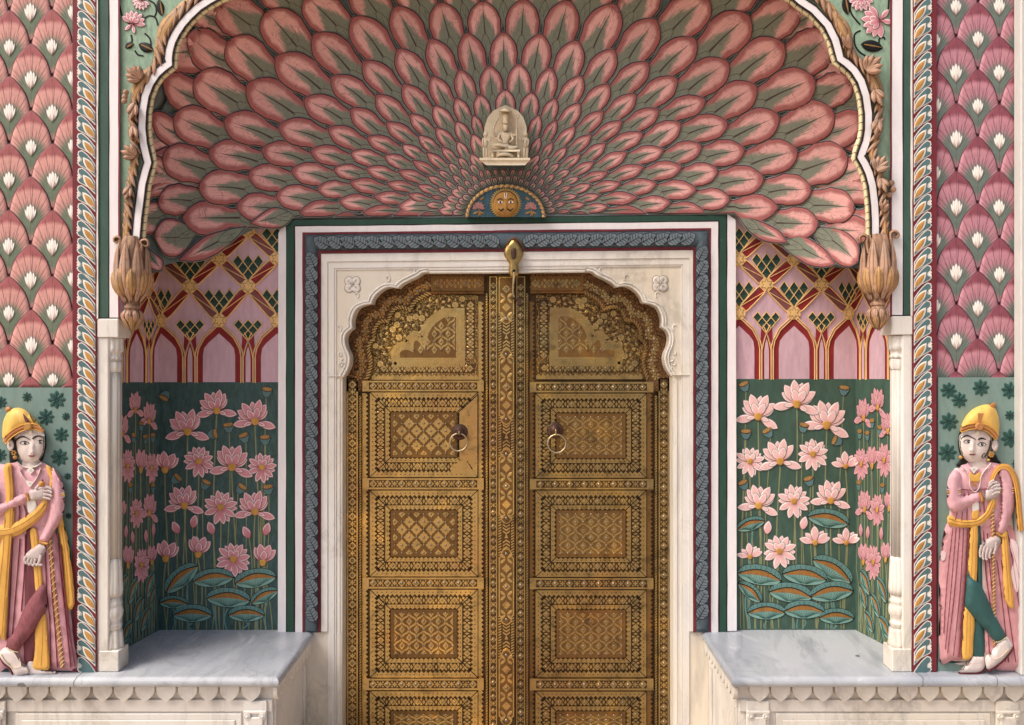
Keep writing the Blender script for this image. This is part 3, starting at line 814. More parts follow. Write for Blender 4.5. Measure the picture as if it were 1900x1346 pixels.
# ---------------------------------------------------------------- carved hanging buds at the arch springings
def hanging_bud(label, cx, top, prof, curls, y=-.005):
    c = W(cx, top, y)
    T = thing('hanging_bud', label, 'finial', c, 'carved hanging buds')
    k = (y - CAMY) / FPX
    prof = [(r * .77, q) for r, q in prof]
    pr = [(r * k, ZC - (py - VY) * k) for r, py in prof]
    ys = [p[1] for p in prof]; neck = prof[11][1]
    def fn(a, i, z):
        f = (ys[i] - ys[0]) / (neck - ys[0])
        if 0 <= f < 1: return 1 + .07 * math.cos(a * 6 + 2.4 * f) + .035 * math.cos(a * 15 - 3 * f + 1)
        return 1 + (.02 * math.cos(a * 9))
    # finer rows
    rows = []
    for i in range(len(pr) - 1):
        for q in range(3): rows.append((pr[i][0] + (pr[i + 1][0] - pr[i][0]) * q / 3, pr[i][1] + (pr[i + 1][1] - pr[i][1]) * q / 3))
    ysr = []
    for i in range(len(ys) - 1):
        for q in range(3): ysr.append(ys[i] + (ys[i + 1] - ys[i]) * q / 3)
    rows.append(pr[-1]); ysr.append(ys[-1]); ys = ysr
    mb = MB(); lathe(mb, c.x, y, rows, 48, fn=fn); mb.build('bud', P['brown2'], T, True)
    def wrap(th, ybase, ytip, half, lift, nm, mat, flare=.0):
        """leaf wrapped round the body"""
        mb = MB(); vs = []; fs = []; n = 12; m = 8; E = []; Sa = []; Ta = []
        for i in range(n + 1):
            t = i / n; py = ybase + (ytip - ybase) * t
            r0 = float(np.interp(py, [p[1] for p in prof], [p[0] for p in prof])) * k
            wv = half * math.sin(math.pi * (t * .96 + .04) ** .75) ** .7 if t < 1 else 0
            for j in range(m + 1):
                s = 2 * j / m - 1
                rr = r0 * 1.02 + lift * (1 - .6 * s * s) * math.sin(math.pi * min(1, t + .12)) ** .5 + flare * t * t + (.0025 if j in (m // 2,) else 0)
                a = th + s * wv; Sa.append(s); Ta.append(t)
                vs.append((c.x + rr * math.sin(a), y - rr * math.cos(a), ZC - (py - VY) * k))
        for i in range(n):
            for j in range(m): fs.append((i * (m + 1) + j, i * (m + 1) + j + 1, (i + 1) * (m + 1) + j + 1, (i + 1) * (m + 1) + j))
        mb.add(vs, fs, s=Sa, t=Ta); mb.build(nm, P[mat], T, True)
    for q in range(8): wrap(R(45 * q), neck - 14, top + 8, .42, .012, 'leaf', 'leaf_brown', .010)
    for q in range(8): wrap(R(45 * q + 22), neck - 12, top + 56, .36, .019, 'leaf', 'leaf_ochre', .006)
    for q in range(8): wrap(R(45 * q + 10), neck - 2, neck - 36, .36, .014, 'leaf', 'leaf_brown', .008)
    bt = prof[-1][1]
    for q in range(8): wrap(R(45 * q), bt - 42, bt - 14, .38, .006, 'leaf', 'leaf_brown')
    for q in range(6): wrap(R(60 * q + 20), bt - 3, bt - 32, .5, .006, 'leaf', 'leaf_ochre')
    for x, py, r, sg in curls:
        mb = MB(); pts = []; n = 26
        for i in range(n + 1):
            a = -math.pi / 2 + sg * (-1.2 + i / n * 5.6); rr = r * (1 - .72 * i / n)
            pts.append((x + rr * math.cos(a), py + rr * math.sin(a)))
        pts = [(cx + (x - cx) * .62, top + 34), (cx + (x - cx) * .75, top + 14)] + pts
        strip(mb, SF, pts, [9, 8] + [7.5 - 4 * i / n for i in range(n + 1)], .035, .045, 'round')
        mb.build('volute', P['brown2'], T, True)
hanging_bud('brown carved lotus bud hanging at the left arch springing, lit ochre', 246, 440, [(20, 440), (25, 452), (29, 470), (32, 490), (33.5, 506), (33, 520), (30, 534), (24, 546), (16, 554), (12.5, 560), (12, 563), (12, 565), (17, 568), (17, 573), (13.5, 575), (15, 577), (21, 584), (20.5, 592), (14, 602), (7, 610), (.8, 617)], [(269, 453, 9, 1), (216, 446, 7, -1)])
hanging_bud('brown carved lotus bud hanging at the right arch springing, greyer below', 1629, 436, [(20, 436), (25, 448), (29, 466), (32, 486), (33, 502), (32.5, 516), (29.5, 530), (24, 541), (17, 548), (14, 554), (13, 558), (13, 560), (17, 563), (17, 567), (14, 569), (16, 572), (21.5, 580), (21, 588), (15, 598), (7, 607), (.8, 614)], [(1601, 444, 9, -1), (1661, 437, 9, 1)])

# ---------------------------------------------------------------- petal vault
TIPS = [(653.7,27.7),(732.4,8),(815.6,1),(895,-1),(580,60),(671.6,110),(737,87),(797.7,68),(864.9,57),(933.7,55.5),(611.6,139.6),(695.7,172.7),(745.8,153),(799.5,137.8),(852.3,125.3),(906.9,118),(647.4,199.5),(712.7,224.6),(758.4,208.5),(804,193),(844.3,178),(888,171.8),(937.3,162.8),(845,222),(877.4,210),(806.7,234),(972,-5),(1054.5,-3),(1142,3.5),(1218,32),(1003.5,59),(1071.5,71.6),(1141,87.7),(1204.9,112.7),(1293,69),(963,114.5),(1023,121.7),(1080.5,137),(1131.5,153),(1182.5,171.8),(1258.5,142),(989,168),(1032,179),(1077.8,188),(1122.5,203),(1225.4,201),(1001.7,209.5),(1034,219),(1069.7,231.5),(1158,222),(1266,226),(1313,-8),(1391,25),(1477,6),(1456,77),(1541,66),(1354,112),(1313,183),(1407,157),(1515,144),(1580,150),(1354,226),(1449,213),(1550,205),(1607,224),(1305,268),(1385,276),(1483,278),(1575,286),(1269,308),(1335,314),(1421,330),(1509,350),(1589,385),(1296,350),(1358,368),(1448,385),(1522,416),(1311,394),(1626,300),(1632,357),(1628,430),(1100,247.4),(1127,263.5),(1196,244.7),(1003.5,251),(1027.7,260),(1054.5,269.8),(1080.5,283),(1106.4,298.4),(1167,280.5),(1234.4,276),(1001.7,284),(1020.5,291),(1040,301),(1060,313.6),(1077,328),(1132.4,318),(1198.6,307.4),(1000.8,303),(1015,312),(1031,320.8),(1047.4,332.4),(1063.5,344),(1100,341.4),(1156.5,338.7),(1221.9,338.7),(986.5,311),(998,321.7),(1010.7,328.8),(1023,339.6),(1034.9,349.4),(1045.6,360),(1075,362.9),(1117,361),(1187.9,365.5),(1247.8,374.5),(969.5,311),(982,333),(995.5,337.8),(1007,348.5),(1014,355.7),(1022,366.4),(1029.5,376),(1052.7,374.5),(1089.4,378),(1132.4,382.5),(1034,388.8),(1062.6,391.5),(1097.5,399),(1204.9,398.5),(970,328.8),(958,323),(955,311),(942,311),(943,323),(605,235.8),(677,252),(743,267),(774.5,249),(816.5,269.8),(847,259),(875.6,245.6),(647.4,281.4),(710,286.8),(761,295.7),(787.9,280.5),(830.8,301),(849.6,289.5),(873.8,282),(616,311.8),(675,311),(734,315.4),(790.6,325.3),(811,314.5),(852.3,310),(871,303),(644.7,337),(712.7,338.7),(770.9,342.3),(822.8,333.3),(837,322.6),(859.5,332.4),(874.7,322.6),(889,311),(625,371.8),(688.6,363.7),(752,359.3),(795,362.9),(808.5,346.7),(834.4,353),(846,342.3),(864.9,349.4),(876.5,340.5),(890,333.3),(668,395),(735,382.5),(786,379),(817.4,374.5),(825.5,364.6),(847,370),(855,362),(840.7,380.7),(809.4,390.6),(773.6,402),(725.3,402),(836,394),(615,404),(901.5,328.8),(915,326),(927.5,323.5),(902,311),(916.7,311),(930,311),(423,72),(405,4),(493,19),(568,-9),(343,66),(509,102),(360,141),(455,154),(561,181),(298,150),(320,212),(412,220),(513,232),(276,216),(299,287),(383,280),(481,276),(572,278),(457,321),(365,345),(537,314),(291,370),(435,383),(509,360),(585,349),(551,395),(272,290),(266,365),(334,405),
        (660,-35),(750,-50),(844,-54),(932,-58),(1020,-60),(1118,-51),(1212,-34),(1398,-36),(487,-38),(350,12),(296,98),(255,255),(250,330),(246,405),(1534,10),(1600,92),(1640,165),(1648,260),(1652,335),(1652,405)]
EXPL = [((460,415),[(548,400),(528,387),(500,385.5)],[(548,400),(525,423),(490,424.5)]), ((327,484.5),[(462,418),(425,424),(375,440)],[(462,418),(432,450),(398,476),(362,487)]),
        ((284,437),[(368,428),(325,405),(300,408)],[(368,428),(345,466),(325,479),(303,472)]), ((1592,488),[(1498,422),(1535,421),(1570,429),(1594,455)],[(1498,422),(1528,466),(1553,491),(1574,497)]),
        ((1551,491),[(1443,450),(1488,437),(1530,461)],[(1443,450),(1462,469),(1498,493),(1530,498)]), ((1464,451),[(1368,401),(1405,407),(1445,426)],[(1368,401),(1386,428),(1412,447),(1440,453)]),
        ((1625,500),[(1596,440),(1612,448),(1630,470)],[(1596,440),(1602,480),(1612,496)]), ((300,505),[(262,450),(290,470),(305,485)],[(262,450),(268,480),(280,500)])]
T_v = thing('petal_vault', 'shell vault of overlapping pink lotus petals with green hearts over the doorway', 'vault', W(940, 404, NY))
mb = MB()
out = [(232, -254), (228, 470), (262, 512), (292, 506), (306, 492), (335, 485), (398, 474), (440, 442), (470, 426), (520, 424), (546, 410), (1350, 399), (1370, 404), (1402, 434), (1452, 456), (1500, 483), (1555, 497), (1592, 498), (1640, 512), (1652, 470), (1652, -254)]
relief(mb, lambda x, y, h=0: SV(x, y, -.011) if h >= 0 else W(x, y, NY + .003), out, 0, 0, 30, 15, sm=0, th=.004)
mb.build('shell', P['shell'], T_v, True)
def nb(T_):
    cx, cy = 940, 402
    d = Vector((cx - T_[0], cy - T_[1])); rr = d.length; d.normalize(); n = Vector((-d.y, d.x))
    best = {1: None, -1: None}
    for Q in TIPS:
        v = Vector((Q[0] - T_[0], Q[1] - T_[1])); l = v.length
        if l < 3 or l > rr * .24 + 14: continue
        a = math.degrees(math.atan2(v.dot(n), v.dot(d)))
        for sg in (1, -1):
            if 4 < a * sg < 46:
                sc_ = l * (1 + abs(a * sg - 22) / 40)
                if best[sg] is None or sc_ < best[sg][0]: best[sg] = (sc_, Q)
    l = max(9, rr * .17)
    o_ = {}
    for sg in (1, -1):
        if best[sg]: o_[sg] = best[sg][1]
    for sg in (1, -1):
        if sg not in o_:
            if -sg in o_:
                v = Vector((o_[-sg][0] - T_[0], o_[-sg][1] - T_[1])); a, b = v.dot(d), v.dot(n)
                o_[sg] = (T_[0] + d.x * a - n.x * b, T_[1] + d.y * a - n.y * b)
            else: o_[sg] = (T_[0] + d.x * l * .85 + n.x * sg * l * .55, T_[1] + d.y * l * .85 + n.y * sg * l * .55)
    return o_[1], o_[-1], d, n, rr
def petal(mb, T_, Lp, Rp, B, d, n, rr):
    size = math.dist(T_, B)
    f = min(1, max(0, (rr - 150) / 480))
    bl = .11 + .115 * f
    gap = .9 + .8 * f
    sides = []
    for Q, sg in ((Lp, 1), (Rp, -1)):
        v = Vector((T_[0] - Q[0], T_[1] - Q[1])); l = v.length
        pn = Vector((-v.y, v.x)).normalized()
        if pn.dot(n) * sg < 0: pn = -pn
        q0 = (Q[0] - n.x * sg * gap, Q[1] - n.y * sg * gap)
        m1 = (Q[0] + v.x * .38 + pn.x * l * bl, Q[1] + v.y * .38 + pn.y * l * bl)
        m2 = (Q[0] + v.x * .72 + pn.x * l * bl * (.72 + .3 * f), Q[1] + v.y * .72 + pn.y * l * bl * (.72 + .3 * f))
        tt = (T_[0] + d.x * gap * 1.2, T_[1] + d.y * gap * 1.2)
        b2 = lerp(Q, B, .55); b2 = (b2[0] + n.x * sg * size * .05, b2[1] + n.y * sg * size * .05)
        c = resample(smooth_pts([B, b2, q0, m1, m2, tt], 6), 19)
        # crimped rim on the larger petals
        am = 2.4 * f
        c = [(p[0] - n.x * sg * am * abs(math.sin(i * 1.15)) * (1 if i > 8 else 0) , p[1] - n.y * sg * am * abs(math.sin(i * 1.15)) * (1 if i > 8 else 0)) for i, p in enumerate(c)]
        c[-1] = tt
        lim = lambda x: 404.5 - (x - 546) * .0083
        c = [(x, min(y, lim(x))) if 540 < x < 1372 else (x, y) for x, y in c]
        sides.append(c)
    hh = .006 + .009 * f
    lr_leaf(mb, SV, sides[0], sides[1], .0009 + .0014 * f, lambda t: .0006 + hh * t ** 1.7, 8, .005 + .003 * f, 0, random.random(), size)
pet = []
for T_ in TIPS:
    a, b, d, n, rr = nb(T_)
    mid = ((a[0] + b[0]) / 2, (a[1] + b[1]) / 2)
    B = (mid[0] + (mid[0] - T_[0]) * .98, mid[1] + (mid[1] - T_[1]) * .98)
    vis = T_[1] > -30
    pet.append((math.dist(a, b) * math.dist(T_, B) if vis else 1, T_, a, b, B, d, n, rr))
pet.sort(key=lambda q: -q[0])
rest = MB()
for i, (sz, T_, a, b, B, d, n, rr) in enumerate(pet):
    if i < 92: mb = MB(); petal(mb, T_, a, b, B, d, n, rr); mb.build('petal', P['petal'], T_v, True)
    else: petal(rest, T_, a, b, B, d, n, rr)
rest.build('small_petals', P['petal'], T_v, True, kind='stuff')
for (T_, Lc, Rc) in EXPL:
    Lc = resample(smooth_pts(Lc + [T_], 6), 19); Rc = resample(smooth_pts(Rc + [T_], 6), 19)
    mb = MB(); lr_leaf(mb, SV, Rc, Lc, .005, lambda t: .004 + .013 * t, 8, .012, 0, random.random(), math.dist(T_, Lc[0]))
    mb.build('petal', P['petal'], T_v, True)
# ---------------------------------------------------------------- sun medallion and deity plaque on the vault
SM = plane(NY - .055)
T = thing('sun_medallion', 'half round teal medallion with a moustached golden sun face above the door', 'medallion', SM(938, 403))
half = [(938 + 73 * math.cos(math.pi * i / 24), 403.5 - 60 * math.sin(math.pi * i / 24)) for i in range(25)]
P['med'] = paint('medallion_teal', '31535f', 1, .35, scale=20, grime=.15)
P['sunface'] = paint('sun_ochre', 'ad7822', 1, .3, scale=16, grime=.12)
P['ray'] = paint('sun_rays', 'b08a3a', 1, .25, grime=.1)
P['rope'] = paint('rope_gold', 'd0a35c', 1, .2, grime=.1)
P['dusky'] = paint('dusky_flower', 'a06a66', 1, .25, grime=.1)
mb = MB(); prism(mb, SM, half, .012, .06); mb.build('field', P['med'], T)
mb = MB(); arc = [(938 + 71 * math.cos(math.pi * i / 90), 403.5 - 58 * math.sin(math.pi * i / 90)) for i in range(91)]
strip(mb, SM, arc, [6.2 + 1.2 * math.sin(i * 1.6) for i in range(91)], [.018 + .002 * math.sin(i * 1.6) for i in range(91)], .01, 'round')
for i in range(1, 90, 4):
    a, b = arc[i], arc[min(i + 3, 90)]
    c = Vector((a[0] - 938, a[1] - 403.5)).normalized()
    strip(mb, SM, [(a[0] + c.x * 3.4, a[1] + c.y * 3.4), (b[0] - c.x * 3.4, b[1] - c.y * 3.4)], 1.0, .0215, .002, 'flat', m=1)
mb.build('rope_border', [P['rope'], P['brown_line']], T, True)
mb = MB(); st = []
for i in range(80):
    a = 2 * math.pi * i / 80; r = 30.5 if i % 2 == 0 else 25
    st.append((938 + r * math.cos(a), min(403, 378 + r * math.sin(a))))
prism(mb, SM, st, .0155, .004); mb.build('rays', P['ray'], T)
mb = MB(); relief(mb, SM, [(938 + 23.5 * math.cos(2 * math.pi * i / 24), min(403, 379 + 24.5 * math.sin(2 * math.pi * i / 24))) for i in range(24)], .014, .0165, 14, 2.6, sm=0, bumps=[(938, 384, 3, 8, .009), (927, 391, 7, 6, .004), (949, 391, 7, 6, .004), (938, 398, 5, 3, .004)])
fc = mb.build('face', P['sunface'], T, True)
def SFace(x, y, h=0): return SM(x, y, .031 + h)
mb = MB()
for sg in (1, -1):
    prism(mb, SFace, circle(938 + sg * 9.8, 375.5, 4.6, 2.2, 10), .001, .003, 1)
    prism(mb, SFace, circle(938 + sg * 9.6, 375.5, 2.0, 2.1, 8), .0018, .003, 0)
    strip(mb, SFace, [(938 + sg * 4, 372), (938 + sg * 9, 368.5), (938 + sg * 16, 371)], [1.2, 1.6, .7], .0012, .003)
    strip(mb, SFace, smooth_pts([(938 - sg * .3, 388.0), (938 + sg * 4, 388.2), (938 + sg * 9, 391), (938 + sg * 14.5, 386.5)], 3), [1.8] + [2.9] * 6 + [2, 1.4, .6], .003, .004)
    strip(mb, SFace, [(938 + sg * 2.2, 358), (938 + sg * 1.6, 364), (938 + sg * .8, 369)], 1.3, .001, .003, m=1)
strip(mb, SFace, smooth_pts([(938 + 23 * math.cos(a), 378 - 23.5 * math.sin(a)) for a in (0.05, .6, 1.1, 1.57, 2.04, 2.54, 3.09)], 3), 1.3, -.012, .003)
strip(mb, SFace, [(934, 393.5), (938, 394.5), (942, 393.5)], 1.2, .004, .003, m=2)
mb.build('features', [P['black'], P['offwhite'], P['dusky']], fc)
for x in (888, 985):
    mb = MB()
    for q in range(7):
        a = R(-96 + 32 * q); ax_leaf(mb, SM, (x, 386), (x + 12 * math.sin(a), 386 - 12 * math.cos(a)), 3, .002, .0135 + .0004 * q, .6, .8, 6, 4, .002)
    strip(mb, SM, [(x, 386), (x + 2, 394), (x - 1, 402)], 1.5, .014, .002, 'flat', m=1)
    for a in (120, -120, 160): 
        q = R(a); ax_leaf(mb, SM, (x, 393), (x + 12 * math.sin(q), 393 - 9 * math.cos(q)), 2.2, .0015, .0135, .5, .8, 5, 3, .002, m=1)
    ax_leaf(mb, SM, (x + (10 if x < 930 else -10), 366), (x + (2 if x < 930 else -2), 372), 2.4, .0015, .0135, .5, .8, 5, 3, .002, m=1)
    mb.build('flower', [P['dusky'], P['pod_gold']], T, True)

SD = plane(NY - .075)
T = thing('deity_plaque', 'small ivory stone plaque of a seated crowned deity between two attendants', 'sculpture', SD(938, 306))
mb = MB(); prism(mb, SD, [(896, 296), (897, 262), (899, 236), (905, 218), (915, 206), (927, 200), (938, 195), (949, 200), (961, 206), (971, 218), (977, 236), (979, 262), (980, 296)], .004, .09)
mb.build('back_plate', P['ivory'], T)
mb = MB(); prism(mb, SD, [(891, 294), (982, 294), (982, 299), (974, 307), (903, 307), (891, 299)], .075, .1); rect(mb, SD, 889.5, 293.2, 983.5, 297.5, .082, .1); mb.build('ledge', P['ivory'], T)
mb = MB()
def limb(pts, r, z, n=8):
    """tapering tube through (x, y, depth) points"""
    N = len(pts)
    for i in range(N - 1):
        pass
    sp = [smooth_pts([(p[0], p[1]) for p in pts], 4), smooth_pts([(p[2], 0) for p in pts], 4)]
    rr = smooth_pts([(q, 0) for q in r], 4)
    vs = []; M_ = len(sp[0]); kk = (NY - CAMY) / FPX
    for i in range(M_):
        a = sp[0][max(i - 1, 0)]; b = sp[0][min(i + 1, M_ - 1)]
        n_ = Vector((-(b[1] - a[1]), b[0] - a[0])).normalized()
        for k in range(n):
            th = 2 * math.pi * k / n; R_ = rr[i][0]
            vs.append(SD(sp[0][i][0] + n_.x * R_ * math.cos(th), sp[0][i][1] + n_.y * R_ * math.cos(th), sp[1][i][0] + z + R_ * kk * math.sin(th)))
    fs = [(i * n + k, i * n + (k + 1) % n, (i + 1) * n + (k + 1) % n, (i + 1) * n + k) for i in range(M_ - 1) for k in range(n)]
    fs += [tuple(range(n)), tuple((M_ - 1) * n + k for k in range(n))]
    mb.add(vs, fs)
relief(mb, SD, [(929, 245), (947, 245), (950, 252), (946, 262), (944, 270), (932, 270), (930, 262), (926, 252)], .03, .012, 6, 1.8, sm=2)
relief(mb, SD, [(932.5, 230), (943.5, 230), (943.5, 238), (941, 244), (938, 246), (935, 244), (932.5, 238)], .034, .016, 4, 1.4, sm=2, bumps=[(938, 239, 1.5, 2.2, .008)])
limb([(930, 247, .03), (920, 252, .035), (916, 244, .045), (917, 236, .05)], [3, 2.8, 2.2, 1.8], 0)
limb([(946, 247, .03), (956, 252, .035), (959, 244, .045), (959, 238, .05)], [3, 2.8, 2.2, 1.8], 0)
limb([(929, 248, .035), (924, 258, .045), (931, 264, .06)], [2.8, 2.5, 1.8], 0)
limb([(947, 248, .035), (952, 258, .045), (946, 264, .06)], [2.8, 2.5, 1.8], 0)
limb([(944, 271, .03), (925, 274, .05), (913, 272, .045), (926, 269, .065), (942, 273, .068)], [4.5, 4.5, 3.5, 3.2, 2.0], 0)
limb([(932, 271, .03), (951, 275, .05), (962, 273, .045), (950, 276, .06), (936, 277, .06)], [4.5, 4.2, 3.5, 2.8, 2.0], 0)
mb.build('seated_figure', P['ivory'], T, True)
mb = MB(); relief(mb, SD, [(933, 213), (938, 209), (943, 213), (944, 222), (943, 231), (933, 231), (932, 222)], .036, .02, 4, 1.5, sm=2); mb.build('crown', P['ivory'], T, True)
mb = MB(); relief(mb, SD, [(926, 205.5), (931, 203), (938, 199), (945, 203), (950, 205.5), (944, 208.5), (932, 208.5)], .05, .03, 3, 1.5, sm=2); mb.build('parasol', P['ivory'], T, True)
mb = MB(); limb([(916, 238, .05), (921, 225, .05), (928, 212, .05)], [1.8, 2.6, 1.6], 0); mb.build('sword', P['ivory'], T, True)
mb = MB(); limb([(959, 268, .045), (959, 240, .05), (958, 213, .05)], [1.2, 1.3, 1.2], 0); limb([(954, 213, .05), (955, 219, .05), (958, 220, .05), (962, 219, .05), (963, 213, .05)], [1, 1.2, 1.2, 1.2, 1], 0); mb.build('trident', P['ivory'], T, True)
mb = MB(); rect(mb, SD, 911, 277.5, 965, 281.5, .068, .06)
for x in (914, 962):
    for yy, r in ((283.5, 2.4), (287, 2), (290.5, 2.6)): dome(mb, SD(x, yy, .055), r * .0025, 8, 3, 1)
mb.build('throne', P['ivory'], T, True)
mb = MB(); limb([(921, 290, .05), (932, 286, .06), (944, 287, .06), (953, 291, .05)], [3, 3.6, 3.4, 2], 0); dome(mb, SD(925, 284, .055), .0105, 10, 4, 1); mb.build('mount_animal', P['ivory'], T, True)
for sx, xc in ((1, 900), (-1, 976)):
    mb = MB()
    limb([(xc, 256, .045), (xc + sx, 265, .052), (xc, 274, .05)], [3.6, 4.4, 4], 0)
    limb([(xc - 2 * sx, 274, .05), (xc - 2.2 * sx, 284, .052), (xc - 2 * sx, 292, .05)], [2.8, 2.3, 2], 0)
    limb([(xc + 2.4 * sx, 274, .05), (xc + 3 * sx, 284, .052), (xc + 3.5 * sx, 292, .05)], [2.8, 2.3, 2], 0)
    limb([(xc + 3 * sx, 257, .05), (xc + 8 * sx, 262, .06), (xc + 11 * sx, 254, .065)], [2, 1.7, 1.4], 0)
    limb([(xc - 3 * sx, 257, .05), (xc - 4.5 * sx, 264, .058), (xc - 3 * sx, 271, .06)], [2, 1.7, 1.4], 0)
    dome(mb, SD(xc + sx, 250, .048), .0105, 12, 5, 1.1); dome(mb, SD(xc + sx, 246, .045), .007, 10, 4, 1)
    mb.build('attendant', P['ivory'], T, True)

# ---------------------------------------------------------------- honeycomb painted niche walls
def clipx(Pp, xc, left):
    out = []
    for i in range(len(Pp)):
        a, b = Pp[i - 1], Pp[i]; ia, ib = (a[0] <= xc) == left, (b[0] <= xc) == left
        if ia != ib: t = (xc - a[0]) / (b[0] - a[0]); out.append((xc + (-.02 if left else .02), a[1] + (b[1] - a[1]) * t))
        if ib: out.append(b)
    return out
def honeycomb(label, xf, rows, S, x0, x1, ytop, ybot, us, slabs, xc):
    def prism(mb, S_, Pp, h, th=.004, m=0):
        xs = [q[0] for q in Pp]
        if min(xs) < xc < max(xs):
            for lf in (True, False):
                q = clipx(Pp, xc, lf)
                if len(q) > 2: globals()['prism'](mb, S_, q, h, th, m)
        else: globals()['prism'](mb, S_, Pp, h, th, m)
    """xf: half-pitch index -> measured x; rows: measured heights of the star rows from the lowest up"""
    T = thing('honeycomb_wall', label, 'niche wall', S((x0 + x1) / 2, ybot), 'gold ribbed niche walls')
    mb = MB()
    for s_, a, b in slabs: rect(mb, s_, a, ytop, b, ybot, .0, .03)
    mb.build('plaster', P['mauve'], T)
    fill = MB(); rib = MB(); star = MB(); holes = MB()
    r0, r1, r2 = rows[0], rows[1], rows[2]
    Y = lambda v: r0 + (r1 - r0) * v if v <= 1 else (r1 + (r2 - r1) * (v - 1) if v <= 2 else r2 + (r2 - r1) * (v - 2))
    def pt(u, v): return (xf(u), Y(v))
    def band(a, b):
        """two ribs with red facets between, from one star to the next"""
        A, B = pt(*a), pt(*b); d = Vector((B[0] - A[0], B[1] - A[1])); l = d.length; d /= l; n = Vector((-d.y, d.x))
        if n.y > 0: n = -n
        q = lambda t, o: (A[0] + d.x * l * t + n.x * o, A[1] + d.y * l * t + n.y * o)
        prism(fill, S, [q(.14, 7.6), q(.86, 7.6), q(.86, 3)], .0035, .003, 0 if d.y * d.x > 0 else 1)
        prism(fill, S, [q(.14, 7.6), q(.86, 3), q(.86, -7.4), q(.14, -7.4)], .0030, .003, 1 if d.y * d.x > 0 else 0)
        for o, w_ in ((8.4, 2.8), (-8.4, 2.8)): strip(rib, S, [q(.10, o * .72), q(.22, o), q(.78, o), q(.9, o * .72)], w_, .009, .008, 'round')
        strip(rib, S, [q(.13, 7.4), q(.87, -7.4)], 1.7, .0075, .006, 'round')
    def lozenges(cx, cyl, sx, sy, n, skew=1):
        """triangle of green cells pointing down: n in the top row"""
        for r in range(n):
            for c in range(n - r):
                x = cx + (c - (n - r - 1) / 2) * 2 * sx; y = cyl + r * sy
                dm = [(x, y - sy), (x + sx, y), (x, y + sy), (x - sx, y)]
                prism(fill, S, [lerp((x, y), p, .93) for p in dm], .0028, .003, 2)
                prism(fill, S, [lerp((x, y), p, .72) for p in [dm[3], dm[0], dm[1]]] , .0032, .003, 3)
                strip(rib, S, dm, 2.5, .0065, .006, 'round', closed=True)
    for u in us:
        for v in range(0, 4):
            if (u + v) % 2 == 0:
                x, y = pt(u, v)
                if v < 3:
                    for du in (-1, 1): band((u, v), (u + du, v + 1))
                sc_ = abs(xf(u + .5) - xf(u - .5)) / 54
                star = MB(); prism(star, S, [(x + 12.5 * sc_ * math.sin(math.pi * k / 4 + .39), y - 12 * math.cos(math.pi * k / 4 + .39)) for k in range(8)], .0075, .007); prism(star, S, [(x + (12.6 if k % 2 == 0 else 6.4) * sc_ * math.sin(math.pi * k / 6), y - (12.6 if k % 2 == 0 else 6.4) * math.cos(math.pi * k / 6)) for k in range(12)], .0095, .004, 1); prism(star, S, [(x + (11 if k % 2 == 0 else 5.4) * sc_ * math.sin(math.pi * k / 6), y - (11 if k % 2 == 0 else 5.4) * math.cos(math.pi * k / 6)) for k in range(12)], .011, .01); star.build('star', [P['rib'], P['brown_line']], T)
                strip(rib, S, [(x + 13 * sc_ * math.sin(math.pi * k / 4 + .39), y - 12.5 * math.cos(math.pi * k / 4 + .39)) for k in range(8)], 2.2, .009, .008, 'round', closed=True)
            else:
                # cell between four stars: zigzag and green lozenges at its foot
                hw = abs(xf(u + 1) - xf(u - 1)) / 2; x = xf(u)
                if v >= 1:
                    yb = Y(v - 1)
                    lozenges(x, yb - 46, hw * .178, 12.6, 3)
                elif v == 0:
                    lozenges(x, Y(0) + 8, hw * .165, 10, 3)
    # pointed arches along the foot
    for u in us:
        if u % 2 == 0:
            x = xf(u); hl = abs(xf(u) - xf(u - 1)) * .75; hr = abs(xf(u + 1) - xf(u)) * .75
            ya = Y(0) + 8
            def arch(f, yt, yb=ybot):
                return [(x - hl * f, yb), (x - hl * f, ya + 58), (x - hl * f * .93, ya + 44), (x - hl * f * .66, ya + 24 + (yt) * .6), (x, ya + yt), (x + hr * f * .66, ya + 24 + yt * .6), (x + hr * f * .93, ya + 44), (x + hr * f, ya + 58), (x + hr * f, yb)]
            a0 = arch(.98, 0); a1 = arch(.74, 16)
            prism(fill, S, a0, .0026, .003, 0)
            prism(fill, S, a1, .0042, .003, 4)
            for f, w_ in ((1.0, 2.4), (1.11, 2.4)):
                aa = arch(f, 0 if f == 1 else -5); strip(rib, S, aa, w_, .009, .008, 'round')
        else:
            x = xf(u); h = abs(xf(u + 1) - xf(u - 1)) / 2; ya = Y(0) + 44
            for f, mm, z in ((.155, 0, .0030), (.085, 4, .0046)):
                prism(fill, S, [(x - h * f, ybot), (x - h * f, ya + 26), (x - h * f * .6, ya + 12), (x, ya - 2 + (6 if mm else 0)), (x + h * f * .6, ya + 12), (x + h * f, ya + 26), (x + h * f, ybot)], z, .003, mm)
            strip(rib, S, [(x - h * .17, ybot), (x - h * .17, ya + 26), (x - h * .1, ya + 10), (x, ya - 6), (x + h * .1, ya + 10), (x + h * .17, ya + 26), (x + h * .17, ybot)], 2.2, .009, .008, 'round')
            for sg in (-1, 1): strip(rib, S, [(x, ya - 8), (x + sg * h * .13, ya - 22)], 2.2, .009, .008, 'round'); prism(fill, S, [(x + sg * h * .04, ya - 6), (x + sg * h * .2, ya - 16), (x + sg * h * .24, ya + 26)], .0026, .003, 0)
    P['cell_lo'] = P.get('cell_lo') or paint('pale_cell', '6d8a78', 1, .2)
    fill.build('facets', [P['red'], P['dull_red'], P['cell'], P['flower_line'], P['mauve']], T, kind='stuff')
    rib.build('ribs', P['rib'], T, True, kind='stuff')
    pass
    return T
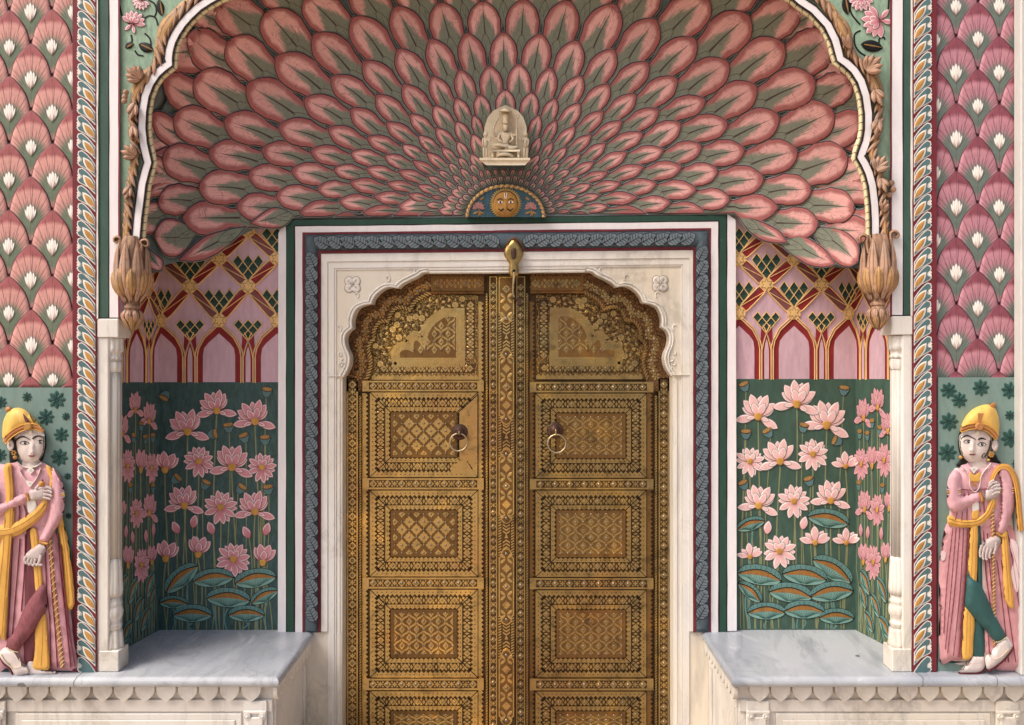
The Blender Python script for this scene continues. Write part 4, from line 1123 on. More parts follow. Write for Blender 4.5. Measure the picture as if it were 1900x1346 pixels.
def clipS(Sb, Ss, xc, left):
    return lambda x, y, h=0: (Ss(x, y, h) if (x < xc) == left else Sb(x, y, h))
SNL = clipS(SN, SL, 295, True); SNR = clipS(SN, SR, 1588, False)
xl = lambda u: 298.6 + 53.9 * u if u >= 0 else 298.6 + 22.5 * u
honeycomb('pink honeycomb niche wall with gold ribs above the left lotus mural', xl, [595, 531.5, 480], SNL, 0, 0, 404, 711, range(-3, 5), [(SL, 205, 295.5), (SN, 294.5, 545)], 295)
xr = lambda u: 1575.4 + 51.0 * u if u <= 0 else 1575.4 + 26 * u
honeycomb('pink honeycomb niche wall with gold ribs above the right lotus mural', xr, [581, 528.5, 481], SNR, 0, 0, 398, 705, range(-5, 4), [(SN, 1340, 1588.5), (SR, 1587.5, 1690)], 1588)

# ---------------------------------------------------------------- lotus murals
def mural(label, S, slabs, ytop, ybot, flowers, buds, pods, pads, wall, lot, side_x, lot_side):
    T = thing('lotus_mural', label, 'mural', S(slabs[1][1] + 30, ybot), 'lotus pond murals')
    mb = MB()
    for s_, a, b in slabs: rect(mb, s_, a, ytop, b, ybot + (6 if s_ is SN else 110), .005, .03)
    mb.build('panel', P[wall], T)
    Sm = lambda x, y, h=0: S(x, y, h + .005)
    def side(x): return (x < side_x[0]) if side_x[1] else (x > side_x[0])
    def squash(x): return .46 if side(x) else 1.0
    def stem(mb, x, y, w_=2.1, m=0):
        k = squash(x); ph = random.uniform(0, 6); am = random.uniform(2, 6) * k; dx = random.uniform(-6, 6) * k
        pts = []
        n = 9
        for i in range(n + 1):
            t = i / n; yy = y + (ybot - 1 - y) * t
            xx = x + dx * t + am * math.sin(ph + t * 4) - am * math.sin(ph)
            if side(x) != side(xx): xx = x
            if side(x):
                cut = ybot + (abs(x - side_x[0])) * .62; yy = y + (cut - y) * t
            pts.append((xx, yy))
        strip(mb, Sm, pts, w_ * (k if k == 1 else .6), random.uniform(.0003, .0012), .0008, 'flat', m=m)
    def lotus(x, y, r, kind, tilt):
        mb = MB(); kx = squash(x); kk = random.random()
        def pl(a, l, hw, o_, tm=.56):
            q = R(a + tilt); ln = l * r
            # build along axis then squash in x for walls seen edge-on
            B = (x, y); Tt = (x + ln * math.sin(q), y - ln * math.cos(q))
            SS = lambda px, py, h=0: Sm(x + (px - x) * kx, py, h)
            ax_leaf(mb, SS, B, Tt, hw * r, .0004, .0017 + .0004 * o_, tm, .8, 8, 5, .0010, k=kk)
        j = lambda v: random.uniform(-v, v)
        if kind == 'A':
            for a, l in ((-62, .82), (58, .78), (-34, .86)): pl(a + j(5), l, .17, 0)
            for a, l in ((-44, .98), (42, .96), (0, .95)): pl(a + j(4), l, .21, 1)
            for a, l in ((-22, 1.06), (20, 1.06)): pl(a + j(4), l, .22, 2)
            for a, l in ((-100 - tilt * .5, 1.02), (112 - tilt * .5, 1.0)): pl(a + j(8), l, .2, 3, .6)
            for a, l in ((-100 - tilt * .5, .55), (112 - tilt * .5, .52)): pl(a + j(6), l, .11, 4, .6)
            for a, l in ((-24, .66), (22, .68)): pl(a + j(3), l, .18, 5)
        elif kind == 'D':
            for a in (-118, -62, -14, 30, 74, 124, 168, -160): pl(a + j(6), .92 + j(.05), .2, 1)
            for a in (-88, -38, 8, 52, 98, 150): pl(a + j(6), .86 + j(.05), .19, 0)
            for a in (-28, 24): pl(a + j(5), .55, .19, 4)
        elif kind == 'C':
            for a, l in ((-10, .98), (16, .92)): pl(a + j(3), l, .2, 0)
            for a, l in ((-34, .92), (38, .95)): pl(a, l, .22, 1)
            for a, l in ((-16, 1.0), (18, 1.0)): pl(a + j(3), l, .25, 2)
            for a, l in ((0, .66),): pl(a, l, .2, 4)
        else:                                             # open cup
            for a, l in ((-48, .85), (30, .9)): pl(a, l, .2, 0)
            for a, l in ((-78, .98), (66, .95), (48, .95)): pl(a, l, .22, 1)
            pl(-6, 1.02, .26, 3)
        f = mb.build('lotus', P[lot_side if side(x) else lot], T, True)
        mb = MB(); relief(mb, lambda px, py, h=0: Sm(x + (px - x) * kx, py, h), [(x - .17 * r, y - .10 * r), (x, y - .18 * r), (x + .17 * r, y - .1 * r), (x + .12 * r, y + .1 * r), (x, y + .16 * r), (x - .12 * r, y + .1 * r)], .0025, .0050, 2.5, 1.6, sm=3, th=.003)
        mb.build('heart', P['heart'], f, True)
        mb = MB(); stem(mb, x, y + r * .2, 2.4); mb.build('stem', P['stem'], f)
    for x, y, r, kind, tilt in flowers: lotus(x, y, r, kind, tilt)
    for x, y, tilt in buds:
        mb = MB(); q = R(tilt); r = 13; kx = squash(x)
        SS = lambda px, py, h=0: Sm(x + (px - x) * kx, py, h)
        ax_leaf(mb, SS, (x - r * math.sin(q), y + r * math.cos(q)), (x + r * math.sin(q), y - r * math.cos(q)), r * .62, .0010, .003, .45, .75, 9, 6, .0015, k=random.random())
        b_ = mb.build('lotus_bud', P[lot_side if side(x) else lot], T, True)
        mb = MB(); stem(mb, x - r * math.sin(q) * .9 * kx, y + r * .9, 1.8); mb.build('stem', P['stem'], b_)
    for x, y, tilt in pods:
        mb = MB(); kx = squash(x); q = R(tilt); ca, sa = math.cos(q), math.sin(q)
        SS = lambda px, py, h=0: Sm(x + (px * ca - py * sa) * kx, y + px * sa + py * ca, h + .0014)
        cup = [(-9, -3), (9, -3), (7, 4), (3.5, 9.5), (-3.5, 9.5), (-7, 4)]
        prism(mb, SS, offset_poly(smooth_pts(cup, 3, True), .8), .0012, .002, 2)
        prism(mb, SS, smooth_pts(cup, 3, True), .0018, .002, 0)
        prism(mb, SS, circle(0, -4, 10.2, 4.6, 14), .0024, .002, 2)
        prism(mb, SS, circle(0, -4.6, 9.4, 4.0, 14), .0030, .002, 1)
        if kx == 1:
            for k in range(9): prism(mb, SS, circle(-6 + 12 * (k % 5) / 4, -6 + 2.4 * (k // 5), .7, .6, 5), .0035, .002, 3)
        p_ = mb.build('seed_pod', [P['pod'], P['pod_gold'], P['line'], P['rib']], T)
        if abs(tilt) < 60:
            mb = MB(); stem(mb, x - 9 * sa * kx, y + 9 * ca, 1.7); mb.build('stem', P['stem'], p_)
    for x, y, hw, tilt in pads:
        mb = MB(); kx = squash(x); q = R(tilt); ca, sa = math.cos(q), math.sin(q)
        if kx < 1: hw *= 1.55
        SS = lambda px, py, h=0: Sm(x + (px * ca - py * sa) * kx, y + px * sa + py * ca, h)
        n = 27; z = random.uniform(.0020, .0032)
        low = [(hw * math.cos(math.pi * i / 18), .5 + hw * .34 * math.sin(math.pi * i / 18) ** 1.15) for i in range(19)]
        prism(mb, SS, offset_poly([(-hw, 0)] + [(-hw + 2 * hw * i / 9, -hw * .30 * math.sin(math.pi * i / 9)) for i in range(1, 9)] + [(hw, 0)] + low[1:-1], 1.0), z, .002, 3)
        prism(mb, SS, [(-hw, 0)] + [(-hw + 2 * hw * i / 9, -hw * .30 * math.sin(math.pi * i / 9)) for i in range(1, 9)] + [(hw, 0)] + low[1:-1], z + .0007, .002, 0)
        # rolled rim with scallops
        up = []
        for i in range(n):
            t = i / (n - 1); a = math.pi * t
            b = 1 + .055 * abs(math.sin(a * 6.0))
            up.append((-hw * 1.03 * math.cos(a), -hw * (.34 + .22 * b) * math.sin(a) ** .85))
        dn = [(hw - 2 * hw * i / 12, -hw * .31 * math.sin(math.pi * i / 12)) for i in range(1, 12)]
        prism(mb, SS, offset_poly(up + dn, .9), z + .0004, .002, 3)
        prism(mb, SS, up + dn, z + .0012, .002, 1)
        gold = [(-hw * .97 + 1.94 * hw * i / 12, -hw * .34 * math.sin(math.pi * i / 12) + .4) for i in range(13)] + [(hw * .9 - 1.8 * hw * i / 12, -hw * .10 * math.sin(math.pi * i / 12) + .8) for i in range(13)]
        prism(mb, SS, gold, z + .0018, .002, 2)
        strip(mb, SS, [(-hw * 1.04 + 2.08 * hw * i / 24, -hw * .34 * math.sin(math.pi * i / 24) + (.8 if i % 2 else -.4)) for i in range(25)], 1.7, z + .0026, .002, m=3)
        for k in range(13):
            f = -1 + 2 * k / 12
            strip(mb, SS, [(f * hw * .14, hw * .31), (f * hw * .5, hw * .13), (f * hw * .86, -hw * .06 * (1 - f * f) + 1.2)], .8, z + .0014, .001, m=4)
        for k in range(1, 12):
            a = math.pi * k / 12
            strip(mb, SS, [(-hw * 1.0 * math.cos(a), -hw * .53 * math.sin(a) ** .85), (-hw * .96 * math.cos(a), -hw * .36 * math.sin(a))], .8, z + .0020, .001, m=4)
        pd = mb.build('lily_pad', [P['pad'], P['pad_rim'], P['pad_gold'], P['black'], P['flower_dark']], T)
        mb = MB(); stem(mb, x - hw * .45 * sa * kx, y + hw * .45 * ca - 1, 2.8); mb.build('stem', P['pad_rim'], pd)
LB = [(348,802,43,'A',-10),(402,763,39,'A',-12),(473,783,41,'A',-10),(306,873,37,'C',10),(369,857,33,'D',-5),(430,868,43,'A',4),(486,868,32,'D',6),(342,939.5,39,'A',-8),(409,942,36,'D',0),(473,950.7,40,'A',-6),(307,1038,37,'C',9),(367.6,1030,37,'C',4),(433,1038.7,37,'D',4),(487.7,1045,37,'C',6)]
LS = [(251.5,762,36,'A',-4),(277,782,37,'A',8),(227,806,38,'A',0),(237,866,37,'D',0),(261.7,873,42,'C',2),(282,869,33,'D',0),(225,959,34,'C',4),(253.6,953,34,'D',0),(277.8,953,38,'A',6),(237.8,1050,40,'C',0),(263,1050,38,'D',0),(282,1044,34,'C',0)]
mural('dark teal mural of dusky pink lotus and lily pads left of the door', lambda x, y, h=0: (SL(x, y, h) if x < 295 else SN(x, y, h)), [(SL, 205, 295.5), (SN, 294.5, 520)], 709.5, 1170, LB + LS,
      [(325.7,979,-25),(360,967.7,12),(391,980,-20),(457,988,-28),(495,982,18),(234,986,8),(246,997,-10),(271,995,-6),(285,983,8)],
      [(306,735,-150),(495,727,8),(424,793,-8),(395,806,80),(453,812,-22),(492,816,-5),(327,889,48),(381,899,25),(447,907,38),(497.5,908,-8),(262,790,0),(248,812,10),(270,815,-5),(284,812,0),(242,905,0),(284,905,0)],
      [(337.6,1075,37,-40),(395.6,1076,36,-6),(474,1077,37,-9),(322,1120,25,2),(423.6,1113,39,3),(491,1108,26,-26),(357,1142,35,0),(457,1142,32,0),(247,1098,18,-52),(278.7,1086,18,-56),(282,1110,14,-62),(258,1131,18,-50),(270,1150,18,-50),(236,1175,18,-45),(229,1085,15,-45)],
      'mural_a', 'lotus_a', (295, True), 'lotus_c')
RB = [(1406.7,774,43,'A',6),(1478.5,751,45,'A',12),(1534,790,47,'A',8),(1391.5,857,32,'D',4),(1447.7,857,42,'A',-8),(1508.5,843.5,34,'D',4),(1569,866,29,'O',2),(1408,939.5,40,'A',8),(1473,931,35,'D',2),(1541.6,930,39,'A',6),(1392,1034,27,'O',0),(1446.5,1024,36,'D',-4),(1512.6,1008,32,'O',4),(1570.5,1008,29,'O',4)]
RS = [(1602,776.6,38,'A',-6),(1628,757,38,'A',4),(1647,801,38,'A',0),(1597.6,862,36,'D',0),(1617.6,866,40,'C',0),(1640,855,37,'D',0),(1603.8,947,38,'A',0),(1627,947,36,'D',0),(1649,945,34,'C',0),(1601.5,1044,38,'C',0),(1619.8,1044,38,'D',0),(1643,1040,36,'C',0)]
mural('green mural of pale pink lotus and lily pads right of the door', lambda x, y, h=0: (SR(x, y, h) if x > 1588 else SN(x, y, h)), [(SR, 1587.5, 1690), (SN, 1362, 1588.5)], 703.5, 1168, RB + RS,
      [(1424.7,979,8),(1491.7,970.5,14),(1597,984,-4),(1610,988,4),(1635,990,2)],
      [(1381,717,-20),(1384,805,0),(1425,803,-30),(1491,793,12),(1566,724,8),(1552.5,818.5,-68),(1379.6,899.6,-22),(1501,892.5,-18),(1595,805,0),(1609,808,0),(1632,798,5),(1618,785,0),(1593,900,0),(1637,905,0)],
      [(1393,975,26,-18),(1536.7,966,37,10),(1409,1071,40,10),(1493,1071,40,8),(1544,1060,40,31),(1391,1100,26,40),(1467,1104,39,8),(1543,1102,39,-8),(1422,1137.5,34,0),(1492,1135,36,1),(1552,1147,31,1),(1605,1082,18,50),(1636,1096,18,50),(1601,1108,16,60),(1623.7,1125,17,50),(1612,1155,16,48),(1641,1166,18,44)],
      'mural_b', 'lotus_b', (1588, False), 'lotus_c')

# ---------------------------------------------------------------- painted bands round the doorway
SB = plane(NY - .03)
T = thing('painted_surround', 'square painted door surround of white, green and slate leaf bands', 'door surround', SB(945, 1172))
def uband(nm, mat, xa, xb, ya, yb_, xc, xd, yc, h, th=.04, y2=None, skip=0):
    """xa..xb left band, ya..yb_ top band, xc..xd right band, down to yc"""
    mb = MB(); y2 = y2 or (ya, yb_)
    prism(mb, SB, wob([(xa, ya), (xb, yb_), (xb, yc), (xa, yc)], .45), h, th)
    prism(mb, SB, wob([(xa, ya), (xd, y2[0]), (xc, y2[1]), (xb, yb_)], .45), h, th)
    prism(mb, SB, wob([(xd, y2[0]), (xd, yc), (xc, yc), (xc, y2[1])], .45), h, th)
    mb.build(nm, P[mat], T)
# outer white bands are side strips with a chamfer at the top
mb = MB(); prism(mb, SB, [(516.5, 433), (520, 426), (531, 420), (531, 1174), (515.5, 1174)], .0, .032); mb.build('white_band', P['white'], T)
mb = MB(); prism(mb, SB, [(1348.5, 397), (1365, 408), (1367, 1171), (1349.5, 1171)], .0, .032); mb.build('white_band', P['white'], T)
uband('edge_line', 'line', 530.4, 547.8, 407.2, 421, 1332.4, 1349.6, 1174, .001, y2=(397.6, 412))
uband('green_band', 'band_green', 532, 545.5, 409, 419, 1334.5, 1347.5, 1174, .0025, y2=(399.3, 410))
mb = MB(); prism(mb, SB, [(532, 421), (545.5, 408.4), (552, 409), (546, 420), (546, 430), (532, 432)], .0028, .01); mb.build('green_band', P['band_green'], T)
uband('edge_line', 'line', 545, 547.6, 418.6, 420.6, 1332.6, 1335, 1174, .0036, y2=(409.6, 411.6))
uband('white_band', 'white', 547, 561.5, 420, 432, 1319, 1333, 1174, .003, y2=(411, 424))
uband('maroon_line', 'maroon', 561, 565.4, 431.6, 435.6, 1315.6, 1319.6, 1174, .0045, y2=(423.6, 427.6))
uband('roll_bed', 'roll', 565, 590.5, 435, 466, 1290.5, 1316, 1174, .002, y2=(427, 459))
uband('maroon_line', 'maroon', 590, 595.2, 465.6, 470.5, 1286, 1291, 1174, .0045, y2=(458.6, 463.5))
def rollbar(A, B, wd, nm):
    mb = MB(); n = 40
    strip(mb, SB, [lerp(A, B, i / n) for i in range(n + 1)], wd, .021, .02, 'round'); return mb.build(nm, P['roll'], T, True)
r1_ = rollbar((577.5, 440), (577.5, 1171), 23, 'slate_roll'); r2_ = rollbar((569, 450.5), (1311, 443), 27, 'slate_roll'); r3_ = rollbar((1303.5, 432), (1303.5, 1168), 23, 'slate_roll')
def roll_leaf(par, c, ang, ln):
    mb = MB(); q = R(ang)
    dx, dy = math.sin(q), -math.cos(q); nx, ny = -dy, dx
    def at(t, o): return (c[0] + dx * ln * (t - .5) + nx * o, c[1] + dy * ln * (t - .5) + ny * o)
    hw = lambda t: ln * .36 * math.sin(math.pi * min(1, max(0, t)) ** .85) ** .6 * (.86 + .2 * abs(math.sin(math.pi * 3.5 * t)))
    o_ = [at(t / 20, hw(t / 20)) for t in range(1, 20)] + [at(1, 0)] + [at(t / 20, -hw(t / 20)) for t in range(19, 0, -1)] + [at(0, 0)]
    prism(mb, SB, offset_poly(o_, 1.1), .0215, .005, 1); prism(mb, SB, o_, .0228, .004, 0)
    strip(mb, SB, [at(-.22, 0), at(.3, 0), at(.85, 0)], [1.8, 1.3, .6], .0236, .003, m=1)
    for t in (.16, .34, .52, .68):
        for sg in (1, -1): strip(mb, SB, [at(t, 0), at(t + .13, sg * hw(t + .13) * .92)], .9, .0234, .003, m=1)
    mb.build('leaf', [P['roll_leaf'], P['line']], par)
y = 482
while y < 1150: roll_leaf(r1_, (577.5 + random.uniform(-.6, .6), y), -28 + random.uniform(-4, 4), 30); y += 26.3
y = 470
while y < 1150: roll_leaf(r3_, (1303.5 + random.uniform(-.6, .6), y), 28 + random.uniform(-4, 4), 30); y += 26.6
x = 596; i = 0
while x < 1300:
    if abs(x - 953) > 26: roll_leaf(r2_, (x, 450.2 - (x - 569) * .0101), (-62 if x < 950 else 62) + random.uniform(-4, 4), 31)
    x += 24.3
# ---------------------------------------------------------------- marble doorway
def prism_y(mb, S, Pp, h, th, m=0):
    """like prism, but cut straight back into the wall"""
    f = [S(x, y, h) for x, y in Pp]; N = len(Pp)
    mb.add(f + [v + Vector((0, th, 0)) for v in f], [tuple(range(N)), tuple(range(2 * N - 1, N - 1, -1))] + [(i, (i + 1) % N, N + (i + 1) % N, N + i) for i in range(N)], m)
ARO = [(797, 509.5), (787, 510.5), (778, 517), (763, 524), (750, 531), (743, 538), (731, 535.6), (718, 538), (705, 547), (697, 557), (693.8, 566), (681, 568), (668, 574), (661, 585), (657.6, 598), (658.4, 611), (649, 618.5), (644.6, 630), (646.5, 645.5), (652, 658), (654, 669), (651, 684), (642.5, 699)]
ARI = [(800, 547), (782.5, 556), (772, 563.6), (763, 581), (750, 575.4), (737, 575), (728.5, 585), (724, 601), (709, 600), (700.7, 609), (697, 619.6), (699.4, 631.5), (691, 637), (687.5, 648), (691, 663), (692, 678), (687.7, 695), (683.4, 706)]
def densify(Pp):
    """round the lobes but keep the cusps"""
    cus = [i for i in range(1, len(Pp) - 1) if (Vector(Pp[i]) - Vector(Pp[i - 1])).normalized().dot((Vector(Pp[i + 1]) - Vector(Pp[i])).normalized()) < .62]
    out = []; s = 0
    for c in cus + [len(Pp) - 1]:
        seg = Pp[s:c + 1]
        out += (smooth_pts(seg, 4) if len(seg) > 2 else seg)[:-1]; s = c
    return out + [Pp[-1]]
AO = densify(ARO); AI = densify(ARI)
mir = lambda Pp, dy=0: [(1882 - x, y + dy) for x, y in Pp]
def shift_out(Pp, d): return offs_path(Pp, d)
SMB = plane(NY - .02)
P['stain_line'] = paint('tan_stain', 'a98f70', 1, .3, grime=.05)
T = thing('marble_doorway', 'cream marble doorway with a cusped arch, beaded lip and two carved rosettes', 'door frame', W(945, 1390, NY))
def radial(Pp, d):
    out = []
    for x, y in Pp:
        v = Vector((x - 945, y - 720)).normalized(); out.append((x + v.x * d, y + v.y * d))
    return out
AOo = radial(AO, 5.0)
AOr = mir(AOo, -2)
mb = MB()
open_ = [(634.5, 1390), (635, 1172), (635.3, 900), (635.5, 700)] + AOo[::-1] + [(850, 505.3), (945, 504.5), (1035, 503.7)] + AOr + [(1248, 700), (1248.4, 900), (1248.8, 1172), (1249, 1390)]
def outer(q):
    x, y = q
    if y >= 699: return ((594, min(y, 1390)) if x < 945 else (1294, min(y, 1390)))
    c = (945, 720); d = (x - c[0], y - c[1])
    k = min(((594 - c[0]) / d[0]) if d[0] < 0 else 1e9, ((1294 - c[0]) / d[0]) if d[0] > 0 else 1e9, (466 - c[1]) / d[1])
    return (c[0] + d[0] * k, c[1] + d[1] * k)
vs = []; fs = []
for q in open_:
    f = SMB(q[0], q[1], 0); vs += [SMB(*outer(q), 0), f, f + Vector((0, .1, 0))]
for i in range(len(open_) - 1): fs += [(i * 3, i * 3 + 1, i * 3 + 4, i * 3 + 3), (i * 3 + 1, i * 3 + 2, i * 3 + 5, i * 3 + 4)]
mb.add(vs, fs)
for ox in ((594, 466), (1294, 466)):      # the two upper corners
    for i in range(len(open_) - 1):
        a_, b_ = outer(open_[i]), outer(open_[i + 1])
        if abs(a_[0] - b_[0]) > .5 and abs(a_[1] - b_[1]) > .5 and (a_[0] < 945) == (ox[0] < 945): mb.add([SMB(*a_, 0), SMB(*ox, 0), SMB(*b_, 0)], [(0, 1, 2)])
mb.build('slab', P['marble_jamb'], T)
def uframe(nm, mat, xa, xb, ya, yb_, xc, xd, yc, h, tl=-7):
    mb = MB()
    for q in ([(xa, ya), (xb, yb_), (xb, yc), (xa, yc)], [(xa, ya), (xd, ya + tl), (xc, yb_ + tl), (xb, yb_)], [(xd, ya + tl), (xd, yc), (xc, yc), (xc, yb_ + tl)]): prism_y(mb, SMB, q, h, .03)
    mb.build(nm, P[mat], T)
uframe('outer_moulding', 'marble', 596, 607.5, 471.5, 486, 1279.5, 1290, 1172, .013)
uframe('inner_moulding', 'marble', 608.2, 620, 486.7, 498, 1267, 1278.8, 1390, .008)
uframe('bead', 'marble_warm', 620.6, 623.6, 498.6, 501.4, 1263.5, 1266.4, 1390, .005)
uframe('groove_line', 'stain_line', 607.5, 608.2, 486, 486.7, 1278.8, 1279.5, 1172, .0086)
uframe('groove_line', 'stain_line', 620, 620.6, 498, 498.6, 1266.4, 1267, 1390, .0052)
for xa, xb in ((555, 633.5), (1250.5, 1335)):
    mb = MB(); rect(mb, SMB, xa, 1173, xb, 1390, .0015, .01); mb.build('jamb_foot', P['marble_jamb'], T)
mb = MB()
for xa, xb in ((626, 630.5), (1252, 1256.5)): rect(mb, SMB, xa, 703, xb, 1390, .004, .01)
rect(mb, SMB, 596, 697.2, 634, 698.4, .0132, .03); rect(mb, SMB, 1249, 695.2, 1289, 696.4, .0132, .03)
mb.build('jamb_bead', P['marble'], T)
mb = MB()
for mm in (0, 1):
    for d, w_, h in ((7, 6.0, .006), (12.5, 4.0, .008)):
        q = radial(AO, d); strip(mb, SMB, mir(q, -2) if mm else q, w_, h, .014, 'round')
strip(mb, SMB, [(797, 505.5), (1085, 503.5)], 6.5, .006, .02, 'round'); strip(mb, SMB, [(795, 500.5), (1087, 498)], 3.2, .008, .012, 'round')
mb.build('arch_lip', P['marble'], T, True)
for cx, cy in ((654, 528.5), (1225, 526.5)):
    mb = MB()
    for k in range(4):
        a = R(45 + 90 * k); c = (cx + 9 * math.cos(a), cy + 9 * math.sin(a))
        relief(mb, SMB, [(cx + 1.5 * math.cos(a), cy + 1.5 * math.sin(a))] + [(c[0] + 8.2 * math.cos(a + t), c[1] + 8.2 * math.sin(a + t)) for t in (-1.9, -1.3, -.7, 0, .7, 1.3, 1.9)], .006, .001, 4, 2, sm=2, bumps=[(c[0], c[1], 4, 4, -.0035)], th=.004)
    dome(mb, SMB(cx, cy, .003), .005, 8, 3); ro_ = mb.build('rosette', P['marble_warm'], T, True)
    mb = MB()
    for k in range(4):
        a = R(45 + 90 * k); c = (cx + 9 * math.cos(a), cy + 9 * math.sin(a)); strip(mb, SMB, [(c[0] + 8.6 * math.cos(a + t), c[1] + 8.6 * math.sin(a + t)) for t in (-2.2, -1.6, -1, -.4, .2, .8, 1.4, 2.0)], 1.3, .0022, .002, 'flat')
        strip(mb, SMB, [(cx, cy), (c[0] + 3 * math.cos(a - .5), c[1] + 3 * math.sin(a - .5))], .8, .0068, .003, 'flat')
    mb.build('incised_lines', P['stain_line'], ro_, kind='stuff')
mb = MB()
for x, y, a in ((768, 508, -20), (722, 522, -35), (664, 553, -40), (632, 614, -30)):
    for mm in (0, 1):
        pts = [(x, y), (x + 1.5, y - 5), (x - 1, y - 9), (x - 4.5, y - 9), (x - 5, y - 6)]
        if mm: pts = mir(pts, -2)
        strip(mb, SMB, smooth_pts(pts, 3), [3.4] * 5 + [2.6] * 5 + [1.6] * 3, .005, .006, 'round')
for mm in (0, 1):
    for x, y, r in ((636, 668, 7), (631, 676, 5), (638, 684, 6), (630, 657, 4)):
        mb2 = smooth_pts([(x + r * (1 - .14 * k) * math.cos(k * .8), y + r * (1 - .14 * k) * math.sin(k * .8)) for k in range(7)], 2)
        strip(mb, SMB, mir(mb2, -2) if mm else mb2, 2.6, .006, .006, 'round')
mb.build('scroll_carving', P['marble'], T, True)

# ---------------------------------------------------------------- brass door leaves
DY = .53
SDR = plane(DY); PXM = (DY - CAMY) / FPX
def quatre(cx, cy, r, n=16, d=.26, a0=0): return [(cx + r * (1 - d + d * math.cos(4 * (2 * math.pi * i / n) + a0)) * math.cos(2 * math.pi * i / n), cy + r * (1 - d + d * math.cos(4 * (2 * math.pi * i / n) + a0)) * math.sin(2 * math.pi * i / n)) for i in range(n)]
def saw_edge(a, b, depth, pitch=8.4):
    """zigzag from a to b, teeth to the right of travel"""
    d = Vector((b[0] - a[0], b[1] - a[1])); l = d.length; d /= l; n = Vector((-d.y, d.x)); k = max(2, int(round(l / pitch))); out = []
    for i in range(k):
        out.append((a[0] + d.x * l * i / k, a[1] + d.y * l * i / k))
        q = l * (i + .5) / k
        out.append((a[0] + d.x * q + n.x * depth, a[1] + d.y * q + n.y * depth))
    return out + [b]
def ornament_run(mb, nails, a, b, pitch, r, h, wide, nail_r=2.0, closed=False):
    """rosettes with leaf pairs between them along a run"""
    d = Vector((b[0] - a[0], b[1] - a[1])); l = d.length; d /= l; n = Vector((-d.y, d.x)); k = max(1, int(round(l / pitch)))
    for i in range(k if closed else k + 1):
        q = l * (i + .0) / k
        c = (a[0] + d.x * q, a[1] + d.y * q)
        prism(mb, SDR, quatre(c[0], c[1], r), h, .004)
        for t in range(4):
            aa = math.pi / 4 + t * math.pi / 2
            prism(mb, SDR, circle(c[0] + .52 * r * math.cos(aa), c[1] + .52 * r * math.sin(aa), r * .26, n=6), h + .0015, .002)
        if nail_r: nails.append((c[0], c[1], nail_r, h + .001))
        if i < k:
            for sg in (1, -1):
                for o in (.32, .68):
                    m_ = (c[0] + d.x * l / k * o, c[1] + d.y * l / k * o)
                    e0 = (m_[0] + n.x * sg * wide * .08, m_[1] + n.y * sg * wide * .08); tq = .5 - o
                    e1 = (m_[0] + n.x * sg * wide * .48 + d.x * tq * -7, m_[1] + n.y * sg * wide * .48 + d.y * tq * -7)
                    ax_leaf(mb, SDR, e0, e1, wide * .15, .0012, h - .0025, .55, .7, 5, 3, .004)
            m_ = (c[0] + d.x * l / k * .5, c[1] + d.y * l / k * .5)
            prism(mb, SDR, [(m_[0] + d.x * 2.4, m_[1] + d.y * 2.4), (m_[0] + n.x * wide * .3, m_[1] + n.y * wide * .3), (m_[0] - d.x * 2.4, m_[1] - d.y * 2.4), (m_[0] - n.x * wide * .3, m_[1] - n.y * wide * .3)], h, .004)
def add_nails(nails, T, small=False):
    pass
def lattice(mb, nails, x0, y0, x1, y1, style, px=26.5, h=.008, clip=None):
    cy = (y0 + y1) / 2; cx = (x0 + x1) / 2
    nx = max(2, int(round((x1 - x0) / px))); px = (x1 - x0) / nx; ny = max(2, int(round((y1 - y0) / 15.3))); py = (y1 - y0) / ny
    inside = (lambda x, y: True) if clip is None else clip
    for j in range(ny + 1):
        for i in range(2 * nx + 1):
            x = x0 + px * i / 2; y = y0 + py * j
            node = (i + j) % 2 == 0
            if not inside(x, y): continue
            if node:
                nails.append((x, y, 2.1, h))
                if style == 'ribs':
                    for di in (-1, 1):
                        X, Y_ = x + di * px / 2, y + py
                        if j < ny and x0 - 1 < X < x1 + 1 and inside(X, Y_):
                            pts = [(x, y), (x + di * px * .10, y + py * .34), (x + di * px * .25, y + py * .5), (x + di * px * .40, y + py * .66), (X, Y_)]
                            strip(mb, SDR, smooth_pts(pts, 3), 3.4, h, .005, 'flat')
            else:
                nails.append((x, y, 2.2, h + .001))
                if style == 'pads':
                    sx, sy = px * .40, py * .84
                    if x - sx < x0 or x + sx > x1 or y - sy < y0 or y + sy > y1: sx *= .6; sy *= .6
                    dm = [(0, -1), (.3, -.55), (.55, -.5), (.6, -.28), (1, 0), (.6, .28), (.55, .5), (.3, .55), (0, 1), (-.3, .55), (-.55, .5), (-.6, .28), (-1, 0), (-.6, -.28), (-.55, -.5), (-.3, -.55)]
                    prism(mb, SDR, [(min(max(x + a * sx, x0 - 3), x1 + 3), min(max(y + b * sy, y0 - 3), y1 + 3)) for a, b in dm], h, .004)
                else:
                    prism(mb, SDR, [(min(max(x + a, x0), x1), min(max(y + b, y0), y1)) for a, b in ((0, -py * .55), (px * .2, 0), (0, py * .55), (-px * .2, 0))], h - .0014, .003)
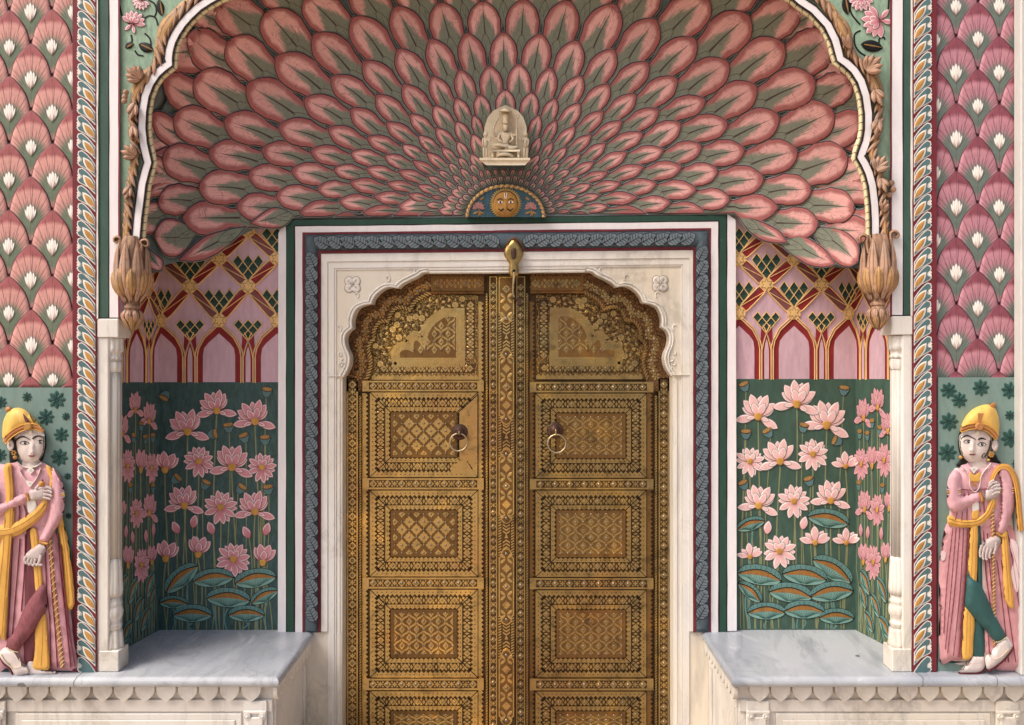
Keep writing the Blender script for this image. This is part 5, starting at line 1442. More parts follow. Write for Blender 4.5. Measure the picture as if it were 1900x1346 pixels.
def door_panel(T, nm, x0, y0, x1, y1, style, B, G, crest=True):
    """one sunk panel: toothed outer strip, flowered band, toothed inner strip and studded middle plate"""
    mb = MB(); nails = []
    rect(mb, SDR, x0, y0, x1, y1, .004, .01); pn = mb.build(nm, P[G], T)
    def ringframe(i0, i1, h, depth, name, mat):
        mb = MB()
        o = [(x0 + i0, y0 + i0 * .96), (x1 - i0, y0 + i0 * .96), (x1 - i0, y1 - i0 * .96), (x0 + i0, y1 - i0 * .96)]
        n_ = [(x0 + i1, y0 + i1 * .96), (x1 - i1, y0 + i1 * .96), (x1 - i1, y1 - i1 * .96), (x0 + i1, y1 - i1 * .96)]
        for k in range(4):
            a, b = o[k], o[(k + 1) % 4]; c, d = n_[(k + 1) % 4], n_[k]
            g = .8
            e = saw_edge(d, c, depth)
            prism(mb, SDR, [lerp(a, b, .004), lerp(b, a, .004)] + e[::-1], h, .006)
        mb.build(name, P[mat], pn)
        mb = MB()
        for k in range(4):
            a, b = lerp(o[k], n_[k], .62), lerp(o[(k + 1) % 4], n_[(k + 1) % 4], .62)
            m_ = max(2, int(math.dist(a, b) / 8.4))
            for i in range(1, m_): q = lerp(a, b, i / m_); prism(mb, SDR, circle(q[0], q[1], 1.1, n=5), h + .0008, .001)
        mb.build('punched_dots', P['dark'], pn, kind='stuff')
    ringframe(0.8, 9, .013, 4.6, 'toothed_strip', B)
    mb = MB(); ci = 20.5
    c = [(x0 + ci, y0 + ci), (x1 - ci, y0 + ci), (x1 - ci, y1 - ci), (x0 + ci, y1 - ci)]
    for k in range(4): ornament_run(mb, nails, c[k], c[(k + 1) % 4], 23.5, 7.0, .0095, 15, closed=True)
    mb.build('flower_band', P[B], pn)
    ringframe(29.5, 35, .0115, 3.4, 'inner_strip', B)
    mb = MB(); i3 = 39.5; rect(mb, SDR, x0 + i3, y0 + i3 * .95, x1 - i3, y1 - i3 * .95, .0065, .006); mb.build('plate', P['patina_mid'], pn)
    mb = MB(); lattice(mb, nails, x0 + i3 + 7, y0 + i3 + 5, x1 - i3 - 7, y1 - i3 - 5, style, h=.0092); mb.build('lattice', P[B], pn)
    for k, (a, b) in enumerate((((x0, y0), (x0 + 39, y0 + 37)), ((x1, y0), (x1 - 39, y0 + 37)), ((x1, y1), (x1 - 39, y1 - 37)), ((x0, y1), (x0 + 39, y1 - 37)))):
        mb = MB(); strip(mb, SDR, [a, b], 1.3, .0142, .012, 'flat'); mb.build('mitre_joint', P['dark'], pn)
    return pn, nails
NAIL_ME = dome_mesh('nail', 3.3 * PXM, P['nail'], 10, 4, .85)
P['patina_mid'] = brass('brass_ground', '86612c', .4, .75, '24180c', .5)
P['brass_head'] = brass('brass_head', 'ad7f3e', .3, .88, amt=.5)
def rope_run(T, a, b, wd, h, mat, mat2):
    mb = MB(); strip(mb, SDR, [a, b], wd, h, .012, 'round'); l = math.dist(a, b); n = int(l / 5)
    d = ((b[0] - a[0]) / l, (b[1] - a[1]) / l); nn = (-d[1], d[0])
    for i in range(n):
        c = lerp(a, b, (i + .5) / n)
        strip(mb, SDR, [(c[0] - nn[0] * wd * .42 - d[0] * 1.6, c[1] - nn[1] * wd * .42 - d[1] * 1.6), (c[0] + nn[0] * wd * .42 + d[0] * 1.6, c[1] + nn[1] * wd * .42 + d[1] * 1.6)], 1.3, h + .0006, .004, 'flat', m=1)
    return mb.build('rope_moulding', [P[mat], P[mat2]], T)
def stile(T, x0, x1, y0, y1, B, G, ny0, pitch, rail=False, h=.02):
    horiz = rail
    mb = MB(); rect(mb, SDR, x0, y0, x1, y1, h, .02)
    st = mb.build('rail' if rail else 'stile', P[B], T)
    mb = MB(); orn = MB(); nl = []
    if horiz:
        cy = (y0 + y1) / 2; hw = (y1 - y0) * .33
        rect(mb, SDR, x0 + 12, cy - hw, x1 - 12, cy + hw, h + .0007, .001)
        n = int((x1 - x0 - 36) / 27); xs = [x0 + 20 + (x1 - x0 - 40) * i / n for i in range(n + 1)]
        pts = [(x, cy) for x in xs]
    else:
        cx = (x0 + x1) / 2; hw = min(8.5, (x1 - x0) * .36)
        rect(mb, SDR, cx - hw, y0 + 2, cx + hw, y1 - 2, h + .0007, .001)
        pts = []; y = ny0
        while y < y1 - 6: pts.append((cx, y)); y += pitch
    for i, (x, y) in enumerate(pts):
        prism(orn, SDR, [(x, y - hw * 1.05), (x + hw * 1.05, y), (x, y + hw * 1.05), (x - hw * 1.05, y)], h + .0028, .003)
        nl.append((x, y))
        if i + 1 < len(pts):
            m_ = lerp(pts[i], pts[i + 1], .5)
            prism(orn, SDR, quatre(m_[0], m_[1], hw * .72), h + .0028, .003)
            for k in range(4):
                a = math.pi / 4 + k * math.pi / 2; q = (m_[0] + hw * .95 * math.cos(a), m_[1] + hw * .8 * math.sin(a))
                prism(orn, SDR, circle(q[0], q[1], hw * .26, n=6), h + .0024, .003)
            prism(orn, SDR, circle(m_[0], m_[1], hw * .2, n=6), h + .0042, .003)
    mb.build('ground', P[G], st); orn.build('ornament', P[B], st)
    return st, nl, h
def leaf(label, side):
    Lft = side < 0
    B, G, RL = ('brass', 'patina', 'brass_rail') if Lft else ('brass2', 'patina2', 'brass2')
    T = thing('door_leaf', label, 'door', W(790 if Lft else 1100, 1390, DY), 'brass door leaves')
    mx = (lambda x: x) if Lft else (lambda x: 1882 - x); dy = 0 if Lft else -1
    if Lft: so, ro, rbo, pn, rbi, ri, si = (643.5, 664), (664.5, 671.5), (672, 685), (685.6, 887), (887.6, 898), (899, 907.5), (908, 922.5); rails = [(706.7, 726.5), (887.6, 908.5), (1072, 1092.5), (1259.5, 1281)]
    else: so, ro, rbo, pn, rbi, ri, si = (1222, 1241.5), (1213.5, 1221.5), (1200.5, 1213), (993, 1200), (982.5, 992.6), (975, 981.5), (957.5, 974.5); rails = [(709, 728.5), (889, 908.5), (1073, 1093.5), (1259.5, 1281.5)]
    mb = MB(); xa, xb = (636, 940) if Lft else (940.6, 1250)
    rect(mb, SDR, xa, 500, xb, 1392, .0, .05); mb.build('board', P[G], T)
    small = []
    S1 = stile(T, so[0], so[1], 702, 1390, RL, G, 714, 27.2); S2 = stile(T, si[0], si[1], 513, 1390, B, G, 530 if Lft else 533.5, 26.3)
    rope_run(T, ((ro[0] + ro[1]) / 2, 735), ((ro[0] + ro[1]) / 2, 1390), 6.5, .022, B, G)
    rope_run(T, ((ri[0] + ri[1]) / 2, 545), ((ri[0] + ri[1]) / 2, 1390), 6, .021, B, G)
    for a, b in (rbo, rbi):                                            # toothed rebates
        mb = MB()
        e = saw_edge(((a + b) / 2, 1390), ((a + b) / 2, 730 if (a, b) == rbo else 560), 4.5)
        prism(mb, SDR, [(a, 730 if (a, b) == rbo else 560), (a, 1390)] + e, .007, .006); mb.build('toothed_rebate', P[B if Lft else 'patina_mid'], T)
    rl = []
    for y0, y1 in rails: rl.append(stile(T, min(rbo[0], rbi[0]) + .5, max(rbo[1], rbi[1]) - .5, y0, y1, RL, G, 0, 0, True, .022))
    bigs = [(S1[0], p, S1[2]) for p in S1[1]] + [(S2[0], p, S2[2]) for p in S2[1]] + [(r[0], p, r[2]) for r in rl for p in r[1]]
    bigs = [q for q in bigs if q[1][1] < 1350]
    for st, (x, y), h in bigs[:98]: inst('nail', NAIL_ME, SDR(x, y, h + .0025), st)
    styles = ['pads', 'pads', 'ribs', 'ribs'] if Lft else ['ribs', 'ribs', 'ribs', 'ribs']
    for i in range(4):
        y0 = rails[i][1] + 1.3; y1 = rails[i + 1][0] - 1.3 if i < 3 else 1390
        _, nl = door_panel(T, 'panel', pn[0], y0, pn[1], y1, styles[i], B, G); small += nl
    # arched head: cusped border, moulding, sunk field, cusped plate
    ao = [(mx(x), y + dy) for x, y in AO]; ai = [(mx(x), y + dy) for x, y in AI]
    aout = [(mx(x), y + dy) for x, y in AOo]
    y_t = 504; xin = (898, 899)[0]
    mb = MB(); prism(mb, SDR, [(mx(898.5), y_t), (mx(797), y_t)] + [p for p in aout] + [(mx(637), 704), (mx(640), 727 + dy), (mx(683), 727 + dy)] + ai[::-1] + [(mx(898.5), 546 + dy)], .020, .018)
    hd = mb.build('arch_border', P['brass_copper'], T)
    mb = MB(); rect(mb, SDR, min(mx(800), mx(897)), 513, max(mx(800), mx(897)), 540, .0207, .001); mb.build('ground', P['patina_mid'], hd)
    orn = MB(); run = []
    ornament_run(orn, run, (mx(812), 526), (mx(889), 526), 26, 8, .0235, 19, 3.2)
    mid = [lerp(a, b, .5) for a, b in zip(resample(AO, 40), resample(AI, 40))]
    for i in range(1, 40, 3):
        x, y = mx(mid[i][0]), mid[i][1] + dy
        prism(orn, SDR, quatre(x, y, 8.2), .0222, .003); run.append((x, y, 3.4, .0228))
        if i + 1 < 40:
            b = mid[min(39, i + 1)]; bx, by = mx(lerp(mid[i], b, 1.5)[0]), lerp(mid[i], b, 1.5)[1] + dy
            for k in range(5):
                a = 2 * math.pi * k / 5 + i; ax_leaf(orn, SDR, (bx + 2 * math.cos(a), by + 2 * math.sin(a)), (bx + 7.5 * math.cos(a), by + 7.5 * math.sin(a)), 2.1, .0012, .0208, .55, .7, 5, 3, .003)
            prism(orn, SDR, circle(bx, by, 1.6, n=6), .0232, .003)
    orn.build('ornament', P['brass_head' if Lft else 'brass2'], hd)
    for k, (x, y, r, h) in enumerate(run): inst('nail', NAIL_ME, SDR(x, y, h), hd, r / 3.3)
    mo = offs_path(ai, 4 if Lft else -4)
    if mo[6][1] > ai[6][1]: mo = offs_path(ai, -4 if Lft else 4)
    mb = MB(); strip(mb, SDR, mo, 9.5, .0275, .021, 'round'); strip(mb, SDR, [(mx(797), 543 + dy), (mx(898), 543 + dy)], 7.5, .0275, .021, 'round')
    QQ = resample(mo, 46)
    for i in range(0, 45):
        a, b = QQ[i], QQ[i + 1]; nn = Vector((-(b[1] - a[1]), b[0] - a[0])).normalized()
        strip(mb, SDR, [(a[0] - nn.x * 3.6, a[1] - nn.y * 3.6), (b[0] + nn.x * 3.6, b[1] + nn.y * 3.6)], 1.5, .0282, .004, 'flat', m=1)
    mb.build('arch_moulding', [P['patina_mid'], P[B]], hd)
    fld = [(mx(887), 548 + dy)] + ai + [(mx(684), 705 + dy), (mx(887), 705 + dy)]
    mb = MB(); prism(mb, SDR, fld, .006, .006); fd = mb.build('arch_field', P['brass_field' if Lft else 'brass2_field'], T)
    def inpoly(p, Q):
        c = False
        for i in range(len(Q)):
            (x1, y1), (x2, y2) = Q[i - 1], Q[i]
            if (y1 > p[1]) != (y2 > p[1]) and p[0] < (x2 - x1) * (p[1] - y1) / (y2 - y1) + x1: c = not c
        return c
    pl_ = [(739.4, 667.6), (737.7, 656), (741, 650.5), (746, 647.5), (752, 646), (758, 646), (763.5, 648.5), (764, 638), (766, 632), (771, 627.7), (776, 629), (781, 634), (786.5, 643), (788, 633), (790, 623), (794, 613), (800, 604), (808, 596), (821, 587), (834, 585), (849, 585), (849.7, 667.6)]
    plate = [(mx(x), y + dy) for x, y in pl_]
    big = offset_poly(plate, 13)
    ground = MB(); orn = MB(); rnd = random.Random(5 if Lft else 9)
    # foliage: dark pierced flecks and raised sprigs over the field
    pts = []
    tries = 0
    while len(pts) < 62 and tries < 4000:
        tries += 1
        p = (rnd.uniform(688, 862), rnd.uniform(552, 676)); p = (mx(p[0]), p[1] + dy)
        if inpoly(p, offset_poly(fld, -7)) and not inpoly(p, big) and all(math.dist(p, q) > 10.5 for q in pts): pts.append(p)
    for i, p in enumerate(pts):
        a0 = rnd.uniform(0, 6.28)
        if i % 4 == 0:
            prism(ground, SDR, circle(p[0], p[1], 7.2, n=12), .0062 + rnd.random() * .0003, .001)
            for k in range(8):
                a = a0 + k * math.pi / 4; ax_leaf(orn, SDR, (p[0] + 1.2 * math.cos(a), p[1] + 1.2 * math.sin(a)), (p[0] + 6.6 * math.cos(a), p[1] + 6.6 * math.sin(a)), 1.9, .001, .0082, .6, .7, 5, 3, .003)
            prism(orn, SDR, circle(p[0], p[1], 2.2, n=7), .0105, .003)
        else:
            for k in range(3):
                a = a0 + k * 2.1; q = (p[0] + 3.6 * math.cos(a), p[1] + 3.6 * math.sin(a))
                b = a + 1.1; ax_leaf(ground, SDR, q, (q[0] + 6.5 * math.cos(b), q[1] + 6.5 * math.sin(b)), 1.7, 0, .0066 + rnd.random() * .0008, .5, .7, 5, 3, .001)
            ax_leaf(orn, SDR, (p[0] - 4 * math.cos(a0), p[1] - 4 * math.sin(a0)), (p[0] + 4 * math.cos(a0), p[1] + 4 * math.sin(a0)), 2.2, .0012, .0078 + rnd.random() * .0006, .5, .7, 6, 3, .003)
    nl = []
    for (a, b) in (((712, 684), (872, 684)), ((873, 566), (873, 661))):
        A_, B_ = (mx(a[0]), a[1] + dy), (mx(b[0]), b[1] + dy)
        hw = 8.5
        if a[1] == b[1]: rect(ground, SDR, min(A_[0], B_[0]) - 9, A_[1] - hw, max(A_[0], B_[0]) + 9, A_[1] + hw, .0064, .001)
        else: rect(ground, SDR, A_[0] - hw, A_[1] - 9, A_[0] + hw, B_[1] + 2, .0064, .001)
        ornament_run(orn, nl, A_, B_, 23.5, 6.8, .0095, 15)
    e = saw_edge((mx(887), 699 + dy), (mx(690), 699 + dy), 4.2 if Lft else -4.2)
    prism(orn, SDR, [(mx(690), 705 + dy), (mx(887), 705 + dy)] + e, .0105, .004)
    ground.build('pierced_ground', P[G], fd); orn.build('foliage', P[B], fd)
    mb = MB(); prism(mb, SDR, big, .0085, .004); prism(mb, SDR, plate, .0105, .004, 1); prism(mb, SDR, offset_poly(plate, -3.5), .0109, .002, 2)
    QQ = resample(offset_poly(plate, 7) + [offset_poly(plate, 7)[0]], 64)
    for q in QQ: prism(mb, SDR, circle(q[0], q[1], 2.9, n=6), .0112, .003, 0)
    cp = mb.build('cusped_plate', [P[B], P['brass_rail' if Lft else B], P['patina_mid']], fd)
    mb = MB(); ip = offset_poly(plate, -4)
    lattice(mb, nl, *( (742, 590, 844, 664) if Lft else (1882 - 844, 589, 1882 - 742, 663)), 'ribs', h=.0135, clip=lambda x, y: inpoly((x, y), ip)); mb.build('lattice', P[B], cp)
    small += nl
    if Lft:      # plain repair plate of the lock on the second panel
        mb = MB(); prism(mb, SDR, [(852.5, 764), (886, 733), (886.6, 884), (868, 856), (852.5, 849)], .0155, .01); prism(mb, SDR, [(838, 866), (862, 850), (872, 866), (884, 884), (836, 876)], .0148, .01); lk = mb.build('lock_plate', P['brass_rail'], T)
        mb = MB(); prism(mb, SDR, [(849.5, 766), (852.3, 764), (852.3, 849), (849.5, 849)], .0158, .01); strip(mb, SDR, [(852.5, 764), (887, 732)], 1.6, .0162, .004); strip(mb, SDR, [(886.5, 734), (886.5, 884)], 1.6, .0162, .004); mb.build('seam', P['dark'], lk)
        for x, y in ((870, 771), (882, 812), (882, 858), (866, 842), (868, 790)): small.append((x, y, 1.4, .0155))
    mb = MB()
    for x, y, r, h in small: dome(mb, SDR(x, y, h), r * PXM, 7, 3, .8)
    mb.build('small_nails', P['nail'], T, True, kind='stuff')
    # ring pull
    cx, cy, rx, ry, rr = (853, 802, 851, 820.5, 16) if Lft else (1030, 799, 1033, 823, 16.6)
    mb = MB(); c = SDR(cx, cy, .014); k = PXM
    lathe_y(mb, c, [(15.2 * k, 0), (15 * k, .004), (13 * k, .007), (10 * k, .006), (8.5 * k, .010), (6.5 * k, .017), (4 * k, .02), (.5 * k, .021)])
    es = mb.build('escutcheon', P['iron'], T, True)
    mb = MB(); torus(mb, SDR(rx, ry, .03), rr * k, 1.55 * k, 8); rg = mb.build('ring_handle', P['ring'], T, True)
    mb = MB(); torus(mb, SDR(cx - (1 if Lft else -1), cy + 1.5, .032), 3.2 * k, 1.3 * k, -60); mb.build('staple', P['ring'], T, True)
    return T
def lathe_y(mb, c, prof, n=20):
    vs = [(c.x + r * math.cos(2 * math.pi * k / n), c.y - d, c.z + r * math.sin(2 * math.pi * k / n)) for r, d in prof for k in range(n)]
    fs = [(i * n + k, i * n + (k + 1) % n, (i + 1) * n + (k + 1) % n, (i + 1) * n + k) for i in range(len(prof) - 1) for k in range(n)] + [tuple((len(prof) - 1) * n + k for k in range(n))]
    mb.add(vs, fs)
def torus(mb, c, R_, r, tilt=0, n=36, m=8, ax='z'):
    vs = []; t = R(tilt)
    for i in range(n):
        a = 2 * math.pi * i / n
        for j in range(m):
            b = 2 * math.pi * j / m
            x = (R_ + r * math.cos(b)) * math.cos(a); z = (R_ + r * math.cos(b)) * math.sin(a); y = r * math.sin(b)
            if abs(tilt) < 45: y2, z2 = y * math.cos(t) + (z - R_) * math.sin(t), z * math.cos(t); vs.append((c.x + x, c.y + y2, c.z + z2))
            else: vs.append((c.x + y, c.y + x, c.z + z))
    mb.add(vs, [(i * m + j, i * m + (j + 1) % m, ((i + 1) % n) * m + (j + 1) % m, ((i + 1) % n) * m + j) for i in range(n) for j in range(m)])
TL = leaf('left brass door leaf, bright gold, with the plain lock plate and central cover bar', -1)
TR = leaf('right brass door leaf, darker and greener, with lattice panels and a ring', 1)
# central cover bar on the left leaf
mb = MB(); rect(mb, SDR, 923.5, 511, 956, 1390, .026, .03); bar = mb.build('cover_bar', P['patina'], TL)
mb = MB()
for yc in (625, 810, 995, 1183):
    for i in range(-6, 7):
        y = yc + i * 6.2
        if abs(i) < 1: continue
        s = 1 if i > 0 else -1
        prism(mb, SDR, [(933, y + 4.5 * s), (939.5, y), (946, y + 4.5 * s), (946, y + 4.5 * s + 3.2), (939.5, y + 3.2), (933, y + 4.5 * s + 3.2)], .029, .004)
    prism(mb, SDR, [(936, yc + 4), (939.5, yc - 5), (943, yc + 4)], .029, .004)
    for sx in (927.5, 951):
        for i in range(-8, 9): prism(mb, SDR, [(sx - 2.6, yc + i * 5), (sx + 2.6, yc + i * 5 - 2.6), (sx + 2.6, yc + i * 5), (sx - 2.6, yc + i * 5 + 2.6)], .0275, .003)
mb.build('chevrons', P['brass'], bar, kind='stuff')
for (y0, y1) in ((470, 603), (647, 789.5), (832, 973), (1017, 1161), (1205, 1348)):
    y0c = max(y0, 514)
    half = [(939.5, y0), (946, y0 + 3), (950, y0 + 9), (949, y0 + 14), (953.8, y0 + 19), (953.8, y1 - 19), (949, y1 - 14), (950, y1 - 9), (946, y1 - 3), (939.5, y1)]
    pg = half + [(1879 - x, y) for x, y in half[::-1][1:-1]]
    pg = [(x, max(y, y0c)) for x, y in pg]
    mb = MB(); prism(mb, SDR, pg, .034, .01); cq = mb.build('cartouche', P['brass'], bar)
    mb = MB(); prism(mb, SDR, offset_poly(pg, -2.2), .0346, .001); mb.build('ground', P['patina_mid'], cq)
    mb = MB(); yc = (y0 + y1) / 2
    for yy, r in ((yc - 34, 8.5), (yc + 34, 8.5), (yc, 8)):
        if yy < y0c + 8: continue
        prism(mb, SDR, quatre(939.5, yy, r), .0368, .003)
        for k in range(4):
            a = math.pi / 4 + k * math.pi / 2; prism(mb, SDR, circle(939.5 + r * .5 * math.cos(a), yy + r * .5 * math.sin(a), r * .28, n=6), .0382, .003)
    for yy in (yc - 52, yc - 17, yc + 17, yc + 52):
        if yy < y0c + 8: continue
        for sg in (-1, 1):
            for s2 in (-1, 1): ax_leaf(mb, SDR, (939.5 + sg * 1.5, yy), (939.5 + sg * 11, yy + s2 * 9), 2.7, .0015, .036, .55, .7, 6, 3, .003)
    mb.build('ornament', P['brass_rail'], cq)
    for yy in (y0 + 11, yc, y1 - 11):
        if yy > 514: inst('nail', NAIL_ME, SDR(939.5, yy, .037), cq, 1.05)

# hasp and chain at the top of the doors
T = thing('hasp', 'teardrop brass hasp plate with a hooked chain over the top of the doors', 'hasp', W(953, 470, NY - .06))
SH = plane(NY - .055)
mb = MB(); relief(mb, SH, [(953, 444), (960, 449), (969, 462), (971, 473), (966, 483), (962, 491), (963, 503), (961, 512), (953, 516), (946, 512), (944, 503), (945, 491), (941, 483), (935, 473), (937, 461), (946, 449)], .012, .004, 6, 3, sm=3, th=.03); mb.build('plate', P['brass2'], T, True)
mb = MB(); relief(mb, SH, [(949, 462), (957, 462), (957.5, 478), (953, 482), (949, 478)], .006, .0165, 3, 1.6, sm=2); mb.build('slot_loop', P['iron'], T, True)
mb = MB(); prism(mb, SH, circle(953.5, 504, 3, 4, 10), .0172, .002); mb.build('hole', P['dark'], T)
mb = MB(); relief(mb, SH, [(937, 458), (941, 449), (949, 441), (956, 440), (964, 445), (970, 455), (973, 466), (969, 458), (962, 449), (953, 445), (945, 450)], .008, .0, 3, 1.8, sm=2); mb.build('broken_plaster', P['brown_line'], T, True)
pts = [(953.5, 505), (954, 512), (953, 520), (952, 532), (952, 545), (954, 552)]
mb = MB(); strip(mb, SH, smooth_pts(pts, 4), [6] * 10 + [4.5] * 11, .02, .012, 'round'); mb.build('hook', P['ring'], T, True)
mb = MB(); strip(mb, SDR, [(950, 552), (956, 556), (966, 556)], 4, .05, .012, 'round'); rect(mb, SDR, 960, 553, 967, 566, .05, .03); mb.build('staple', P['iron'], T)
# ---------------------------------------------------------------- marble benches
ZT = .55
def slab(mb, x0, x1, y0, y1, zt, th, endleft, endright):
    r = th / 2; rows = []
    for k in range(9):
        a = math.pi * k / 8; ins = r * (1 - math.sin(a)); z = zt - r + r * math.cos(a)
        rows.append((ins, z))
    vs = []
    for ins, z in rows: vs += [(x0 + (ins if endleft else 0), y0 + ins, z), (x1 - (ins if endright else 0), y0 + ins, z), (x1 - (ins if endright else 0), y1, z), (x0 + (ins if endleft else 0), y1, z)]
    fs = [(0, 1, 2, 3), tuple(range(35, 31, -1))]
    for i in range(8):
        for k in range(4): fs.append((i * 4 + k, i * 4 + (k + 1) % 4, (i + 1) * 4 + (k + 1) % 4, (i + 1) * 4 + k))
    mb.add(vs, fs)
P['iron_stain'] = paint('joint_grey', '6d665e', 1, .3)
def bench(label, sg, xe, xf, cents, pil, joints):
    T = thing('marble_bench', label, 'bench', ((xe + xf) / 2, .2, 0), 'marble benches')
    xa, xb = min(xe, xf), max(xe, xf)
    mb = MB(); slab(mb, xa, xb, -.07, NY + .005, ZT, .04, sg > 0, sg < 0); mb.build('seat_slab', P['marble_top'], T)
    for jx in joints:
        mb = MB(); X0 = (jx - VX) * 2.93 / FPX; pr_ = [(-.0705 + .02 * (1 - math.sin(math.pi * q / 8)), ZT - .02 + .0205 * math.cos(math.pi * q / 8)) for q in range(9)]
        vs = [(X0 + d + (.004 if i < 4 else 0), y_, z_) for i, (y_, z_) in enumerate([(.0, ZT + .0006)] + pr_) for d in (0, .0028)]
        mb.add(vs, [(2 * i, 2 * i + 1, 2 * i + 3, 2 * i + 2) for i in range(9)]); mb.build('joint', P['iron_stain'], T)
    S1 = plane(-.038)
    yt = VY + (ZC - (ZT - .042)) * FPX / (3 - .038)
    ex = xe - .022 * (1 if sg < 0 else -1) * (1)
    xi = xe + .03 * (-1 if sg < 0 else 1) * 1
    # frieze board and scallops
    mb = MB(); box(mb, min(xi, xf), -.008, ZT - .105, max(xi, xf), NY - .02, ZT - .0405); mb.build('frieze', P['marble_warm'], T)
    H = 27.5
    shield = [(-17.6, 0), (17.6, 0), (17.7, 7), (16.6, 12.5), (13, 18), (6.5, 23.5), (0, H), (-6.5, 23.5), (-13, 18), (-16.6, 12.5), (-17.7, 7)]
    mb = MB(); prism_y(mb, S1, [(min(cents) - 30, yt - .5), (max(cents) + 18, yt - .5), (max(cents) + 18, yt + 2.4), (min(cents) - 30, yt + 2.4)], .001, .031); mb.build('fillet', P['marble_warm'], T)
    for c in cents:
        mb = MB(); f = random.uniform(-.6, .6)
        prism_y(mb, S1, [(c + x * 1.0 + f, yt + 2.5 + y) for x, y in shield], .0, .031); 
        mb.build('scallop', P['marble_warm'] if random.random() < .6 else P['marble'], T)
    xo = xe - .012 * (-sg) * -1 if False else (xe - .014 if sg < 0 else xe + .014)
    SE = lambda u, v, h=0: Vector((xo + (h if sg < 0 else -h), -.045 + u, ZT - .042 - v))
    for k in range(10):
        mb = MB(); u = .022 + .0485 * k
        prism(mb, SE, [(u + x * .00135, .003 + y * .00205) for x, y in shield], .0, .016); mb.build('scallop', P['marble_warm'], T)
    # dado with raised frames
    xd = xi + (-.012 if sg < 0 else .012)
    zt = ZT - .105
    mb = MB(); box(mb, min(xd, xf), -.012, 0, max(xd, xf), NY - .02, zt); mb.build('dado', P['marble_warm'], T)
    mb = MB()
    box(mb, min(xd, xf), -.02, zt - .048, max(xd, xf), -.0125, zt - .001, bev=.002)
    box(mb, min(xd, xf), -.02, .0, max(xd, xf), -.0125, .07, bev=.002)
    mb.build('rail', P['marble_warm'], T)
    k = 2.98 / FPX
    for px in pil:
        X0 = (px - VX) * k
        mb = MB(); box(mb, X0, -.03, 0, X0 + .088, -.0205, zt - .002, bev=.002); pb = mb.build('pilaster', P['marble'], T)
        mb = MB(); box(mb, X0 + .012, -.038, 0.05, X0 + .076, -.031, zt - .062, bev=.003); mb.build('shaft', P['marble_warm'], pb)
        for q in (.014, .074):
            mb = MB(); lathe_y(mb, Vector((X0 + q, -.032, zt - .058)), [(.014, 0), (.014, .006), (.010, .010), (.008, .006), (.005, .011), (.001, .012)], 14); mb.build('volute', P['marble'], pb, True)
        mb = MB(); box(mb, X0 - .001, -.04, zt - .047, X0 + .089, -.031, zt - .036, bev=.002); mb.build('abacus', P['marble'], pb)
    for a, b in zip(pil[:-1], pil[1:]):
        X0 = (a - VX) * k + .105; X1 = (b - VX) * k - .015
        mb = MB()
        box(mb, X0 + .015, -.018, .085, X1, -.0125, zt - .056, bev=.003); box(mb, X0 + .04, -.023, .11, X1 - .025, -.0185, zt - .08, bev=.003); mb.build('raised_panel', P['marble'], T)
    # end face frame
    mb = MB(); xs_ = (xd, xd + .008) if sg < 0 else (xd - .008, xd)
    for (y0, y1, z0, z1) in ((.0, .45, zt - .04, zt - .001), (.0, .03, 0, zt - .041), (.395, .43, 0, zt - .041), (.031, .394, 0, .06)): box(mb, xs_[0], y0, z0, xs_[1], y1, z1, bev=.0015)
    mb.build('end_frame', P['marble_warm'], T)
bench('left white marble bench with scalloped edge under the yellow sashed figure', -1, -.948, W(-172, 0, 0).x, [32 + 39.4 * i for i in range(-5, 12)], [-400, -29, 455], [136])
bench('right white marble bench with scalloped edge under the green legged figure', 1, .813, W(2062, 0, 0).x, [1409 + 39.5 * i for i in range(-0, 16)], [1384, 1846, 2300], [1712, 1850])

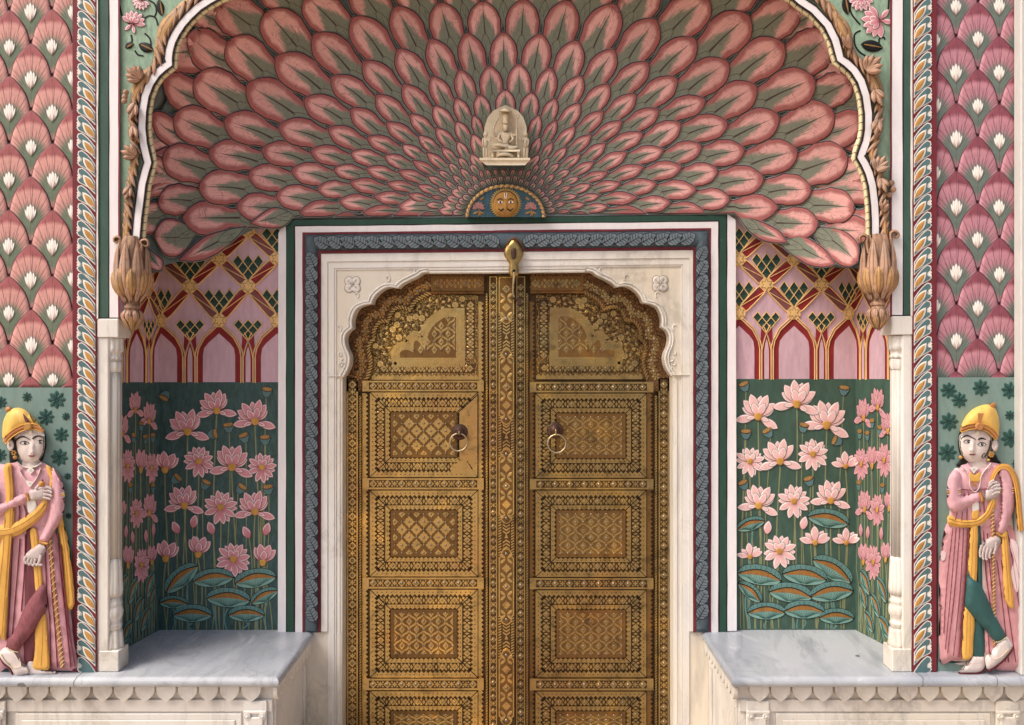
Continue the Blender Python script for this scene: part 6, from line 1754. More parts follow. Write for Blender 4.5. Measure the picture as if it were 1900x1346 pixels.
# ---------------------------------------------------------------- marble corner piers and colonettes
def pier(label, x0, x1, xi0, xi1, yt, side):
    T = thing('marble_pier', label, 'pier', SF((x0 + x1) / 2, 1246), 'marble corner piers')
    a, b = SF(x0, 0).x, SF(x1, 0).x
    z0, z1 = ZT, SF(0, yt + 2).z; zi = SF(0, yt + 37).z
    mb = MB(); box(mb, a, -.006, z0 + .0005, b, .10, zi, bev=.003); mb.build('shaft', P['marble'], T)
    a, b = SF(xi0, 0).x, SF(xi1, 0).x
    mb = MB(); box(mb, a, -.012, zi + .0006, b, .085, z1, bev=.003); mb.build('impost', P['marble'], T)
pier('flat white marble pier beside the leaf border at the left niche corner', 181, 202.5, 183, 222.5, 590, -1)
pier('flat white marble pier beside the leaf border at the right niche corner', 1673.5, 1691.5, 1652, 1691, 585, 1)
def colonette(label, cx, yt, yoff):
    y = .032; D = y - CAMY; k = D / FPX
    c = W(cx, 1246, y)
    T = thing('colonette', label, 'column', (c.x, y, ZT), 'marble colonettes')
    Z = lambda py: ZC - (py + yoff - VY) * k
    def part(nm, prof, fn=None, n=32):
        mb = MB(); lathe(mb, c.x, y, [(r * k, Z(p)) for r, p in prof], n, fn=fn); mb.build(nm, P['marble'], T, True)
    lob = lambda m, a: (lambda th, i, z: 1 + a * abs(math.cos(th * m / 2)))
    part('capital', [(13.5, 627), (14.5, 630), (13.5, 637), (13.8, 645), (14.6, 650), (13, 653.5), (9.5, 655.5), (9, 661), (11.5, 664), (12.5, 667), (10, 670)], lob(10, .12), 60)
    part('necking', [(9.8, 670), (11.6, 673), (11.6, 682), (10.6, 688), (9.6, 691)], lob(8, .12), 48)
    part('shaft', [(9.3, 690), (9.3, 1045)], lambda th, i, z: 1 + .14 * abs(math.cos(th * 4)) ** .6, 64)
    part('base_leaves', [(10.2, 1036), (10.6, 1045), (11.6, 1060), (12.4, 1080), (13.4, 1095), (13.0, 1104), (9, 1107)], lambda th, i, z: 1 + .16 * abs(math.cos(th * 4)) ** .7 * (1 - .08 * i), 64)
    part('base_bulb', [(9, 1104), (9.5, 1112), (12, 1117), (12.8, 1120), (10.5, 1123), (12.5, 1127), (14.2, 1136), (13, 1144), (9.5, 1149), (9.3, 1155), (12, 1158), (12.5, 1161), (10.4, 1164), (10.8, 1170)], lob(8, .08), 48)
    part('base_acanthus', [(10.5, 1168), (12.2, 1174), (12.8, 1186), (13.4, 1196), (15, 1203)], lob(8, .18), 48)
    mb = MB(); w_ = 18.0 * k; box(mb, c.x - w_, y - w_ * 1.1, ZT + .0005, c.x + w_, y + w_ * .9, Z(1201), bev=.003); mb.build('plinth', P['marble'], T)
colonette('slender fluted white marble colonette at the left niche corner', 212.5, 590, 0)
colonette('slender fluted white marble colonette at the right niche corner', 1664, 585, -4)

# ---------------------------------------------------------------- carved and painted guardian figures
P['skin'] = paint('figure_skin', 'd9c8bf', 1.0, .08, .5, scale=14, grime=.25, bump=.0008)
P['skin_hand'] = paint('figure_hand', 'c3b1ad', 1.0, .08, .55, scale=14, grime=.35, bump=.0008)
P['forehead'] = paint('figure_white', 'ddd6d2', 1.0, .06, .5, grime=.15)
P['tunic'] = paint('tunic_pink', 'd9a0a9', 1.0, .22, .6, scale=16, grime=.35)
P['skirt_a'] = paint('skirt_pink', 'dd9fa6', 1.0, .2, .6, scale=14, grime=.3, streak=(1, 1, .2))
P['skirt_b'] = paint('skirt_rose', 'cf9095', 1.0, .2, .6, scale=14, grime=.3, streak=(1, 1, .2))
P['pleat'] = paint('pleat_maroon', '8e3a4a', 1.0, .2, grime=.1)
P['yellow'] = paint('sash_yellow', 'e2a832', 1.0, .12, .5, grime=.15)
P['yellow2'] = paint('sash_ochre', 'c98c28', 1.0, .15, .5, grime=.15)
P['turban'] = paint('turban_yellow', 'e9b845', 1.0, .14, .5, grime=.15)
P['tan'] = paint('band_tan', 'b9793c', 1.0, .15, .5, grime=.1)
P['burgundy'] = paint('legging_burgundy', '8a4a52', 1.0, .3, .6, scale=26, grime=.75)
P['inner'] = paint('inner_maroon', '70363f', 1.0, .25, .6, grime=.25)
P['teal_leg'] = paint('legging_teal', '2d5a58', 1.0, .15, .5, grime=.12)
P['shoe'] = paint('shoe_white', 'd9cbc6', 1.0, .1, .55, grime=.3)
P['sole'] = paint('sole_red', '8a2333', 1.0, .15, .5, grime=.1)
P['lip'] = paint('lip', '9d5a52', 1, .1, grime=0)
P['chip'] = paint('bare_patch', 'e6c8c9', 1, .1, grime=.2)
SFG = lambda x, y, h=0: W(x, y, -.002 - h * .62)
def fig_part(T, nm, mat, pts, h, z0, r=None, sm=3, bumps=(), step=None, par=None, fn=None, label=None):
    mb = MB(); relief(mb, SFG, pts, h, z0, r, step, 0, bumps, th=z0 + .004, sm=sm, fn=fn)
    return mb.build(nm, P[mat], par or T, True, label=label)
def lines(par, nm, mat, Ls, wd, z, prof='round', th=.003):
    mb = MB()
    for L_ in Ls:
        Q = smooth_pts(L_, 4) if len(L_) > 2 else L_
        strip(mb, SFG, Q, wd, z, th, prof)
    return mb.build(nm, P[mat], par, kind='stuff' if nm in ('gather', 'pleat', 'fold') else None)
def face_features(hd, z, eyes, brows, nose, mouth, tilak, sideburn):
    mb = MB()
    Sf = lambda x, y, h=0: SFG(x, y, h)
    for cx, cy, rx, ry, ia, zz in eyes:
        prism(mb, Sf, [(cx - rx, cy + .8), (cx - rx * .5, cy - ry), (cx + rx * .3, cy - ry), (cx + rx, cy + .3), (cx + rx * .4, cy + ry), (cx - rx * .4, cy + ry)], zz, .004, 1)
        prism(mb, Sf, circle(cx + ia, cy, ry * .95, n=10), zz + .0008, .004, 0)
        prism(mb, Sf, circle(cx + ia + .6, cy - .7, ry * .25, n=6), zz + .0014, .004, 1)
        strip(mb, Sf, smooth_pts([(cx - rx * 1.05, cy + .8), (cx - rx * .4, cy - ry * 1.1), (cx + rx * .4, cy - ry * 1.05), (cx + rx * 1.1, cy + .5)], 3), 1.3, zz + .0012, .004)
        strip(mb, Sf, smooth_pts([(cx - rx * .9, cy + 1.2), (cx, cy + ry * 1.15), (cx + rx, cy + .6)], 3), .6, zz + .0010, .004)
    for b in brows:
        Q = smooth_pts([p[:2] for p in b], 4); n = len(Q); zs = smooth_pts([(p[2], 0) for p in b], 4)
        strip(mb, Sf, Q, [1.0 + 1.9 * math.sin(math.pi * min(1, .15 + i / n)) for i in range(n)], [q[0] for q in zs], .005)
    for nx, ny, zz in nose: prism(mb, Sf, circle(nx, ny, .9, .6, 6), zz, .003, 2)
    x, y, rx, zz = mouth
    prism(mb, Sf, [(x - rx, y - .6), (x - rx * .4, y - 1.7), (x, y - 1.1), (x + rx * .4, y - 1.7), (x + rx, y - .6), (x + rx * .4, y + 2), (x - rx * .4, y + 2)], zz, .004, 2)
    strip(mb, Sf, [(x - rx, y - .4), (x, y + .2), (x + rx, y - .4)], .7, zz + .001, .004)
    prism(mb, Sf, circle(*tilak[:2], 3.4, n=12), tilak[2], .004, 3); prism(mb, Sf, circle(*tilak[:2], 2.2, n=10), tilak[2] + .0008, .004, 1)
    for s in sideburn: strip(mb, Sf, smooth_pts(s[0], 4), 1.6, s[1], .012)
    mb.build('features', [P['black'], P['forehead'], P['lip'], P['cream']], hd)
def finger_set(T, hand, fl, z, mat='skin_hand'):
    for pts, r in fl:
        mb = MB(); Q = smooth_pts(pts, 3); n = len(Q)
        strip(mb, SFG, Q, [2 * r * (1 - .25 * i / n) for i in range(n)] , z, r * .0026, 'round')
        dome(mb, SFG(Q[-1][0], Q[-1][1], z - r * .0021), r * .0017, 8, 3, 1); mb.build('finger', P[mat], hand, True)

# left figure
T = thing('carved_figure', 'painted relief figure in pink robe with yellow sashes and burgundy leggings at the left', 'statue', SF(60, 1256), 'guardian figures')
body = fig_part(T, 'body', 'skin', [(29, 812), (33, 843), (42, 856), (34, 868), (0, 880), (-10, 940), (-8, 1000), (10, 1100), (20, 1200), (40, 1245), (90, 1248), (100, 1180), (100, 1010), (112, 940), (112, 890), (94, 868), (76, 864), (80, 843), (83, 815), (60, 797)], .03, .004, 16)
fig_part(T, 'hair', 'black', [(22, 822), (30, 850), (31, 858), (20, 861), (17, 846), (19, 830)], .012, .012, 5)
fig_part(T, 'hair', 'black', [(70, 795), (81, 800), (85.5, 815), (85, 832), (81, 848), (77, 856), (72, 852), (80, 830)], .01, .008, 4)
face = fig_part(T, 'head', 'skin', [(27.5, 808), (28.5, 826), (32, 842), (38.5, 852.5), (48, 858.5), (58, 860), (67, 857.5), (75, 851), (80.5, 841), (83, 827), (83, 812), (80, 800), (62, 794), (42, 796)], .040, .022, 17, bumps=[(60, 831, 3.6, 10, .013), (60.5, 839.5, 4.6, 3.4, .010), (46, 822, 8, 4, -.003), (73, 821, 6, 4, -.003), (59, 846, 6, 3, .006), (57, 854, 6, 4, .004), (45, 838, 8, 8, .004)], step=2.6)
fig_part(T, 'forehead', 'forehead', [(30, 812), (38, 803), (52, 798), (66, 798), (80, 803), (82, 810), (70, 808), (58, 812), (46, 808), (34, 812)], .003, .052, 5, par=face)
face_features(face, 0, [(45, 822.4, 8.5, 2.8, 1.5, .0625), (74, 820.5, 6.5, 2.7, .5, .058)], [[(29, 819, .052), (33, 814, .060), (43, 810.5, .066), (55, 816, .069)], [(60, 815, .069), (64, 811.5, .067), (72, 809.5, .062), (81, 812, .05)]], [(57.2, 842, .0735), (64.5, 841.6, .0725)], (59, 846.5, 7.2, .0735), (57, 803, .0625), [([(28, 815), (30, 835), (35, 848)], .046)])
fig_part(T, 'ear', 'skin', circle(20, 826, 7, 11.5, 12), .02, .026, 5, sm=0, bumps=[(20, 826, 3, 6, -.012)], par=face)
mb = MB()
for a in range(6): dome(mb, SFG(26 + 3.2 * math.cos(a * 1.05), 840.5 + 3.2 * math.sin(a * 1.05), .045), .0042, 8, 3, 1)
dome(mb, SFG(28.5, 849, .043), .0085, 10, 4, 1); mb.build('earring', P['gold'], face, True)
tb = fig_part(T, 'turban', 'turban', [(10, 824), (4.5, 812), (4, 800), (6, 783), (11.5, 769.5), (19, 761), (31, 757), (45, 760), (58, 771), (69, 783), (76, 793.7), (80.5, 803), (70, 799), (60, 796), (50, 796), (40, 799), (28, 807), (16, 818)], .052, .03, 22)
fig_part(T, 'turban_knob', 'tan', circle(15.5, 760, 6, 5, 10), .02, .02, 4, sm=0, par=tb)
lines(tb, 'turban_band', 'tan', [[(8.5, 821), (14, 812), (23, 804), (36, 796), (50, 792), (62, 791.5), (72, 795), (80, 801)]], 8.5, .076, 'round', .02)
lines(tb, 'band_edge', 'yellow', [[(5.5, 813), (14, 805), (26, 796), (40, 789), (54, 786.5), (68, 788.5), (77, 795)], [(11, 824), (17, 816), (27, 808), (40, 800.5), (52, 796.8), (66, 797), (78, 803)]], 2.2, .079, 'round', .012)
fig_part(T, 'plume', 'inner', [(43, 768), (50, 776), (54.5, 782), (50, 784.5), (46, 781)], .006, .078, 3, par=tb)
mb = MB(); lathe_y(mb, SFG(53.5, 791.5, .076), [(.0145, 0), (.0145, .008), (.011, .011), (.008, .009), (.001, .012)], 16); mb.build('medallion', P['gold'], tb, True)
fig_part(T, 'skirt', 'skirt_a', [(-14, 985), (30, 975), (72, 968), (98, 980), (107, 1005), (119, 1060), (129, 1120), (139, 1195), (146, 1240), (120, 1245), (60, 1243), (10, 1240), (-14, 1243)], .034, .012, 14, fn=lambda x, y: .0032 * np.sin((x - 60) / (1 + (y - 970) / 420) * .62))
sk = T
lines(T, 'pleat', 'pleat', [[(24, 1000), (19, 1100), (13, 1195), (6, 1232)], [(37, 1000), (30, 1090), (21, 1195)], [(47, 992), (45, 1060), (39, 1135)], [(84, 1025), (86, 1090), (92, 1150), (94, 1240)], [(91, 1015), (96, 1100), (102, 1170), (106, 1240)], [(106, 990), (113, 1070), (122, 1150), (131, 1240)], [(112, 1010), (118, 1080), (128, 1165), (139, 1238)], [(10, 1010), (6, 1100), (0, 1180)], [(76, 1080), (84, 1160), (88, 1238)]], 2.4, .0545, 'round', .02)
fig_part(T, 'inner_robe', 'inner', [(49, 984), (58, 988), (70, 1050), (81, 1088), (84, 1140), (64, 1175), (63, 1226), (45, 1228), (44, 1170), (47, 1080)], .006, .046, 6)
fs_ = fig_part(T, 'front_sash', 'yellow', [(56, 984), (68, 984), (74, 1035), (79, 1088), (67, 1100), (63, 1060), (58, 1012)], .008, .052, 4)
lines(fs_, 'fold', 'yellow2', [[(62, 988), (68, 1040), (72, 1092)]], 1.6, .0615)
lg = fig_part(T, 'rear_leg', 'inner', [(46, 1196), (64, 1160), (66, 1190), (63, 1227), (46, 1229)], .02, .036, 8)
fs_ = fig_part(T, 'front_sash', 'yellow', [(66, 1165), (84, 1138), (89, 1188), (92, 1239), (78, 1243), (61, 1240), (65, 1208)], .012, .054, 5)
lines(fs_, 'fold', 'yellow2', [[(80, 1150), (78, 1200), (76, 1236)], [(87, 1170), (88, 1236)]], 1.6, .0675)
fig_part(T, 'front_leg', 'burgundy', [(79, 1084), (85.5, 1098), (87, 1129), (80, 1141), (64.6, 1169), (45, 1193), (31, 1210), (16, 1204), (12.5, 1188), (24, 1176), (34.5, 1153), (47, 1125), (64.6, 1100)], .030, .060, 11)
sh = fig_part(T, 'shoe', 'shoe', [(50, 1226), (62.5, 1225), (66, 1236), (80, 1242.5), (103, 1246), (102, 1252), (57, 1254), (50, 1244)], .026, .03, 6)
lines(sh, 'sole', 'sole', [[(51, 1247), (57, 1254.5), (80, 1255), (101, 1251.5), (104, 1247)]], 3, .046, 'round', .03)
sh = fig_part(T, 'shoe', 'shoe', [(12, 1201), (32, 1209), (39, 1227), (52, 1238), (54, 1250), (29, 1255), (20, 1241), (7, 1231), (-1, 1222), (0, 1210)], .03, .05, 8)
lines(sh, 'sole', 'sole', [[(-2, 1219), (6, 1232), (18, 1242), (27, 1256), (53, 1253)]], 3.4, .062, 'round', .04)
lines(sh, 'trim', 'cream', [[(2, 1214), (10, 1228), (22, 1238), (38, 1237), (36, 1222)], [(12, 1203), (22, 1208), (33, 1210.5)]], 1.6, .0835, 'round', .012)
mb = MB(); tr_ = smooth_pts([(92, 1000), (97, 1060), (104, 1130), (111, 1195), (116, 1240)], 6)
strip(mb, SFG, tr_, 8, .0575, .02, 'round')
for i in range(1, len(tr_) - 1):
    x, y = tr_[i]; strip(mb, SFG, [(x - 4, y + 4), (x + 4, y - 4)], 1.0, .0583, .006, m=1)
mb.build('trim_cord', [P['tan'], P['cream']], T)
dr = fig_part(T, 'side_drape', 'yellow', [(104, 940), (112, 940), (119, 975), (129, 1018), (138.5, 1120), (119, 1124), (116.5, 1056), (110, 1000)], .014, .03, 5)
lines(dr, 'fold', 'yellow2', [[(113, 975), (121, 1030), (128, 1120)], [(117, 975), (127, 1040), (135, 1118)]], 2.0, .046)
torso = fig_part(T, 'tunic', 'tunic', [(-14, 872), (12, 863), (31, 856.5), (40, 864), (52, 867), (66, 865), (77, 858), (94, 867), (102, 879), (106, 894), (104, 925), (98, 952), (95, 978), (70, 985), (-14, 1000)], .034, .02, 22, bumps=[(60, 890, 20, 16, .008)])
lines(torso, 'neck_edge', 'offwhite', [[(31, 857), (40, 865), (53, 868), (66, 866), (77, 859)]], 2.2, .056, 'round', .02)
lines(torso, 'necklace', 'offwhite', [[(33, 862), (38, 876), (47, 890), (56, 897)], [(62, 896), (70, 884), (75, 868)]], 1.6, .069, 'round', .02)
for cx, cy, r in ((56.5, 873, 7.5), (55, 897, 8)):
    mb = MB(); prism(mb, SFG, [(cx, cy - r), (cx + r, cy), (cx, cy + r), (cx - r, cy)] if cy < 880 else [(cx - r, cy - r * .6), (cx + r, cy - r * .3), (cx + r * .4, cy + r * .6), (cx, cy + r), (cx - r * .6, cy + r * .3)], .0715, .02); prism(mb, SFG, circle(cx, cy, 2.2, n=8), .073, .003, 1); mb.build('pendant', [P['offwhite'], P['grey_wall']], torso)
fig_part(T, 'shirt_front', 'offwhite', [(50, 925), (62, 922), (68, 940), (60, 952), (52, 950)], .004, .063, 4)
lines(T, 'pleat', 'pleat', [[(34, 930), (36, 950), (34, 968)], [(26, 945), (24, 972)], [(44, 938), (48, 952), (46, 968)]], 1.8, .068, 'round', .01)
st = fig_part(T, 'shoulder_sash', 'yellow', [(7, 866), (20, 860), (22, 880), (25, 902), (26, 926), (27, 960), (24, 985), (20, 1020), (17, 1070), (14, 1130), (10, 1186), (0, 1182), (-14, 1180), (-14, 1100), (0, 1020), (6, 970), (11, 925), (9, 895)], .012, .064, 5)
lines(st, 'fold', 'yellow2', [[(15, 866), (18, 900), (19, 950), (14, 1030), (9, 1100), (3, 1180)], [(20, 868), (23, 910), (23, 955), (18, 1030), (13, 1110)], [(9, 960), (5, 1030), (-4, 1110)]], 1.8, .0775)
st = fig_part(T, 'shoulder_sash', 'yellow', [(86, 863), (98, 872), (102, 888), (99, 905), (91, 906), (93, 890), (88, 876)], .012, .056, 4)
lines(st, 'fold', 'yellow2', [[(92, 868), (97, 884), (95, 904)]], 1.8, .0695)
sw = fig_part(T, 'waist_sash', 'yellow', [(-14, 978), (20, 972), (48, 958), (68, 942), (82, 926), (88, 934), (82, 952), (66, 970), (46, 986), (26, 996), (-14, 1003)], .018, .062, 9)
lines(sw, 'fold', 'yellow2', [[(-8, 986), (22, 981), (50, 966), (72, 948), (84, 932)], [(-8, 994), (24, 989), (52, 974), (74, 956), (85, 940)]], 2.0, .0815)
arm = fig_part(T, 'sleeve', 'tunic', [(96, 868), (108, 878.5), (116, 895), (119.5, 918), (119, 945), (111, 970), (100, 987), (88, 1008), (73, 1003), (80, 985), (88, 963), (92, 940), (93, 915), (92, 890)], .032, .048, 12)
lines(arm, 'armlet', 'yellow', [[(94, 919), (106, 920.5), (120, 918)]], 4.6, .0775, 'round', .04); lines(arm, 'armlet_edge', 'offwhite', [[(94, 915.5), (106, 917), (119.5, 914.5)], [(94, 923), (106, 924.5), (119.5, 922)]], 1.6, .078, 'round', .04)
lines(arm, 'bracelet', 'yellow2', [[(71.5, 1004), (79, 1008), (88, 1009.5)]], 6.5, .0785, 'round', .03)
hand = fig_part(T, 'hand', 'skin_hand', [(72, 1009), (86, 1013), (84, 1027), (76, 1040), (66, 1045), (54, 1044), (46, 1043), (44.5, 1036), (49.5, 1026), (60, 1016.5)], .026, .048, 9)
finger_set(T, hand, [([(48, 1033), (45.5, 1040), (48.5, 1045.5)], 3.0), ([(54, 1036), (51, 1043), (55, 1048)], 3.1), ([(60, 1038), (57, 1045), (62, 1049.5)], 3.1), ([(66, 1038), (63.5, 1045), (69, 1049)], 2.9), ([(76, 1030), (73, 1042), (70, 1048), (77, 1048.5)], 3.2)], .079)
arm = fig_part(T, 'sleeve', 'tunic', [(-14, 900), (-4, 905), (0, 934), (23, 924), (46, 917), (51, 930), (25, 944), (0, 958.5), (-14, 964)], .030, .060, 9)
lines(arm, 'bracelet', 'yellow2', [[(47.5, 916.5), (51, 923), (53, 930.5)]], 6, .084, 'round', .03)
hand = fig_part(T, 'hand', 'skin_hand', [(54, 912), (62, 908), (72, 905.5), (84, 904), (86, 915), (84, 926), (72, 929), (60, 930), (55.5, 927)], .026, .060, 8)
finger_set(T, hand, [([(80, 906), (88, 904.5), (95, 907.5)], 3.0), ([(80, 912), (89, 911.5), (96, 914)], 3.1), ([(80, 918), (89, 918.5), (95.5, 920.5)], 3.0), ([(79, 923.5), (87, 925), (93, 926.5)], 2.7), ([(66, 908), (72, 901), (77, 899)], 3.0)], .089)
mb = MB(); dome(mb, SFG(78, 898, .082), .0125, 10, 4, 1); ax_leaf(mb, SFG, (78, 899), (79, 889), 3, .004, .085, .4, .7, 6, 4, .004, 1); mb.build('held_bud', [P['yellow2'], P['maroon']], T, True)
mb = MB(); prism(mb, SFG, [(-14, 1240), (140, 1241), (147, 1243), (142, 1249), (60, 1250), (-14, 1252)], .012, .012); mb.build('painted_shadow', P['flower_line'], T)  # dark strip painted as the shadow along the figure's foot

# right figure
T = thing('carved_figure', 'painted relief figure in rose robe with teal leggings holding a slender stick', 'statue', SF(1825, 1252), 'guardian figures')
fig_part(T, 'body', 'skin', [(1781, 808), (1784, 842), (1796, 858), (1784, 866), (1766, 878), (1762, 950), (1752, 1060), (1752, 1210), (1800, 1235), (1880, 1225), (1888, 1060), (1876, 950), (1876, 890), (1858, 866), (1834, 858), (1840, 816), (1815, 797)], .03, .004, 16)
fig_part(T, 'hair', 'black', [(1774, 865), (1781, 854), (1786, 845), (1796, 858), (1790, 864)], .012, .012, 4)
fig_part(T, 'hair', 'black', [(1838, 842), (1847, 843), (1852, 853), (1857, 859), (1838, 860), (1832, 854)], .012, .014, 4)
fig_part(T, 'hair', 'black', [(1784, 798), (1779, 806), (1777.5, 826), (1781, 842), (1785, 838), (1783, 815)], .008, .012, 3)
face = fig_part(T, 'head', 'skin', [(1780.5, 808), (1780, 825), (1783, 840), (1790, 852), (1799, 857.5), (1808, 858.5), (1820, 855.5), (1831, 846.5), (1838, 833), (1840.5, 817), (1838, 806), (1827, 797), (1812, 794), (1797, 797)], .040, .022, 17, bumps=[(1805, 827, 3.4, 10, .013), (1803.6, 835.5, 4.6, 3.4, .010), (1795, 820, 7, 4, -.003), (1822, 825, 8, 4, -.003), (1804, 843, 6, 3, .006), (1804, 851, 6, 4, .004)], step=2.6)
fig_part(T, 'forehead', 'forehead', [(1783, 808), (1790, 802), (1802, 799), (1816, 799), (1828, 803), (1837, 812), (1836, 818), (1826, 812), (1814, 815), (1804, 808), (1792, 807)], .003, .052, 5, par=face)
face_features(face, 0, [(1795.3, 820, 7.5, 2.7, 1.6, .0605), (1822, 825, 7.8, 2.8, .4, .062)], [[(1783.5, 815.5, .050), (1789, 810.5, .058), (1797, 808.8, .065), (1811, 816, .069)], [(1815, 817, .069), (1819, 814, .068), (1826, 814.5, .064), (1835, 820.5, .05)]], [(1800.5, 838, .0725), (1807.5, 839, .0735)], (1804.5, 843.6, 7, .0735), (1814, 804, .0625), [([(1838, 812), (1837, 830), (1830, 845), (1827, 850)], .052), ([(1827.5, 842), (1824, 843), (1822, 848), (1825, 851)], .056)])
fig_part(T, 'ear', 'skin', circle(1845.5, 827, 7, 11.5, 12), .02, .026, 5, sm=0, bumps=[(1845.5, 826, 3, 6, -.012)], par=face)
mb = MB()
for a in range(7): dome(mb, SFG(1839 + 4 * math.cos(a * .9), 843.5 + 4 * math.sin(a * .9), .045), .0045, 8, 3, 1)
dome(mb, SFG(1839, 843.5, .046), .005, 8, 3, 1); dome(mb, SFG(1834, 854, .05), .006, 8, 3, 1); dome(mb, SFG(1782, 849, .03), .008, 8, 3, 1); mb.build('earring', P['gold'], face, True)
tb = fig_part(T, 'turban', 'turban', [(1781.6, 801), (1783.7, 789.5), (1792, 773), (1804.5, 760), (1819, 753), (1833.6, 751), (1845, 756), (1852, 771), (1854.5, 788), (1853, 806), (1849, 817), (1841, 807), (1828, 799), (1814, 796), (1799, 797), (1788, 801)], .052, .03, 22)
fig_part(T, 'turban_knob', 'tan', circle(1842.5, 753, 6.5, 6, 10), .02, .026, 4, sm=0, par=tb)
lines(tb, 'turban_band', 'tan', [[(1783, 798.5), (1796, 793), (1812, 791), (1827, 793.5), (1840, 801), (1850, 813)]], 8.0, .077, 'round', .02)
lines(tb, 'band_edge', 'yellow', [[(1784, 793), (1796, 788), (1812, 785.5), (1829, 788), (1844, 796), (1853, 808)], [(1784, 803), (1797, 798), (1812, 796.2), (1825, 798.5), (1837, 805.5), (1847, 817)]], 2.0, .080, 'round', .012)
mb = MB(); prism(mb, SFG, [(1814, 767), (1825.5, 767), (1820, 785), (1815.5, 785)], .083, .02); mb.build('plume', P['tan'], tb)
mb = MB(); lathe_y(mb, SFG(1815.5, 791.6, .078), [(.015, 0), (.015, .008), (.011, .011), (.008, .009), (.001, .012)], 16); mb.build('medallion', P['tan'], tb, True)
pl_fn = lambda x, y: .0035 * np.sin((x - 1810) / (1 + (y - 970) / 380) * .72)
fig_part(T, 'skirt', 'skirt_b', [(1812, 972), (1842, 968), (1872, 972), (1890, 1010), (1904, 1110), (1912, 1232), (1828, 1230), (1823, 1100), (1819, 1035)], .034, .012, 12, fn=pl_fn)
fig_part(T, 'skirt', 'skirt_b', [(1759, 968), (1800, 974), (1801, 1000), (1798, 1040), (1795, 1080), (1792, 1110), (1787, 1164), (1786, 1222), (1765, 1226), (1744, 1222), (1742, 1080), (1745, 1024)], .038, .018, 12, fn=pl_fn)
lines(T, 'pleat', 'pleat', [[(1768, 980), (1757, 1080), (1751, 1175)], [(1774, 980), (1765, 1090), (1754, 1205)], [(1781, 980), (1771, 1100), (1758, 1212)], [(1788, 981), (1781, 1100), (1769, 1217)], [(1795, 983), (1790, 1100), (1779, 1220)]], 2.2, .0615, 'round', .02)
lines(T, 'pleat', 'pleat', [[(1825, 985), (1829, 1060), (1838, 1125)], [(1832, 990), (1838, 1070), (1845, 1130)], [(1850, 1040), (1860, 1120), (1872, 1229)], [(1858, 1040), (1869, 1120), (1885, 1229)], [(1872, 1000), (1885, 1080), (1899, 1180)], [(1868, 985), (1884, 1040), (1897, 1100)], [(1854, 1185), (1866, 1228)], [(1834, 1180), (1836, 1220)]], 2.2, .0545, 'round', .02)
mb = MB(); prism(mb, SFG, smooth_pts([(1747, 1022), (1755, 1026), (1752, 1040), (1746, 1038)], 3, True), .0605, .02); mb.build('bare_patch', P['chip'], T)
mb = MB(); prism(mb, SFG, smooth_pts([(1876, 1000), (1888, 1012), (1890, 1050), (1889, 1098), (1881, 1088), (1876, 1060), (1882, 1040), (1874, 1016)], 3, True), .053, .02); mb.build('bare_patch', P['chip'], T)
fig_part(T, 'rear_leg', 'teal_leg', [(1811, 976), (1820, 976), (1823, 1090), (1827, 1168), (1826, 1219), (1805, 1218), (1807, 1148), (1813, 1080)], .022, .034, 8)
fs_ = fig_part(T, 'front_sash', 'yellow', [(1801, 979), (1814, 977), (1814, 1030), (1813, 1064), (1810, 1083), (1797, 1064), (1798, 1020)], .012, .060, 5)
lines(fs_, 'fold', 'yellow2', [[(1806, 980), (1804, 1030), (1802, 1068)], [(1810, 980), (1810, 1030), (1808, 1076)]], 1.8, .0735)
fs_ = fig_part(T, 'front_sash', 'yellow', [(1790, 1127), (1808, 1147), (1806, 1190), (1804, 1219), (1786, 1222), (1787, 1170)], .012, .060, 5)
lines(fs_, 'fold', 'yellow2', [[(1795, 1136), (1792, 1216)], [(1801, 1144), (1799, 1214)]], 1.8, .0735)
fig_part(T, 'front_leg', 'teal_leg', [(1797, 1062), (1808, 1075), (1823, 1091), (1846, 1142), (1867, 1182), (1849, 1193), (1827, 1168), (1807.6, 1147), (1791, 1125), (1793, 1090)], .030, .066, 12)
sh = fig_part(T, 'shoe', 'shoe', [(1805.5, 1216), (1825, 1217.5), (1828.5, 1228), (1827, 1240), (1816, 1248.5), (1781, 1248.5), (1785, 1240), (1797, 1228)], .03, .034, 8)
lines(sh, 'sole', 'sole', [[(1779, 1247), (1784, 1250), (1816, 1250), (1828, 1240)]], 3.2, .052, 'round', .04)
lines(sh, 'trim', 'skin_hand', [[(1794, 1231), (1810, 1232), (1826, 1229)]], 1.0, .0655, 'round', .004)
sh = fig_part(T, 'shoe', 'shoe', [(1848.6, 1191), (1867, 1181), (1879, 1198), (1877.6, 1205), (1861, 1226), (1839, 1242), (1831, 1241), (1828, 1220), (1840, 1210)], .03, .054, 9)
lines(sh, 'sole', 'sole', [[(1879.5, 1200), (1876, 1210), (1861, 1228), (1840, 1244), (1831, 1243)]], 3.4, .07, 'round', .04)
lines(sh, 'trim', 'cream', [[(1848, 1192), (1858, 1189), (1868, 1182.5)], [(1836, 1214), (1842, 1222), (1856, 1220), (1872, 1204)]], 1.6, .0865, 'round', .012)
mb = MB(); sp = [lerp((1841, 920), (1846, 1200), i / 40) for i in range(41)]
strip(mb, SFG, sp, 6.4, .069, .03, 'round')
for i in range(1, 40): x, y = sp[i]; strip(mb, SFG, [(x - 3.2, y + 3), (x + 3.2, y - 1.5)], 1.0, .0697, .006, m=1)
mb.build('stick', [P['tan'], P['cream']], T)
d1 = fig_part(T, 'side_drape', 'yellow', [(1884, 930), (1892, 930), (1898, 990), (1912, 1060), (1912, 1135), (1897, 1128), (1892, 1060), (1888, 990)], .014, .034, 5)
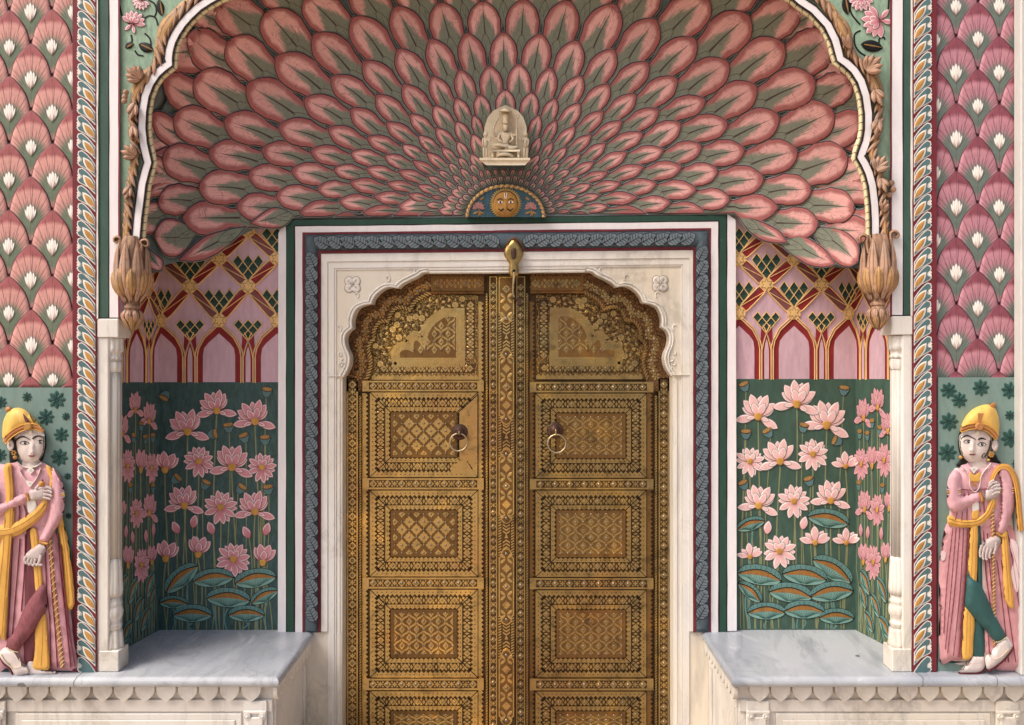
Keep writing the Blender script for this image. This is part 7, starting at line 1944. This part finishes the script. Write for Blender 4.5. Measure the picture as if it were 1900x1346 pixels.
lines(d1, 'fold', 'yellow2', [[(1889, 950), (1895, 1040), (1903, 1130)], [(1894, 970), (1902, 1050)]], 2, .0495)
d2 = fig_part(T, 'side_drape', 'yellow', [(1858, 994), (1869, 988), (1874, 1050), (1882, 1128), (1864, 1112), (1861, 1056)], .012, .056, 5)
lines(d2, 'fold', 'yellow2', [[(1863, 996), (1868, 1060), (1872, 1116)], [(1867, 994), (1872, 1060), (1878, 1120)]], 1.9, .0695)
torso = fig_part(T, 'tunic', 'tunic', [(1790, 858), (1800, 862), (1815, 866), (1828, 862), (1838, 856.5), (1856, 863), (1864, 872), (1867, 892), (1867, 925), (1862, 960), (1850, 984), (1800, 982), (1764, 972), (1768, 930), (1768, 892), (1777, 874)], .034, .02, 22, bumps=[(1795, 890, 14, 13, .007), (1832, 890, 12, 13, .006)])
lines(torso, 'hem_line', 'pleat', [[(1783, 908), (1806, 910), (1832, 907)]], 1.8, .069, 'round', .01)
lines(torso, 'gather', 'pleat', [[(1790, 914), (1787, 930)], [(1798, 913), (1796, 932)], [(1817, 926), (1819, 950)], [(1826, 930), (1826, 952)], [(1776, 952), (1772, 966)], [(1786, 950), (1784, 968)], [(1795, 944), (1794, 966)]], 1.6, .0685, 'round', .01)
fig_part(T, 'bodice', 'yellow', [(1799, 877), (1808, 882), (1818, 876), (1818, 893), (1800, 893)], .004, .0635, 3)
lines(torso, 'necklace', 'offwhite', [[(1783, 864), (1793, 874), (1799, 888), (1800, 903), (1806, 912), (1812, 912), (1818, 902), (1820, 886), (1828, 872), (1839, 860)]], 2.4, .071, 'round', .02)
mb = MB(); prism(mb, SFG, [(1798, 868), (1807, 866), (1816, 868), (1807, 879)], .07, .02); prism(mb, SFG, circle(1807, 871, 2.4, n=8), .0715, .003, 1); prism(mb, SFG, circle(1808.5, 898, 4.2, n=8), .0715, .02, 2); mb.build('pendant', [P['offwhite'], P['grey_wall'], P['tan']], torso)
fig_part(T, 'shirt_front', 'offwhite', [(1804, 934), (1815, 930), (1817, 946), (1806, 952)], .004, .063, 3)
fig_part(T, 'shirt_sash', 'yellow', [(1804, 949), (1816, 946), (1815, 962), (1804, 964)], .004, .0635, 3)
sw = fig_part(T, 'waist_sash', 'yellow', [(1760, 956), (1777, 963), (1798, 965.5), (1814, 962), (1829, 949), (1839, 924), (1849, 930), (1843, 951), (1828, 969), (1809, 978), (1784, 979), (1760, 974)], .018, .06, 8)
lines(sw, 'fold', 'yellow2', [[(1760, 962), (1780, 968), (1800, 969), (1817, 965), (1832, 951), (1842, 930)], [(1760, 969), (1782, 974), (1804, 974), (1822, 968), (1837, 952), (1846, 932)]], 2, .0795)
ar2 = fig_part(T, 'sleeve', 'tunic', [(1858, 862), (1873, 870), (1880.5, 890), (1882.5, 916), (1881.5, 942), (1873, 968), (1863, 992), (1847, 986), (1852, 968), (1856, 945), (1857, 920), (1856, 895), (1852, 876)], .032, .050, 11)
lines(ar2, 'armlet', 'yellow2', [[(1857, 911), (1869, 912.5), (1882, 910.5)]], 5.2, .0775, 'round', .04); lines(ar2, 'armlet_edge', 'offwhite', [[(1857, 906.5), (1869, 908), (1882, 906)], [(1857, 915.5), (1869, 917), (1882, 915)]], 1.8, .078, 'round', .04)
lines(ar2, 'bracelet', 'yellow2', [[(1848, 988), (1855, 993.5), (1864, 997)]], 6.5, .0765, 'round', .03)
hand = fig_part(T, 'hand', 'skin_hand', [(1847.5, 993), (1858.5, 1002), (1854, 1013), (1844, 1024), (1836, 1030), (1824, 1030), (1818.5, 1022), (1819, 1014), (1829, 1002)], .026, .050, 8)
finger_set(T, hand, [([(1822, 1012), (1818.5, 1024), (1819, 1033)], 2.8), ([(1828, 1014), (1824, 1028), (1824, 1037)], 3.0), ([(1834, 1016), (1830, 1030), (1830, 1038)], 3.0), ([(1840, 1018), (1836, 1030), (1836, 1035)], 2.7), ([(1849, 1006), (1848, 1018), (1844, 1027)], 3.0)], .080)
arm = fig_part(T, 'sleeve', 'tunic', [(1769, 873), (1760, 887), (1757, 908), (1757.6, 933), (1764, 948), (1778, 950), (1800, 939), (1821, 930), (1818, 914), (1800, 917.5), (1786, 921), (1784, 905), (1784, 888), (1780, 876)], .030, .060, 11)
lines(arm, 'armlet', 'yellow2', [[(1757, 913.5), (1769, 915), (1783, 912)]], 5, .085, 'round', .03); lines(arm, 'armlet_edge', 'offwhite', [[(1757, 909), (1769, 910.5), (1783, 907.5)], [(1757, 918), (1769, 919.5), (1783, 916.5)]], 1.8, .0855, 'round', .03)
lines(arm, 'bracelet', 'yellow2', [[(1818, 914), (1821.5, 922), (1823, 931)]], 6, .084, 'round', .03)
ss = MB(); strip(ss, SFG, smooth_pts([(1840, 898), (1844, 882), (1852, 870), (1861, 866), (1872, 869), (1881, 882), (1888, 906), (1892, 940), (1896, 985)], 5), 11, .086, .05, 'round'); so_ = ss.build('shoulder_sash', P['yellow2'], T, True)
lines(so_, 'fold', 'yellow', [[(1842, 898), (1846, 884), (1853, 873), (1861, 869), (1870, 872), (1878, 884), (1884, 906), (1888, 940), (1892, 985)]], 3.4, .0875, 'round', .01)
hand = fig_part(T, 'hand', 'skin_hand', [(1826, 914), (1836, 903), (1848, 893.5), (1855, 896), (1857, 908), (1854, 919), (1844, 926.5), (1827, 929)], .028, .060, 8)
finger_set(T, hand, [([(1850, 896), (1843, 896), (1838, 900)], 2.9), ([(1855, 901), (1847, 901.5), (1840, 905.5)], 3.0), ([(1857, 907.5), (1848, 908), (1841, 911.5)], 3.0), ([(1856, 914), (1848, 915), (1842, 918)], 2.7), ([(1836, 903), (1838, 896), (1843, 892)], 3.0)], .091)
mb = MB(); prism(mb, SFG, [(1742, 1224), (1786, 1225), (1806, 1222), (1802, 1228), (1770, 1231), (1744, 1229)], .014, .014); prism(mb, SFG, [(1845, 1230), (1912, 1231), (1912, 1238), (1850, 1237)], .012, .012); mb.build('painted_shadow', P['flower_line'], T)  # shadow under the hems put in as dark painted slabs
